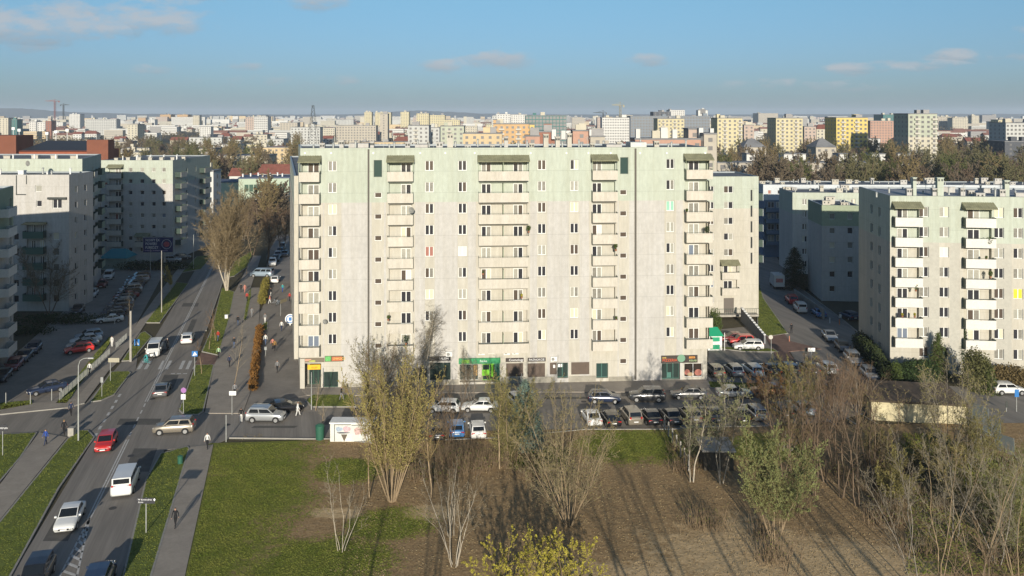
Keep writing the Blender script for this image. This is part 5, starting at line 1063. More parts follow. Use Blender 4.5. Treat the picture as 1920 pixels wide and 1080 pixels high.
# car park in front of the long block
for (px, py, hd, ty, col, lab) in ((832,772,176,'hatch','white','white hatchback seen from the side behind the bare brown tree'),(900,770,178,'saloon','white','white car seen from the side in front of the green shop'),(972,762,-70,'hatch','white','white car front half hidden by the bluish spruce'),
        (1133,754,-2,'hatch','navy','dark blue hatchback seen from the side in front of the brown shutters'),(1213,751,178,'suv','dark','black off-roader seen from the side below the expansion joint'),(1291,746,179,'saloon','grey','grey car seen from the side in front of the restaurant'),(1377,744,2,'saloon','silver','silver saloon with bright roof right of the restaurant'),(1440,740,178,'saloon','copper','copper coloured car behind the orange brown shrub'),
        (818,818,97,'hatch','dark','dark car with a pale number plate behind the vase shaped willow'),(856,812,95,'hatch','blue','bright blue hatchback parked tail towards the lawn'),(895,814,97,'hatch','white','white hatchback parked tail towards the lawn beside the bright blue one'),
        (1108,790,98,'saloon','white','low white car half hidden by the big bushy tree'),(1144,793,98,'hatch','black','black hatchback with red tail lamps above the small green lawn'),(1183,789,98,'suv','beige','brownish grey off-roader parked tail towards the small green lawn'),(1219,789,98,'saloon','black','black saloon with a pale number plate right of the brownish grey off-roader'),
        (1257,788,98,'saloon','dark','charcoal saloon above the post of the wire fence'),(1294,786,98,'hatch','beige','beige hatchback behind the twin stemmed birch'),(1335,785,98,'saloon','navy','navy saloon hidden behind the pale greenish birch'),(1383,786,97,'saloon','black','black saloon with a sun glint left of the silver hatchback'),(1414,780,97,'estate','silver','silver estate parked at a slant behind the thicket'),(1462,778,100,'hatch','grey','grey hatchback among the reddish shrubs'),(1500,772,100,'saloon','lblue','light blue grey car farthest right behind the shrubs')):
    car(px, py, hd, ty, col, lab, 'cars parked in front of the long block')
for i, (px, ty, col, nm) in enumerate(((1340,'hatch','beige','beige hatchback first'),(1375,'hatch','silver','silver hatchback second'),(1410,'estate','lblue','light blue grey estate third'),(1443,'saloon','black','black saloon fourth'),(1478,'hatch','grey','grey hatchback fifth'),(1514,'saloon','navy','navy saloon sixth'),(1549,'hatch','white','white hatchback seventh'))):
    car(px, 702-i*.9, 97, ty, col, nm+' in the row right of the restaurant', 'cars parked right of the restaurant')
car(1402, 655, 180, 'estate', 'white', 'white estate car near the kiosk with the green roof'); car(1390, 645, 184, 'hatch', 'red', 'red car behind the white estate near the kiosk'); car(1374, 640, 184, 'saloon', 'wine', 'dark red car farthest back near the ramp')
for (px, py, hd, ty, col, lab, ct) in ((1556,637,-97,'saloon','silver','silver grey car facing the viewer at the edge of the shade','car'),(1580,657,-97,'hatch','dark','charcoal car between the silver grey car and the white off-roader','car'),(1600,682,-96,'suv','silver','silver off-roader with roof bars beside the tall dark hedge','car'),(1631,709,-96,'hatch','silver','silver hatchback nearest the garage at the foot of the hedge','car'),
        (1500,584,84,'smallvan','white','small white van with its sunlit back end towards the viewer','van'),(1484,568,84,'suv','red','red car between the small white van and the white box van','car'),(1592,598,100,'hatch','navy','navy car in the deep shade beside the right hand block','car'),(1535,592,85,'saloon','blue','blue car in the shade by the low wall','car')):
    car(px, py, hd, ty, col, lab, 'cars along the right hand street', cat=ct, roof=(px == 1600))
car(1890, 738, -1, 'hatch', 'white', 'white hatchback on the street at the right edge')
# box van
t = empty('box_van', (*G(1456, 538)[:2], .02), R(84), 'white box van with a red print on its back doors in the right hand street', 'van')
b = MB(); b.box(-3.0, 1.2, -1.05, 1.05, .6, 2.9); b.build('cargo_box', PT['white'], t); b = MB(); b.box(1.25, 2.6, -.95, .95, .45, 1.3).add([(1.25,-.95,1.3),(2.3,-.95,1.3),(1.9,-.88,2.1),(1.25,-.88,2.1),(1.25,.95,1.3),(2.3,.95,1.3),(1.9,.88,2.1),(1.25,.88,2.1)], [(0,1,2,3),(5,4,7,6),(1,5,6,2),(3,2,6,7)]); b.build('cab', PT['white'], t)
b = MB(); b.box(-3.1, 2.5, -.8, .8, .35, .6); b.build('chassis', under, t); b = MB(); b.box(-3.03, -3.003, -.7, .7, 1.5, 2.3); b.build('red_print', mat('faded red print', (.55,.22,.2), .5, .4, 3), t)
for x in (-1.9, 1.7):
    for y in (-.85, .85): b = MB(); b.tube((x, y-.12, .38), (x, y+.12, .38), .38, n=12); b.build('wheel', tyre, t)
# bicycle and motorcycle
def ring(b, c, r, w_=.025, n=16, mi=0):
    pts = [Vector((c[0]+r*math.cos(6.283*i/n), c[1], c[2]+r*math.sin(6.283*i/n))) for i in range(n+1)]; b.path(pts, w_, 4, mi)
def bike(x, y, hd, label, col=PT['dark'], motor=False):
    t = empty('motorcycle' if motor else 'bicycle', (x, y, .02), R(hd), label, 'motorcycle' if motor else 'bicycle'); r = .32 if motor else .34; wbx = .68 if motor else .52
    for sx in (-wbx, wbx):
        b = MB(); ring(b, (sx, 0, r), r-.03, .06 if motor else .02); b.build('wheel', tyre, t)
    b = MB()
    if motor:
        b.box(-.45, .35, -.14, .14, .35, .72); b.tube((.15, 0, .75), (.45, 0, .95), .17, .1, 8); b.box(-.75, -.05, -.13, .13, .78, .88); b.tube((wbx, .08, r), (.42, .06, .95), .03); b.tube((wbx, -.08, r), (.42, -.06, .95), .03)
    else: b.path([(-.52,0,.34),(-.05,0,.30),(.38,0,.78),(-.15,0,.78),(-.52,0,.34)], .022, 5); b.path([(-.05,0,.3),(-.17,0,.92)], .02, 5); b.path([(.52,0,.34),(.36,0,1.0)], .02, 5); b.box(-.28,-.06,-.07,.07,.92,.97)
    b.build('frame', col, t); b = MB(); b.tube((.38, -.3, 1.02), (.38, .3, 1.02), .02, n=5); b.build('handlebar', dark_metal, t); return t
# ---------------- people ----------------
def body_mesh(pose):
    hx = {'walk': ((.28,.12),(-.22,.10)), 'stand': ((.03,.10),(-.03,.10)), 'ride': ((.12,.14),(.0,.14))}[pose]
    J = [(0,0,.98,.115)]; E = []
    def add(p, par): J.append(p); E.append((par, len(J)-1)); return len(J)-1
    lean = .18 if pose == 'ride' else .02
    ch = add((lean*.5,0,1.22,.125), 0); sh = add((lean,0,1.42,.12), ch); nk = add((lean+.01,0,1.52,.052), sh); hd = add((lean+.02,0,1.60,.085), nk); add((lean+.02,0,1.72,.085), hd)
    for s, (fx, fy) in ((1, hx[0]), (-1, hx[1])):
        h = add((0, s*.09, .92, .095), 0)
        if pose == 'ride': k = add((.36, s*.13, .80, .07), h); a = add((.12+.1*s, s*.13, .40, .048), k); add((.26+.1*s, s*.13, .34, .04), a)
        else: k = add((fx*.55+.03, s*.10, .52, .065), h); a = add((fx, s*.10, .10, .045), k); add((fx+.15, s*.11, .045, .038), a)
        u = add((lean, s*.19, 1.40, .06), sh)
        if pose == 'ride': e = add((lean+.12, s*.27, 1.18, .045), u); add((.42, s*.25, 1.06, .035), e)
        else: sw = -fx*.6; e = add((lean+sw*.4, s*.245, 1.14, .045), u); w_ = add((lean+sw+.06, s*.25, .90, .034), e); add((lean+sw+.09, s*.25, .80, .038), w_)
    me = bpy.data.meshes.new('person_skeleton'); me.from_pydata([j[:3] for j in J], E, []); o = bpy.data.objects.new('person_skeleton', me); C.objects.link(o)
    o.modifiers.new('s', 'SKIN'); sv_ = me.skin_vertices[0].data
    for i, j in enumerate(J): sv_[i].radius = (j[3], j[3]); sv_[i].use_root = (i == 0)
    o.modifiers.new('d', 'SUBSURF').levels = 1
    bpy.context.view_layer.update(); dg = bpy.context.evaluated_depsgraph_get(); m2 = bpy.data.meshes.new_from_object(o.evaluated_get(dg)); bpy.data.objects.remove(o)
    m2.name = 'person_body'; m2.materials.clear(); fig = (skin_m, CLO['black'], CLO['navy'], hair_m, under)
    for q in fig: m2.materials.append(q)
    for p in m2.polygons:
        c = p.center; hand = abs(c.y) > .2 and c.z < .88
        p.material_index = (3 if c.z > 1.66 or (c.z > 1.57 and c.x < lean-.01) else 0) if c.z > 1.50 else 0 if (hand and pose != 'ride') else 4 if c.z < .10 and pose != 'ride' else 2 if (c.z < .95 and not (abs(c.y) > .2)) else 1
        p.use_smooth = True
    return m2
skin_m = mat('skin', (.42,.25,.17), .6); hair_m = mat('dark hair', (.03,.02,.015), .8); CLO = {'black': mat('black cloth', (.015,.015,.017), .9), 'navy': mat('navy cloth', (.02,.03,.07), .9), 'white': mat('white cloth', (.65,.64,.6), .9), 'blue': mat('blue cloth', (.03,.07,.28), .9), 'jeans': mat('denim', (.07,.10,.17), .9), 'red': mat('red cloth', (.40,.04,.03), .9), 'ochre': mat('ochre cloth', (.30,.17,.05), .9), 'grey': mat('grey cloth', (.2,.2,.2), .9), 'pink': mat('salmon cloth', (.5,.2,.15), .9), 'lime': mat('light green cloth', (.35,.5,.3), .9), 'teal': mat('teal cloth', (.05,.3,.3), .9)}
_PB = {}
def person(px, py, hd, pose, top, trou, label, hair=None, loc=None):
    if pose not in _PB: _PB[pose] = body_mesh(pose)
    g_ = Vector(loc) if loc else G(px, py); t = empty('person', (g_.x, g_.y, .12 if not loc else loc[2]), R(hd), label, 'person')
    inst('body', _PB[pose], t, mats=[None, CLO[top], CLO[trou], hair, None]); return t
person(86, 836, 250, 'walk', 'blue', 'navy', 'person in a blue coat walking on the left pavement'); person(120, 818, 100, 'walk', 'black', 'black', 'person in dark clothes with something yellow green near the litter bin', CLO['ochre'])
person(133, 782, 100, 'walk', 'navy', 'black', 'person in navy crossing the side street'); person(389, 843, 270, 'walk', 'white', 'black', 'person in a white top at the head of the pavement')
person(329, 991, 268, 'walk', 'black', 'black', 'person in black walking on the pavement right of the road'); person(452, 794, 100, 'stand', 'black', 'white', 'person in black standing behind the silver white off-road car')
person(558, 782, 20, 'walk', 'white', 'white', 'person dressed in white at the start of the car park'); person(168, 704, 260, 'walk', 'white', 'black', 'person in white walking beside the railing'); person(210, 652, 260, 'stand', 'white', 'white', 'person all in white beside the sunlit railing')
person(410, 673, 255, 'walk', 'lime', 'black', 'person in a light green top by the path junction'); person(409, 641, 250, 'walk', 'red', 'jeans', 'person in red on the verge right of the white car'); person(439, 654, 260, 'walk', 'black', 'jeans', 'person in black leading a small pale dog or bag up the path')
person(452, 549, 260, 'walk', 'black', 'black', 'person in black walking with a salmon clothed companion'); person(459, 550, 260, 'walk', 'pink', 'pink', 'person in salmon clothes beside the one in black'); person(472, 596, 80, 'walk', 'grey', 'grey', 'person in grey on the path between the hedges')
person(497, 607, 265, 'walk', 'grey', 'white', 'person in pale trousers in front of the long orange hedge'); person(498, 648, 265, 'walk', 'white', 'jeans', 'person in white beside the long orange hedge'); person(511, 656, 80, 'walk', 'pink', 'black', 'person in salmon top walking away on the parking street'); person(515, 660, 80, 'walk', 'ochre', 'black', 'person in ochre beside the one in a salmon top')
person(508, 557, 200, 'stand', 'black', 'white', 'person in black and white at the end of the mustard hedge'); person(506, 571, 200, 'walk', 'pink', 'white', 'person in salmon near the parked scooters'); person(530, 549, 250, 'walk', 'teal', 'blue', 'person in bright blue on the parking street'); person(543, 566, 250, 'walk', 'red', 'black', 'person in red against the wing wall')
person(1484, 627, 95, 'stand', 'black', 'black', 'person in black standing on the red paving of the right hand street'); person(1576, 607, 95, 'stand', 'white', 'grey', 'person in pale clothes at the edge of the shade'); person(440, 745, 90, 'walk', 'grey', 'black', 'person in grey behind the white plate sign')
for q_ in ((430,690,80,'navy','black','person in navy walking up the brick path beside the hedge lawn'),(446,612,80,'black','jeans','person in black farther up the path beyond the verge'),(528,622,260,'white','navy','person in white on the empty part of the parking street'),(520,700,260,'grey','black','person in grey near the lower end of the parking street'),(640,752,0,'black','grey','person in black and grey on the pavement before the corner shop'),(463,566,80,'red','black','person in red and black near the salmon clothed pair')): person(q_[0], q_[1], q_[2], 'walk', q_[3], q_[4], q_[5])
g_ = G(315, 655); bike(g_.x, g_.y, TO, 'dark motorcycle riding beside the white minibus', PT['black'], True); person(0, 0, TO, 'ride', 'black', 'black', 'rider in black with a white helmet on the motorcycle', CLO['white'], (g_.x-.1, g_.y+.1, .0))
g_ = G(275, 684); bike(g_.x, g_.y, 170, 'teal bicycle on the edge of the zebra crossing', CLO['teal']); person(0, 0, 170, 'ride', 'teal', 'teal', 'cyclist in teal on the zebra crossing', None, (g_.x+.1, g_.y, .0))
for i, (px, py, lab) in enumerate(((516,571,'first bicycle standing near the person in salmon'),(522,573,'second bicycle standing near the person in salmon'),(1842,830,'silver bicycle leaning in the heap by the right hand street'),(1850,822,'bluish bicycle topmost in the heap by the right hand street'),(1836,838,'dark bicycle lowest in the heap by the right hand street'),(1738,650,'bicycle by the hedge'),)):
    g_ = G(px if px != 1738 else 1676, py if py != 650 else 722); bike(g_.x, g_.y, 20+i*40, lab, PT['silver'] if i % 2 == 0 else PT['lblue'])
# ---------------- street furniture and small buildings ----------------
def post(b, x, y, h, r=.05, n=6): b.tube((x, y, -.05), (x, y, h), r, n=n)
def H_at(px, py, pbase):      # height of an image point above a base point in the same column
    return H-(py-HY)*F/(pbase-HY)*H/F
def lamp(px, pb, pt, label, r0=.14, r1=.07, arm=None, m=steel, name='street_lamp', head=True):
    h = H_at(px, pt, pb); g_ = G(px, pb); t = empty(name, g_, 0, label, 'lamp post' if head else 'pole', None); b = MB(); b.tube((0, 0, -.05), (0, 0, h-(.8 if arm else 0)), r0, r1, 8)
    if arm: b.path([(0, 0, h-.8), (arm*.15, 0, h-.25), (arm*.5, 0, h), (arm, 0, h+.05)], r1*.8, 6)
    b.build('pole', m, t)
    if head:
        b = MB(); ax = arm or .5; b.box(min(0, .0)+ax-.1, ax+.5, -.12, .12, h-.02, h+.1) if arm else b.box(-.25, .35, -.12, .12, h, h+.1); b.build('lamp_head', mat('lamp head grey', (.4,.4,.38), .5), t)
    return t
lamp(147, 828, 672, 'tall thin curved street lamp between the side street and the main road', .09, .05, 1.2)
lamp(245, 678, 583, 'thick pale concrete pole in front of the zebra crossing', .2, .15, None, concrete, 'utility_pole', False)
lamp(303, 587, 470, 'slim pole standing on the verge below the billboard', .10, .06, None, concrete, 'street_lamp', False)
lamp(282, 510, 462, 'slim pole overlapping the left half of the billboard', .08, .05, None, steel, 'street_lamp', False)
lamp(363, 505, 440, 'slim pole in the shade right of the billboard', .08, .05, None, steel, 'street_lamp', False)
lamp(584, 768, 698, 'thin pole on the small lawn in front of the corner shop', .06, .04, None, steel, 'sign_pole', False)
lamp(424, 828, 778, 'short pole at the corner of the big lawn', .06, .05, None, steel, 'sign_pole', False)
lamp(978, 738, 700, 'thin pale post between the brown shutters and the spruce', .05, .04, None, steel, 'sign_pole', False)
for i, px in enumerate((11, 57, 97, 115)):
    b = MB(); post(b, 0, 0, 1.45, .05); o = b.build('bollard', steel); o.location = G(px, (758, 759, 751, 750)[i]); tag(o, ['first','second','third','fourth'][i]+' slim steel post from the left edge along the near side of the car park', 'post', 'posts at the near side of the left car park')
def plate_sign(px, pb, x0, x1, y0, y1, m, label, rnd=False, back=None, texts=(), rz=0, pole=steel, shape=None, extra=None, r=.04):
    g_ = G(px, pb); t = empty('road_sign', g_, rz, label, 'sign'); Y = g_.y; zt = H_at(px, y0, pb); zb = H_at(px, y1, pb); a = (x0-px)/F*Y; c = (x1-px)/F*Y
    b = MB(); b.tube((0, .0, -.05), (0, .0, zt), r, n=6); b.build('pole', pole, t); b = MB()
    if rnd: b.tube(((a+c)/2, -.07, (zt+zb)/2), ((a+c)/2, -.05, (zt+zb)/2), (c-a)/2, n=18)
    elif shape: b.add([((a+c)/2+(c-a)/2*x, -.06, (zt+zb)/2+(zt-zb)/2*z) for x, z in shape], [tuple(range(len(shape)))]); b.add([((a+c)/2+(c-a)/2*x, -.04, (zt+zb)/2+(zt-zb)/2*z) for x, z in shape][::-1], [tuple(range(len(shape)))])
    else: b.box(a, c, -.08, -.05, zb, zt)
    b.build('plate', m, t)
    for (s_, fx, fz, sz, mm) in texts: text_part(s_, sz*(zt-zb), mm, t, (a+(c-a)*fx, -.085, zb+(zt-zb)*fz), 0, depth=.003)
    if extra: extra(t, a, c, zb, zt)
    return t
sgrey = mat('dark slate sign', (.045,.045,.05), .5); sblue = mat('blue sign', (.03,.16,.42), .5); spurp = mat('pinkish violet sign', (.34,.16,.38), .5); stan = mat('pale beige sign back', (.38,.35,.26), .6); steel_d = mat('grey aluminium sign back', (.30,.31,.30), .5)
plate_sign(274, 1001, 257.5, 291, 933, 943.5, sgrey, 'dark slate arrow sign with white lettering above the grass strip', texts=[('W Krowodrza', .05, .70, .42, wht), ('Górka', .06, .24, .36, wht), ('♦', .88, .68, .5, wht)], r=.05)
plate_sign(5, 856, -9, 14, 796, 808, sgrey, 'dark slate sign cut by the left edge', texts=[('Centrum', .1, .5, .5, wht)])
plate_sign(207, 716, 203.5, 224, 671, 679, stan, 'pale beige square sign seen between lamp and concrete pole', extra=lambda t, a, c, zb, zt: [MB().box(a+(c-a)*k/6, a+(c-a)*k/6+.02, -.095, -.083, zb+.03, zt-.03).build('slat', concrete, t) for k in range(1, 6)])
plate_sign(191, 745, 189, 194, 707, 717, steel_d, 'small narrow sign on the near left verge', r=.035)
plate_sign(256, 670, 252, 262, 636, 648, sblue, 'blue pedestrian crossing sign on a yellow post', pole=mat('yellow post', (.45,.36,.04), .6), extra=lambda t, a, c, zb, zt: MB().add([((a+c)/2+(c-a)*.36*x, -.083, (zb+zt)/2+(zt-zb)*.34*z) for x, z in ((-1,-1),(1,-1),(0,1))], [(0,1,2)]).build('white_triangle', white_paint, t))
plate_sign(365, 706, 360, 371, 658, 668, sblue, 'blue and white triangle sign tilted beside the zebra crossing', extra=lambda t, a, c, zb, zt: MB().add([((a+c)/2+(c-a)*.4*x, -.083, (zb+zt)/2+(zt-zb)*.4*z) for x, z in ((-1,-1),(1,-.6),(0,1))], [(0,1,2)]).build('white_triangle', white_paint, t))
plate_sign(344, 777, 339.5, 349.5, 726, 737, spurp, 'round pink violet sign with a white plate below at the grass strip', True, extra=lambda t, a, c, zb, zt: MB().box(-.28, .28, -.08, -.05, zb-.75, zb-.12).build('lower_plate', white_paint, t))
plate_sign(435, 778, 430, 443, 733, 741, white_paint, 'white rectangular sign tilted above the path by the junction')
plate_sign(1521, 702, 1515, 1528, 652, 659, white_paint, 'white rectangular sign on the pale post in the right car park')
plate_sign(1511, 698, 1508.5, 1513, 652, 664, dark_metal, 'dark narrow sign just left of the white rectangular one')
plate_sign(1446, 664, 1441, 1449, 628, 636, mat('pale round sign', (.5,.48,.42), .6), 'pale round sign near the end of the ramp wall', True)
plate_sign(1906, 772, 1902, 1910, 730, 744, sblue, 'blue sign on the verge at the right edge'); plate_sign(1887, 772, 1885, 1889, 752, 764, dark_metal, 'dark post sign left of the blue sign at the right edge')
plate_sign(498, 668, 496, 500.5, 650, 656, steel_d, 'small grey sign by the orange hedge') 
plate_sign(425, 598, 421.5, 430, 590, 598, white_paint, 'small pale box on a post in the green verge') if False else None
# billboard
g_ = G(308, 505); t = empty('billboard', g_, R(3), 'dark blue billboard with white lettering and a round red emblem on a single pole', 'billboard'); k = g_.y/F
zb, zt = H_at(308, 472.5, 505), H_at(308, 445, 505); a, c = (270-308)*k, (324.5-308)*k; b = MB(); b.box(a-.12, c+.12, -.2, .2, zb-.12, zt+.12); b.build('frame', steel_d, t)
b = MB(); b.box(a, c, -.23, -.202, zb, zt); b.build('poster', mat('navy poster', (.012,.018,.10), .6), t); b = MB(); b.tube((0, .1, -.05), (0, .1, zb-.1), .32, .30, 10); b.build('pole', concrete, t)
for i, s_ in enumerate(('NOWY EX', 'POWER1', 'FUREDZY')): text_part(s_, .88, wht, t, (a+.5, -.24, zt-.62-i*.86), 0, depth=.005, sx=.78)
text_part('WWW.EX-POWERFUREDZY.PL', .38, mat('lilac lettering', (.5,.42,.6), .5), t, (a+.35, -.24, zb+.36), 0, depth=.005)
b = MB(); ring(b, ((a+c)/2+1.95, -.245, (zb+zt)/2+.15), 1.08, .07, 24); b.build('ring', mat('pale grey ring', (.45,.47,.5), .5), t)
b = MB(); b.add([((a+c)/2+1.95+.72*math.cos(v), -.25, (zb+zt)/2+.12+.62*math.sin(v)) for v in [6.283*i/20 for i in range(20)]], [tuple(range(20))]); b.build('emblem', mat('dull red emblem', (.35,.07,.10), .5, .4, 3), t)
# railing along the left car park: each panel its own part
t = empty('railing', (0, 0, 0), 0, 'pale steel railing along the sunlit side of the left car park', 'fence'); pa, pb = Vector(G(112, 752)[:2]), Vector(G(238, 636)[:2]); n_ = 20; d = (pb-pa)/n_; me = MB(); Ld = d.length
me.tube((0, 0, -.05), (0, 0, 1.1), .03, n=5).tube((0, 0, 1.07), (Ld, 0, 1.07), .025, n=5).tube((0, 0, .15), (Ld, 0, .15), .02, n=4)
for i in range(1, 12): me.box(Ld*i/12-.01, Ld*i/12+.01, -.01, .01, .15, 1.07)
me = me.mesh('railing_panel', steel)
for i in range(n_):
    if i in (14, 15): continue
    p_ = pa+d*i; inst('railing_panel', me, t, (p_.x, p_.y, 0), math.atan2(d.y, d.x))
g_ = G(215, 607); b = MB(); b.path([(0,0,0),(0,0,1.1)], .05); b.path([(0,0,1.0),(-3.4,-1.6,1.0)], .05); o = b.build('barrier', white_paint); o.location = g_; tag(o, 'white lifting barrier at the gap in the railing', 'barrier')
# wire fence by the small lawn, posts in a row
t = empty('wire_fence', (0, 0, 0), 0, 'grey concrete post fence running down from the car park past the birches', 'fence')
for i in range(7):
    g_ = G(1246+i*7.5, 806+i*13); b = MB(); b.box(-.07, .07, -.07, .07, -.05, 1.7); b.build('post', concrete, t, g_)
    if i < 6:
        h_ = G(1246+(i+1)*7.5, 806+(i+1)*13); b = MB()
        for z in (.4, .8, 1.2, 1.6): b.tube(tuple(g_+Vector((0,0,z))), tuple(h_+Vector((0,0,z))), .012, n=3)
        b.build('wire', dark_metal, t)
# bins
def bin_(px, pb, h, r, m, label, box=False):
    t = empty('litter_bin', G(px, pb), 0, label, 'bin'); b = MB()
    if box: b.box(-r, r, -r, r, 0, h)
    else: b.tube((0,0,0), (0,0,h*.9), r*.9, r, 12); 
    b.build('body', m, t); b = MB(); b.tube((0,0,h*.9), (0,0,h), r*1.06, r*.5, 12) if not box else b.box(-r*1.1, r*1.1, -r*1.1, r*1.1, h, h+.06); b.build('lid', m, t); return t
gbin = mat('dark green bin', (.03,.11,.07), .5)
bin_(600, 824, 1.75, .5, gbin, 'tall dark green container left of the painted transformer box'); bin_(338, 871, .95, .28, gbin, 'small dark green bin on the grass strip'); bin_(135, 817, .9, .32, concrete, 'pale concrete litter bin at the tip of the left verge', True); bin_(425, 598, .7, .25, white_paint, 'small pale box on the green verge', True); bin_(1703, 787, .9, .5, mat('orange container', (.60,.27,.02), .6), 'orange container at the foot of the cream garage wall')
# painted transformer box
g_ = G(619, 829); t = empty('transformer_box', g_, 0, 'white box building with faded graffiti beside the tall green container', 'kiosk'); b = MB(); b.box(0, 4.8, 0, 1.6, -.05, 2.05); b.build('wall', mat('white washed wall', (.60,.60,.55), .8, .12, .7), t); b = MB(); b.box(-.08, 4.88, -.1, 1.7, 2.05, 2.17); b.build('roof', white_paint, t)
b = MB(); b.box(.45, .52, -.012, -.002, .1, 1.95).box(.45, 2.3, -.012, -.002, 1.88, 1.95).box(2.35, 4.6, -.012, -.002, 1.8, 1.86); b.build('frame_line', dark_metal, t)
for (x0, x1, z0, z1, c_) in ((.6,1.4,1.15,1.7,(.35,.42,.5)),(1.4,2.3,1.1,1.75,(.55,.4,.42)),(.7,2.2,.95,1.1,(.05,.06,.08)),(2.6,3.6,.8,1.6,(.5,.36,.33)),(3.7,4.4,.7,1.5,(.4,.33,.33))):
    b = MB(); n = 12; b.add([((x0+x1)/2+(x1-x0)/2*math.cos(v)*(1+.2*math.sin(5*v)), -.006, (z0+z1)/2+(z1-z0)/2*math.sin(v)*(1+.2*math.cos(3*v))) for v in [6.283*i/n for i in range(n)]], [tuple(range(n))]); b.build('graffiti_patch', mat('graffiti %.2f' % x0, c_, .7, .35, 5), t)
b = MB(); b.add([(1.2,-.008,.85),(1.9,-.008,.85),(1.55,-.008,.05)], [(0,2,1)]); b.build('graffiti_patch', mat('brown grey graffiti', (.12,.10,.075), .8), t)
# low garages with a flat brown roof
g0, g1 = G(1634, 787), G(1812, 797); gd = Vector((g1-g0)[:2]); gy = math.atan2(gd.y, gd.x); t = empty('garage_row', g0, gy, 'low garage row with a cream wall and a flat brown roof in the right foreground', 'garage'); gw = gd.length
b = MB(); b.box(0, gw, 0, 7.5, -.05, 2.25); b.build('wall', mat('flaking cream wall', (.52,.46,.29), .9, .22, .9), t); b = MB(); b.box(-.25, gw+.25, -.3, 7.8, 2.25, 2.42); b.build('roof', mat('brown felt roof', (.13,.095,.065), .95, .3, .5, .02, 4), t)
b = MB(); b.box(-.26, gw+.26, -.33, -.305, 2.22, 2.44); b.build('roof_edge', mat('dark brown fascia', (.06,.045,.03), .8), t)
# sunken shed with a concrete slab roof
t = empty('shed', G(1320, 884), R(-2), 'low dark shed with a grey slab roof between the two birches', 'shed'); b = MB(); b.box(0, 3.0, .1, 3.4, -.05, 2.0); b.build('wall', mat('dark stained block wall', (.07,.06,.045), .95, .3, 1), t); b = MB(); b.box(-.2, 3.2, -.15, 3.7, 2.0, 2.15); b.build('slab_roof', concrete, t)
# kiosk with a green roof
t = empty('kiosk', G(1327, 657), R(2), 'small white kiosk with a bright green pitched roof beside the long block', 'kiosk'); b = MB(); b.box(0, 2.2, 0, 2.2, -.05, 2.2); b.build('wall', white_paint, t); grn = mat('bright green roof', (.02,.30,.15), .6)
b = MB(); b.add([(-.25,-.3,2.2),(2.45,-.3,2.2),(2.45,2.5,2.2),(-.25,2.5,2.2),(.4,1.1,3.3),(1.8,1.1,3.3)], [(0,1,5,4),(1,2,5),(2,3,4,5),(3,0,4),(3,2,1,0)]); b.build('roof', grn, t)
for z0, z1 in ((1.35, 2.0), (.15, .85)): b = MB(); b.box(.35, 1.85, -.03, -.004, z0, z1); b.build('green_panel', grn, t)
b = MB(); b.box(-.02, .06, -.02, .06, 0, 2.7); b.build('gate_post', white_paint, t, (2.55, -.1, 0))
# teal roofed shed
t = empty('shed', G(190, 506), 0, 'shaded shed with a teal roof between the left hand blocks', 'shed'); b = MB(); b.box(0, 5.8, 0, 5, -.05, 2.7); b.build('wall', mat('pale teal shed wall', (.20,.27,.24), .8), t); b = MB(); b.add([(-.3,-.4,2.7),(6.1,-.4,2.7),(6.1,5.4,2.7),(-.3,5.4,2.7),(1.2,2.5,4.6),(4.6,2.5,4.6)], [(0,1,5,4),(1,2,5),(2,3,4,5),(3,0,4),(3,2,1,0)]); b.build('roof', mat('teal roof', (.02,.20,.24), .6), t)
# blue and white board and awnings against the wing
t = empty('advertising_board', G(544, 610), R(12), 'blue and white rounded board leaning by the wing wall', 'sign'); b = MB(); b.tube((0,-.1,1.1), (0,.1,1.1), .85, n=18); b.box(-.1, .1, -.1, .1, -.05, .3); b.build('board', white_paint, t); b = MB(); ring(b, (0,-.12,1.1), .62, .09, 18); b.build('ring', sblue, t); b = MB(); b.box(-.22,.26,-.14,-.11,.8,1.4); b.build('emblem', sblue, t)
t = empty('awning', G(538, 585), R(-75), 'pale awning of a shop at the foot of the wing', 'awning'); b = MB(); b.add([(0,0,2.6),(3,0,2.6),(3,-1.2,2.2),(0,-1.2,2.2)], [(0,1,2,3),(3,2,1,0)]); b.build('cloth', mat('pale yellow cloth', (.5,.42,.25), .8), t); b = MB(); post(b, .1, -1.1, 2.2, .03); post(b, 2.9, -1.1, 2.2, .03); b.build('frame', steel, t)
# low walls and gate by the shaded right-hand street
t = empty('garden_wall', (0,0,0), 0, 'low grey wall beside the shaded right hand street', 'wall'); b = MB()
q = P((1490,560),(1545,600)); a_, c_ = Vector(q[0]), Vector(q[1]); d = (c_-a_).normalized(); n2 = Vector((-d.y, d.x))*.12; b.prism([tuple(a_-n2), tuple(c_-n2), tuple(c_+n2), tuple(a_+n2)], -.05, 1.9); b.build('wall', mat('shaded grey wall', (.25,.25,.23), .9, .15, .8), t)
for i, (px, py, h) in enumerate(((1838,790,1.9),(1860,820,1.9),(1884,850,1.9))):
    b = MB(); b.box(-1.0, 1.0, -.04, .04, .1, h); b.box(-1.05, -.98, -.06, .06, -.05, h+.1); o = b.build('gate_panel', mat('grey blue sheet fence', (.13,.15,.15), .7)); o.location = G(px, py); o.rotation_euler = (0, 0, R(-62)); tag(o, ['upper','middle','lower'][i]+' grey sheet panel of the fence beside the right hand street', 'fence', 'sheet fence panels')
for i, px in enumerate((1480, 1556, 1574)):
    b = MB(); post(b, 0, 0, .95, .07); o = b.build('bollard', [mat('red and white bollard', (.5,.2,.12), .6), white_paint, mat('orange bollard', (.6,.2,.05), .6)][i]); o.location = G(px, (641, 606, 609)[i]); tag(o, ['reddish bollard on the red paving beside the standing person','orange bollard at the edge of the shade','white bollard at the edge of the shade'][[0,2,1][i]], 'bollard')
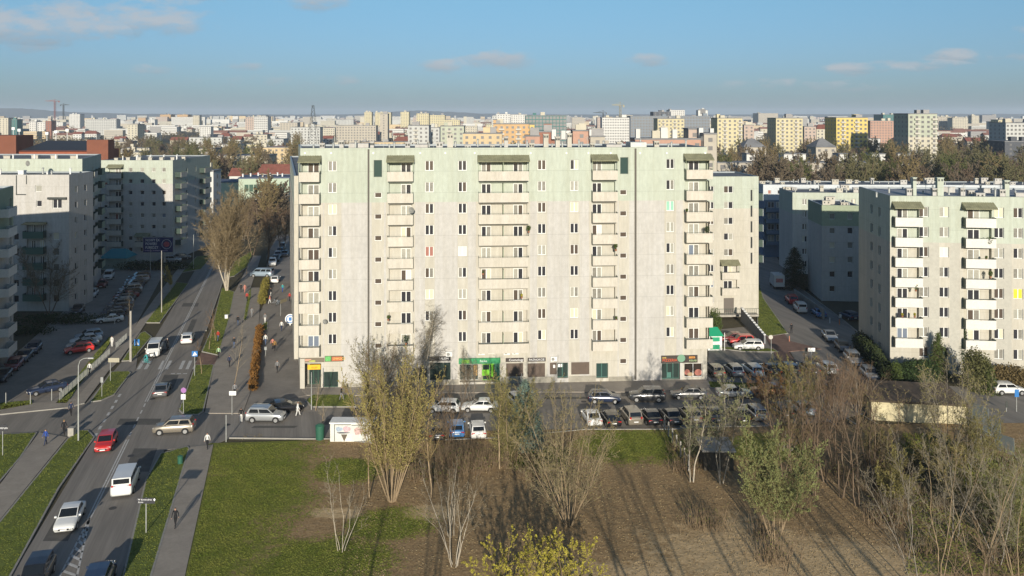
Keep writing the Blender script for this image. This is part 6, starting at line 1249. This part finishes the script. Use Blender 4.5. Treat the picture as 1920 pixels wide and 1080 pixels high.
# satellite dishes and balcony plants on the long block (hung on, so things of their own)
def on_main(px, py, out=1.3): u = um(px); return Vector((P0.x+u*cM+out*sM, P0.y+u*sM-out*cM, H-(py-HY)*(ym(px)-out)/F))
def dish(p, r, label):
    t = empty('satellite_dish', p, R(-20), label, 'satellite dish', 'satellite dishes'); b = MB(); n = 12; vs = [(0, 0, 0)]
    for i in range(n): vs.append((r*math.cos(6.283*i/n), -.12, r*math.sin(6.283*i/n)))
    b.add(vs, [(0, 1+(i+1) % n, 1+i) for i in range(n)]); b.build('dish', mat('grey dish', (.22,.22,.20), .6), t); b = MB(); b.tube((0,0,0), (0,.45,-.15), .025, n=4).tube((0,-.05,-r*.8), (0,-.5,0), .015, n=3); b.build('arm', dark_metal, t)
dish(on_main(773, 394, 1.3), .42, 'grey satellite dish on the third balcony of the second balcony column'); dish(on_main(611, 603, .5), .33, 'grey satellite dish between the lower left balconies and windows')
dish(Vector((c0[0]+U2(46), c0[1]+1.2, 27.0)), .55, 'satellite dish on the roof of the cream block at left')
def potplant(p, h, label, m=lf_green, seed=1):
    rng_ = np.random.default_rng(seed); t = empty('potted_plant', p, 0, label, 'plant', 'balcony plants'); b = MB(); b.tube((0,0,-.25), (0,0,.0), .12, .16, 8); b.build('pot', mat('terracotta', (.3,.13,.07), .8), t)
    v = rng_.normal(size=(160, 3)); v /= np.linalg.norm(v, axis=1, keepdims=True); v *= rng_.random((160, 1))**.4; inst('foliage', leafmesh('foliage', v*np.array([h*.35, h*.35, h*.5])+np.array([0, 0, h*.5]), .09, m, rng_), t)
for i, (px, py, h, lab) in enumerate(((1322,437,1.0,'round dark bush on the fourth balcony of the rightmost column'),(990,433,.8,'narrow shrub on the right end of the fourth central balcony'),(762,643,1.1,'dark leafy plant on the lowest balcony of the second column'),(729,598,.5,'small plant at the left end of a low balcony in the second column'),(1152,467,.8,'reddish plant on the fifth balcony left of the small stair windows'),(905,512,.3,'low plants on the left of the sixth central balcony'),(977,556,.4,'yellow flowers on the seventh central balcony'),(1153,598,.4,'small plants on the eighth balcony of the fourth column'),(1284,398,.5,'climbing plant at the left of the third rightmost balcony'))):
    potplant(on_main(px, py, 1.0), h, lab, lf_dark if i in (0, 2) else (lf_yellow if i == 6 else lf_green), i)
for i, (px, py, h, lab) in enumerate(((1712,543,.9,'green shrub on the fifth white fronted balcony'),(1849,460,1.3,'tall drooping plant on the second white balcony of the right column'),(1687,592,.4,'yellow flower box on the sixth white fronted balcony'),(1710,592,.4,'second yellow flower box on the sixth white fronted balcony'),(1851,518,.8,'two small conifers on the fourth white balcony'),(1843,485,.4,'low plant on the third white balcony of the right column'))):
    u = uR(px); o = 1.0; Yp = rc[1]+u*math.sin(yR)-o; potplant(Vector((rc[0]+u*math.cos(yR)-.1, Yp, H-(py-HY)*Yp/F)), h, lab, lf_yellow if 'yellow' in lab else lf_green, 30+i)
# ---------------- the city beyond ----------------
FC = {'cream': (0.5, 0.46, 0.36), 'white': (0.58, 0.57, 0.53), 'pale yellow': (0.54, 0.48, 0.3), 'bright yellow': (0.6, 0.47, 0.16), 'beige': (0.42, 0.38, 0.31), 'grey': (0.3, 0.29, 0.28), 'pinkish': (0.44, 0.35, 0.29), 'salmon': (0.44, 0.27, 0.2), 'orange': (0.52, 0.34, 0.17), 'peach': (0.55, 0.43, 0.26), 'pale green': (0.4, 0.42, 0.33), 'brick red': (0.28, 0.13, 0.09), 'teal': (0.07, 0.17, 0.16), 'greyish white': (0.47, 0.47, 0.44), 'dark grey': (0.09, 0.095, 0.105), 'blue grey': (0.2, 0.23, 0.26)}
FM = {k: mat('distant '+k+' wall', v, .9, .05, .05) for k, v in FC.items()}
fwin = mat('distant window', (.15,.145,.14), .3); fwin2 = mat('distant pale balcony', (.5,.47,.4), .8); redroof = mat('red tiled roof', (.23,.085,.06), .9, .25, .5); fgrey = mat('distant grey roof', (.2,.2,.2), .9, .2, .1)
rf_ = random.Random(99)
def far_block(px0, px1, yt, D, dep, col, label, group=None, roof='flat', sp=3.1, fl=2.9, ww=1.5, wh=1.4, top=None, side=None, yaw=0, boxes=2, balc=False, cat='apartment block', z0=0, name='apartment_block', split=None):
    W = (px1-px0)/F*D; Z = H-(yt-HY)*D/F; t = empty(name, ((px0-960)/F*D, D, 0), yaw, label, cat, group)
    ms = [FM[col], FM[side or col], FM[split] if split else FM[col]]; b = MB(); zs = Z*.62 if split else Z
    b.box(0, W, 0, dep, -.5, zs, 0)
    if split: b.box(0, W, 0, dep, zs, Z, 2)
    b.m[:] = [(1 if (side and i % 6 in (3, 5)) else m) for i, m in enumerate(b.m)]
    b.build('wall', ms, t); w_ = MB(); nf = max(1, int(Z/fl)); nw = max(1, int(W/sp)); far = D > 1500
    if far: sp2 = W/nw
    for k in range(nf):
        z = Z-1.9-k*fl
        if z < .5: break
        for i in range(nw):
            x = (i+.5)*W/nw; w_.quad((x-ww/2, -.1, z-wh/2), (x+ww/2, -.1, z-wh/2), (x+ww/2, -.1, z+wh/2), (x-ww/2, -.1, z+wh/2))
        for i in range(max(1, int(dep/5)) if D < 1300 else 0):
            y = (i+.5)*dep/max(1, int(dep/5)); xx = -.1 if px0 > 960 else W+.1; a, c = (y-.6, y+.6) if px0 <= 960 else (y+.6, y-.6); w_.quad((xx, a, z-wh/2), (xx, c, z-wh/2), (xx, c, z+wh/2), (xx, a, z+wh/2))
    if w_.f: tag(w_.build('window', fwin, t), None, None, None, 'stuff')
    if balc:
        q = MB()
        for k in range(nf-1):
            z = Z-3.0-k*fl; 
            for i in range(1, nw, 3): x = (i+.5)*W/nw; q.box(x-1.6, x+1.6, -1.2, -.12, z-.6, z+.4)
        tag(q.build('balcony', fwin2, t), None, None, None, 'stuff')
    if roof == 'flat':
        r = MB(); r.box(-.2, W+.2, -.2, dep+.2, Z, Z+.5); rr = r.build('roof', fgrey, t)
        for i in range(boxes): bw = rf_.uniform(2, 5); x = rf_.uniform(0, max(.1, W-bw)); r = MB(); r.box(x, x+bw, dep*(.16+.2*i), dep*(.34+.2*i), Z+.49-.02*i, Z+rf_.uniform(2, 3.5)); r.build('roof_box', FM[rf_.choice(['cream', 'grey', col])], t)
    else:
        rh = min(5, dep*.35); r = MB(); r.add([(-.5,-.6,Z),(W+.5,-.6,Z),(W+.5,dep+.6,Z),(-.5,dep+.6,Z),(-.5 if roof == 'gable' else dep*.3,dep/2,Z+rh),(W+.5 if roof == 'gable' else W-dep*.3,dep/2,Z+rh)], [(0,1,5,4),(1,2,5),(2,3,4,5),(3,0,4)]); r.build('roof', redroof if roof != 'greyhip' else fgrey, t)
    return t
hb = [(1345,1392,222,620,20,'pale yellow','pale yellow eleven storey tower, leftmost of the towers above the right hand trees',{'balc':1}),
 (1455,1505,222,640,22,'pale yellow','pale yellow tower with an orange strip, second of the towers above the right hand trees',{'balc':1}),
 (1568,1627,221,600,22,'bright yellow','bright yellow tower above the right hand trees',{'balc':1}),
 (1703,1757,214,520,20,'cream','cream tower with a pale green top, tallest above the right hand trees',{'balc':1,'split':'pale green'}),
 (1395,1414,235,690,14,'pinkish','small pinkish block between the first two pale yellow towers',{}),(1508,1530,238,760,14,'pinkish','pinkish block right of the second pale yellow tower',{}),(1531,1566,242,780,12,'cream','cream block with a red roof left of the bright yellow tower',{'roof':'hip'}),
 (1422,1459,212.5,2600,60,'beige','long beige slab on the skyline behind the pale yellow towers',{}),(1656,1688,215,1500,40,'teal','teal box shaped building on the skyline left of the cream and green tower',{'sp':9}),(1632,1690,227,950,16,'salmon','salmon coloured row right of the bright yellow tower',{}),
 (1758,1785,219,1700,20,'beige','beige slab on the skyline right of the cream and green tower',{}),(1786,1815,221,1650,20,'cream','cream slab stepped below the beige one at right',{}),(1822,1836,217,1900,16,'cream','slim cream tower near the right skyline',{}),(1872,1888,225,1000,16,'pale yellow','pale yellow block left of the modern greyish block',{}),
 (1886,1945,231,620,22,'greyish white','modern greyish white block at the right edge of the skyline',{'sp':2.6}),(1884,1950,266,560,20,'dark grey','dark low building under the modern greyish block',{'sp':6}),
 (1191,1320,262,300,12,'salmon','long salmon block just behind the right part of the long block roof',{'fl':3.0,'sp':4.5}),(1320,1344,252,296,13,'beige','blank beige gable end at the right of the salmon block',{'sp':30,'boxes':0}),(1291,1314,243,305,9,'pinkish','pinkish stair tower standing on the salmon block',{'sp':3.6,'boxes':0}),
 (985,1012,256,330,12,'salmon','small salmon wing behind the middle of the long block roof',{'sp':5}),(1011,1040,248,335,12,'brick red','brick coloured block behind the middle of the long block roof',{'sp':5}),(1074,1107,246,335,12,'salmon','salmon block right of the tall chimneys',{'sp':5}),(1107,1134,257,330,12,'beige','beige end of the salmon row',{'sp':6}),
 (1233,1283,223,700,20,'pale yellow','pale yellow block in front of the dark gridded office',{'balc':1}),(1182,1331,218,1000,30,'blue grey','wide dark office building with a white grid facade',{'sp':3.4,'ww':2.4,'wh':2.3,'fl':3.4}),(1225,1258,210,1300,30,'dark grey','dark glass office top on the skyline',{'sp':6}),(1256,1284,206.5,1350,30,'white','white office block on the skyline behind the dark one',{}),(1309,1327,207,1300,14,'white','white framed tower on the skyline',{'ww':8,'sp':12,'wh':8,'fl':10}),
 (1129,1180,221,900,20,'white','white block with a fine window grid under the crane',{'sp':2.5}),(985,1062,217,800,30,'teal','dark glass office building in the middle of the skyline',{'sp':3.2,'ww':2.6,'wh':2.6,'fl':3.3}),
 (868,941,251,450,14,'peach','peach coloured block behind the chimney in the middle',{'sp':4}),(925,998,233,520,16,'orange','orange block with a stepped top in the middle',{'balc':1}),(925,942,225,540,10,'orange','raised orange corner tower in the middle',{'sp':20,'boxes':0}),(993,1002,234,518,10,'bright yellow','narrow yellow end of the orange block',{'sp':6,'boxes':0}),
 (932,957,214,1150,20,'white','white block on the skyline left of the glass office',{}),(958,988,215,1180,20,'white','second white block on the skyline left of the glass office',{}),(765,804,236,600,16,'greyish white','greyish white panel block left of the middle',{'balc':1}),(826,870,237,550,16,'pale green','pale greenish panel block left of the peach block',{'balc':1}),(806,824,240,640,14,'greyish white','narrow greyish white block between two panel blocks',{}),
 (781,804,213,1500,20,'pale yellow','pale yellow stepped tower on the hill skyline',{}),(806,834,216,1450,20,'pale yellow','second pale yellow tower on the hill skyline',{}),(834,862,225,1300,20,'pale yellow','low pale yellow slab under the hill skyline',{}),(683,697,210.5,1800,18,'pale yellow','pale yellow tower farthest left on the middle skyline',{}),(703,733,211,1850,20,'pale yellow','pair like pale yellow tower behind the beige tower',{}),(712,727,214,1000,12,'beige','slender beige tower standing alone on the middle skyline',{'sp':5,'boxes':1}),(751,767,210,1700,18,'pale yellow','pale yellow tower left of the dark wooded hill',{}),
 (630,705,236,950,14,'beige','long beige panel row left of the slender beige tower',{}),(545,600,239,900,14,'greyish white','greyish white panel row behind the mast',{}),(476,502,219,1400,20,'white','white tower with dark windows above the left trees',{'ww':2.5}),(460,476,220,1420,20,'pinkish','pinkish block left of the white tower',{}),
 (300,320,215,2400,30,'orange','orange block on the left skyline',{}),(332,352,215,2400,30,'orange','second orange block on the left skyline',{}),(160,218,224,1500,16,'greyish white','greyish white row in the left distance',{}),(55,68,228,1300,16,'white','white block in the left distance',{}),(70,85,229,1290,16,'white','second white block in the left distance',{}),(22,32,224,1200,14,'teal','small teal glass block in the left distance',{}),(86,96,227,1280,14,'brick red','narrow red block in the left distance',{}),(130,150,214,1900,20,'white','long white slab on the left hill foot',{}),
 (470,556,277,620,14,'peach','long pale yellow low block above the evergreen left of the long block',{'sp':4}),(462,486,271,640,12,'pale yellow','small pale yellow block above the left trees',{})]
for q in hb: far_block(*q[:7], **q[7])
def wbox(px0, px1, yt, D, zb, label):
    t = empty('ventilation_shaft', ((px0-960)/F*D, D, 0), 0, label, 'chimney', 'white shafts on the salmon roofs'); b = MB(); b.box(0, (px1-px0)/F*D, 2, 4.2, zb, H-(yt-HY)*D/F); b.build('shaft', FM['white'], t)
for (a, c, y, D, l) in ((1194,1202,242,300,'leftmost'),(1241,1254,239,300,'widest'),(1263,1272,243,300,'third'),(1313,1321,240,300,'fourth'),(1334,1341,241,300,'rightmost')): wbox(a, c, y, D, 26.9, l+' white shaft on the long salmon roof behind the right part of the long block')
for (a, c, y, l) in ((1035,1043,243,'left'),(1053,1061,245,'middle'),(1062,1067,246,'small'),(1106,1112,243,'right hand'),(1121,1129,245,'outer')): wbox(a, c, y, 330, 26.5, l+' white shaft on the salmon roofs behind the middle of the long block')
# sports hall with orange ends and a dark roof
t = empty('sports_hall', ((-40-960)/F*330, 330, 0), 0, 'orange hall with a dark sloping roof behind the left blocks', 'hall'); k = 330/F; ztop = H-(262-HY)*k; zl = H-(290-HY)*k
b = MB(); b.box(0, 70*k, 0, 12, 0, H-(254-HY)*k); b.build('end_block', mat('orange cladding', (.19,.07,.04), .8, .08, .3), t); b = MB(); b.box(205*k, 245*k, -1, 4, 0, ztop); b.build('end_block', mat('orange cladding', (.36,.115,.045)), t)
b = MB(); b.box(70*k, 205*k, 2, 26, 0, H-(283-HY)*k); b.build('wall', mat('brick red cladding', (.30,.09,.045), .8, .1, .3), t); b = MB(); z1, z2 = H-(284-HY)*k, H-(264-HY)*k*(350/330); b.quad((70*k, 1.2, z1), (205*k, 1.2, z1), (205*k, 22, z2), (70*k, 22, z2)); b.quad((70*k, 22, z2), (205*k, 22, z2), (205*k, 22, z2-4), (70*k, 22, z2-4)); b.build('roof', mat('dark blue grey hall roof', (.03,.035,.045), .7), t)
# greenish low building and the red roofed house
t = empty('school_building', (G(452, 388).x, 330, 0), R(9), 'low pale green building with a band of dark windows behind the street trees', 'building'); b = MB(); b.box(0, 19, 0, 16, 0, 11.2); b.box(-15, -.02, 3, 18, 0, 9.6); b.build('wall', mat('mint green render', (.40,.47,.36), .9), t); b = MB(); b.box(-.3, 19.3, -.3, 16.3, 11.2, 11.6); b.box(-15.2, -.3, 2.7, 18.3, 9.6, 9.9); b.build('roof', mat('dark blue grey flat roof', (.10,.12,.17), .8), t)
for i in range(9): b = MB(); b.box(2.2+i*1.75, 3.7+i*1.75, -.08, -.01, 6.2, 8.9); b.build('window', mat('dark green glazing', (.02,.07,.045), .3), t)
b = MB(); b.box(6, 19, -.15, -.02, 0, 5.6); b.build('lower_wall', FM['beige'], t)
for i in range(7): vent(t, 1+i*2.5, 4+(i % 3)*3, 11.5, 1.2, .3, white_paint)
far_block(430, 486, 330, 400, 10, 'white', 'white gabled house with a red roof above the pale green building', roof='gable', boxes=0, cat='house', name='house'); far_block(486, 556, 326, 396, 12, 'white', 'long house with a bright red roof beside the left edge of the long block', roof='gable', boxes=0, cat='house', name='house'); far_block(362,400,322,300,8,'white','white roof structure behind the bluish shaded block')
# long low pavilion among the right hand trees
far_block(1345, 1640, 306, 420, 12, 'beige', 'long low beige building half hidden by the right hand trees', sp=5, ww=2.2, wh=2.2, boxes=0, name='low_building')
for i, (a, c) in enumerate(((1470,1511),(1573,1606),(1635,1660),(1684,1712),(1400,1420))): far_block(a, c, 289.5, 450, 9, 'white', ['first','second','third','fourth','leftmost'][i]+' white flat topped hall showing above the bare trees at right', boxes=0, sp=60, name='low_building', cat='hall')
far_block(1530, 1568, 276, 500, 16, 'beige', 'beige house with a pale hipped roof among the right hand trees', roof='greyhip', boxes=0, name='house', cat='house'); far_block(1395, 1436, 276, 520, 16, 'beige', 'low house with a pale grey roof below the leftmost tower', roof='greyhip', boxes=0, name='house', cat='house')
# the rest of the city: further blocks and houses, each its own thing
zones = ['above the left hand blocks', 'above the left street trees', 'left of the long block roof', 'behind the long block roof, left part', 'behind the long block roof, right part', 'above the annex', 'above the right hand trees', 'at the right end of the skyline']
used = []
def free(a, c, D):
    for (p, q, E) in used:
        if a < q and c > p and abs(D-E) < E*.12: return False
    return True
HB = [(q[0], q[1], q[3]) for q in hb]
cnt = 0
for k in range(1800):
    if cnt >= 262: break
    D = 480*math.exp(rf_.random()*2.25); px = rf_.uniform(-60, 1980)
    if 560 < px < 1330 and D < 620: continue
    if D < 700 and not (px < 1340): continue
    w_ = rf_.uniform(14, 55)*(F/D) if rf_.random() < .6 else rf_.uniform(10, 20)*(F/D); house = rf_.random() < .36
    Z = rf_.uniform(7, 10) if house else rf_.choice([12, 14, 15, 17, 18, 24, 31, 34]) if D > 900 else rf_.choice([9, 11, 13, 15])
    if house: w_ = rf_.uniform(10, 20)*(F/D)
    yt = HY+(H-Z)*F/D
    if any(a-3 < px+w_ and c+3 > px and D < E and yt < 250 for a, c, E in HB): continue
    if not free(px, px+w_, D): continue
    used.append((px, px+w_, D)); cnt += 1
    zn = zones[min(7, max(0, int(px/240)))] if px < 1920 else zones[7]; col = rf_.choice(['cream', 'white', 'greyish white', 'beige', 'cream', 'pinkish', 'peach', 'pale yellow', 'greyish white', 'orange', 'grey', 'white', 'cream']) if not house else rf_.choice(['white', 'cream', 'beige', 'white'])
    if px < 520 and D > 600: col = rf_.choice(['white', 'greyish white', 'cream', col])
    dist = 'near' if D < 900 else 'farther' if D < 2000 else 'farthest'
    if house: far_block(px, px+w_, yt, D, rf_.uniform(9, 13), col, f'{dist} {col} red roofed house {zn}', 'distant city houses', roof=rf_.choice(['gable', 'hip']), boxes=0, cat='house', name='house')
    else: far_block(px, px+w_, yt, D, rf_.uniform(11, 20), col, f'{dist} {"low" if Z < 20 else "tall"} {col} block {zn}', 'distant city blocks', sp=rf_.choice([2.8, 3.3, 4.2]), boxes=rf_.choice([0, 1, 2]) if D < 2500 else 0, balc=(rf_.random() < .3 and D < 1500))
# the finest, farthest grain of the city, too small and too many to count
fm_ = [FM[q] for q in ('cream', 'white', 'greyish white', 'beige', 'peach', 'pinkish', 'grey')]; b = MB(); wq = MB(); rfm = MB()
for k in range(1500):
    D = 1150*math.exp(rf_.random()**.8*1.75); px = rf_.uniform(-80, 2000); X = (px-960)/F*D; w_ = rf_.uniform(10, 34) if rf_.random() < .75 else rf_.uniform(40, 90); h = rf_.choice([6, 7, 8, 11, 13, 15, 17, 22, 30]) if D > 1800 else rf_.choice([6, 7, 8, 11, 14]); d = rf_.uniform(9, 15); mi = rf_.choices(range(7), (5, 5, 4, 3, 1.5, 1.5, 2))[0]
    b.box(X, X+w_, D, D+d, -.5, h, mi)
    for z in range(2, int(h), 3): wq.quad((X+.8, D-.2, z), (X+w_-.8, D-.2, z), (X+w_-.8, D-.2, z+1.1), (X+.8, D-.2, z+1.1)) if (k+z) % 3 and h > 9 else None
    if h < 9: rfm.add([(X-.4,D-.4,h),(X+w_+.4,D-.4,h),(X+w_+.4,D+d+.4,h),(X-.4,D+d+.4,h),(X,D+d/2,h+3.5),(X+w_,D+d/2,h+3.5)], [(0,1,5,4),(1,2,5),(2,3,4,5),(3,0,4)])
o = b.build('distant_city', fm_); tag(o, 'countless tiny pale buildings near the skyline', 'city', None, 'stuff'); tag(wq.build('window_band', mat('far window bands', (.24,.235,.22), .5), o), None, None, None, 'stuff'); tag(rfm.build('roof', mat('far muted red roofs', (.24,.12,.09), .9, .3, .02), o), None, None, None, 'stuff')
# masts and cranes
def lattice(px, yt, D, w0, label, m=dark_metal, name='lattice_mast', cat='mast', crane=None):
    h = H-(yt-HY)*D/F; t = empty(name, ((px-960)/F*D, D, 0), 0, label, cat); b = MB(); n = 10; r = max(.12, .00022*D)
    for i in range(n):
        f0, f1 = i/n, (i+1)/n; a0, a1 = w0*(1-f0)*.5+w0*.08, w0*(1-f1)*.5+w0*.08
        if crane: a0 = a1 = w0/2
        for sx in (-1, 1):
            for sy in (-1, 1): b.tube((sx*a0, sy*a0, h*f0), (sx*a1, sy*a1, h*f1), r, n=3, caps=False)
            b.tube((sx*a0, -a0, h*f0), (-sx*a1, -a1, h*f1), r*.7, n=3, caps=False)
    b.build('mast', m, t)
    if crane:
        jl, cj = crane; b = MB(); s = 1 if jl > 0 else -1
        b.path([(0,0,h),(jl,0,h+1)], r, 3); b.path([(0,0,h+2),(jl,0,h+1)], r, 3); b.path([(0,0,h+5),(jl*.6,0,h+1.4)], r*.6, 3); b.tube((0,0,h),(0,0,h+5.5), r*1.2, n=3)
        for i in range(10): x = jl*i/10; b.tube((x,0,h+.1+i*.1), (x+jl/20,0,h+2-.1*i), r*.6, n=3, caps=False)
        b.build('jib', m, t); b = MB(); b.path([(0,0,h+.5),(-s*cj,0,h+.5)], r*1.3, 3); b.path([(0,0,h+5),(-s*cj,0,h+.6)], r*.6, 3); b.box(min(-s*cj, -s*cj*.75), max(-s*cj, -s*cj*.75), -1, 1, h-2.5, h+.4); b.build('counter_jib', m, t)
    return t
lattice(587, 197, 820, 9, 'tall thin lattice mast on the skyline left of the long block'); lattice(103, 190, 2200, 3.2, 'reddish tower crane on the left skyline', mat('red crane steel', (.30,.10,.08), .6), 'tower_crane', 'crane', (-26, 12))
lattice(119, 197, 2600, 3, 'smaller grey tower crane beside the reddish one', dark_metal, 'tower_crane', 'crane', (18, 10)); lattice(1163, 198, 1300, 2.6, 'yellow tower crane above the white gridded block', mat('yellow crane steel', (.42,.36,.2), .6), 'tower_crane', 'crane', (-13, 6)); lattice(1131, 212, 1700, 2.2, 'faint grey crane left of the yellow one', dark_metal, 'tower_crane', 'crane', (-20, 7))
for i, (px, yt) in enumerate(((25,240),(36,243),(88,249),(105,246),(126,243))):
    b = MB(); h = H-(yt-HY)*450/F; b.tube((0,0,0), (0,0,h), .25, .15, 5); b.box(-.8,.8,-.2,.2,h-1,h+.4); o = b.build('floodlight_mast', white_paint); o.location = ((px-960)/F*450, 450, 0); tag(o, ['first','second','third','fourth','fifth'][i]+' pale floodlight mast from the left behind the orange hall', 'mast', 'floodlight masts')
# trees in the middle distance, five kinds copied with their trunks and crowns
mt = []
for i, (tw, lf, hgt, sp) in enumerate(((tw_brown, mat('brown far twigs', (.155,.125,.085), 1, .3, .4), 12, 30), (tw_olive, mat('olive far buds', (.15,.14,.07), 1, .3, .4), 13, 26), (tw_red, mat('red brown far twigs', (.15,.11,.075), 1, .3, .4), 10, 32), (tw_gold, mat('golden far twigs', (.20,.155,.075), 1, .3, .4), 14, 22), (tw_olive, mat('green far foliage', (.095,.11,.035), 1, .3, .4), 12, 28))):
    k = dict(stems=2+i % 3, spread=sp*.6, L=hgt, r=.22, levels=3, nseg=(5,3,2), kids=(18,7), ang=(42,48), ratio=(.42,.45), start=(.2,.1), jit=(.08,.15,.2), trop=(.03,.06,.05), rmin=.05)
    mt.append(tree_meshes('mt', 400+i, bark_brown, tw, lf, .16, 11, **k))
kinds = ['brown bare', 'olive budding', 'reddish brown bare', 'golden brown slender', 'dark green leafed']
def grove(n, a, c, y0, y1, weights, zone, h0=.75, h1=1.25, grp='trees of the middle distance'):
    for i in range(n):
        px, py = rf_.uniform(a, c), y0+(y1-y0)*rf_.random()**.8; D = 57600/(py-HY); X = (px-960)/F*D; ok = True
        for (p, q, E) in [(q_[0], q_[1], q_[3]) for q_ in hb[:2]]: pass
        j = rf_.choices(range(5), weights)[0]; s = rf_.uniform(h0, h1); size = 'small' if s < h0+(h1-h0)/3 else 'tall' if s > h0+(h1-h0)*.67 else 'middling'
        LMK = ((60,'behind the orange hall'),(200,'right of the orange hall'),(300,'above the bluish shaded block'),(420,'above the street trees'),(500,'near the red roofed house'),(600,'by the lattice mast'),(720,'by the slender beige tower'),(820,'by the panel blocks'),(900,'by the peach block'),(970,'by the orange block'),(1060,'by the glass office'),(1160,'by the white gridded block'),(1270,'by the dark gridded office'),(1370,'below the leftmost pale yellow tower'),(1430,'right of the leftmost pale yellow tower'),(1480,'below the second pale yellow tower'),(1540,'left of the bright yellow tower'),(1598,'below the bright yellow tower'),(1665,'below the salmon row'),(1730,'below the cream and green tower'),(1800,'right of the cream and green tower'),(1860,'left of the modern greyish block'),(1915,'below the modern greyish block'))
        plc = min(LMK, key=lambda q_: abs(q_[0]-px))[1]; row = 'nearer' if py > y0+(y1-y0)*.5 else 'farther'
        plant('bare_tree' if j != 4 else 'leafed_tree', mt[j], (X, D, 0), f'{row} {size} {kinds[j]} tree {plc}', 'tree', grp+' '+zone, rf_.uniform(0, 6.28), (s*rf_.uniform(.9, 1.3), s*rf_.uniform(.9, 1.3), s))
grove(120, 1345, 1975, 312, 400, (3, 3, 3, 1, 1.0), 'in the belt behind the right hand blocks', 0.95, 1.38)
grove(60, 1345, 1975, 290, 315, (3, 2, 3, 1, .4), 'farther back in the right hand belt', .9, 1.2)
grove(66, 205, 560, 296, 360, (2, 3, 2, 2, 2.0), 'in the belt behind the left hand blocks', .8, 1.25)
grove(30, 0, 560, 282, 300, (3, 3, 3, 1, .6), 'farther back in the left hand belt', .8, 1.2)
grove(34, 560, 1345, 296, 345, (3, 2, 3, 1, .6), 'showing just above the roof of the long block', .9, 1.3)
grove(9, 455, 535, 395, 432, (2, 1, 4, 1, 0), 'at the end of the left parking street', .7, 1.0)
# woodland masses farther off
wr_ = np.random.default_rng(12); Pt = []; S = []
for k in range(1700):
    D = 480*math.exp(wr_.random()*2.7); px = wr_.uniform(-120, 2040)
    if any(a-2 < px < c+2 and abs(D-E) < 30 for a, c, E in HB): continue
    n = 34; r = wr_.uniform(5, 10)*(1 if D < 1500 else 1.8); v = wr_.normal(size=(n, 3)); v /= np.linalg.norm(v, axis=1, keepdims=True); v *= wr_.random((n, 1))**.3
    h = wr_.uniform(4, 6.5)*(1 if D < 1500 else 1.25); Pt.append(v*np.array([r*1.5, r, h])+np.array([(px-960)/F*D, D, h*.9]))
o = inst('woodland', leafmesh('woodland', np.concatenate(Pt), 1.5, mat('distant mixed twigs', (.085,.075,.04), 1, col2=(.16,.12,.07), vscale=.01, var=.3), wr_)); tag(o, 'far off trees between the city blocks', 'woodland', None, 'stuff')

# thin spring haze filling the air over the whole city
hz = bpy.data.materials.new('haze air'); hz.use_nodes = True; ht = hz.node_tree; ht.nodes.clear(); pv = ht.nodes.new('ShaderNodeVolumePrincipled'); pv.inputs['Density'].default_value = HAZE; pv.inputs['Color'].default_value = (.74, .86, 1.0, 1); pv.inputs['Anisotropy'].default_value = .0
ho = ht.nodes.new('ShaderNodeOutputMaterial'); ht.links.new(pv.outputs[0], ho.inputs['Volume'])
b = MB(); b.box(-9600, 9600, -400, 14600, -1.6, 125); tag(b.build('haze', hz), 'thin pale blue haze over the city', 'haze', None, 'stuff')

# tell apart things that would otherwise share a label
by = {}
for o in C.objects:
    if o.parent is None and 'label' in o and 'below the lower edge' not in o['label'] and o.get('category') and o['category'] != 'manhole cover': by.setdefault(o['label'], []).append(o)
for lab, os_ in by.items():
    if len(os_) > 1:
        os_.sort(key=lambda q: q.location.x/max(1, q.location.y)); nm = {2: ('left', 'right'), 3: ('left', 'middle', 'right'), 4: ('leftmost', 'inner left', 'inner right', 'rightmost')}.get(len(os_))
        for i, q in enumerate(os_): q['label'] = (nm[i] if nm else ('first', 'second', 'third', 'fourth', 'fifth', 'sixth', 'seventh', 'eighth', 'ninth', 'tenth')[min(i, 9)]+' from left')+' '+lab
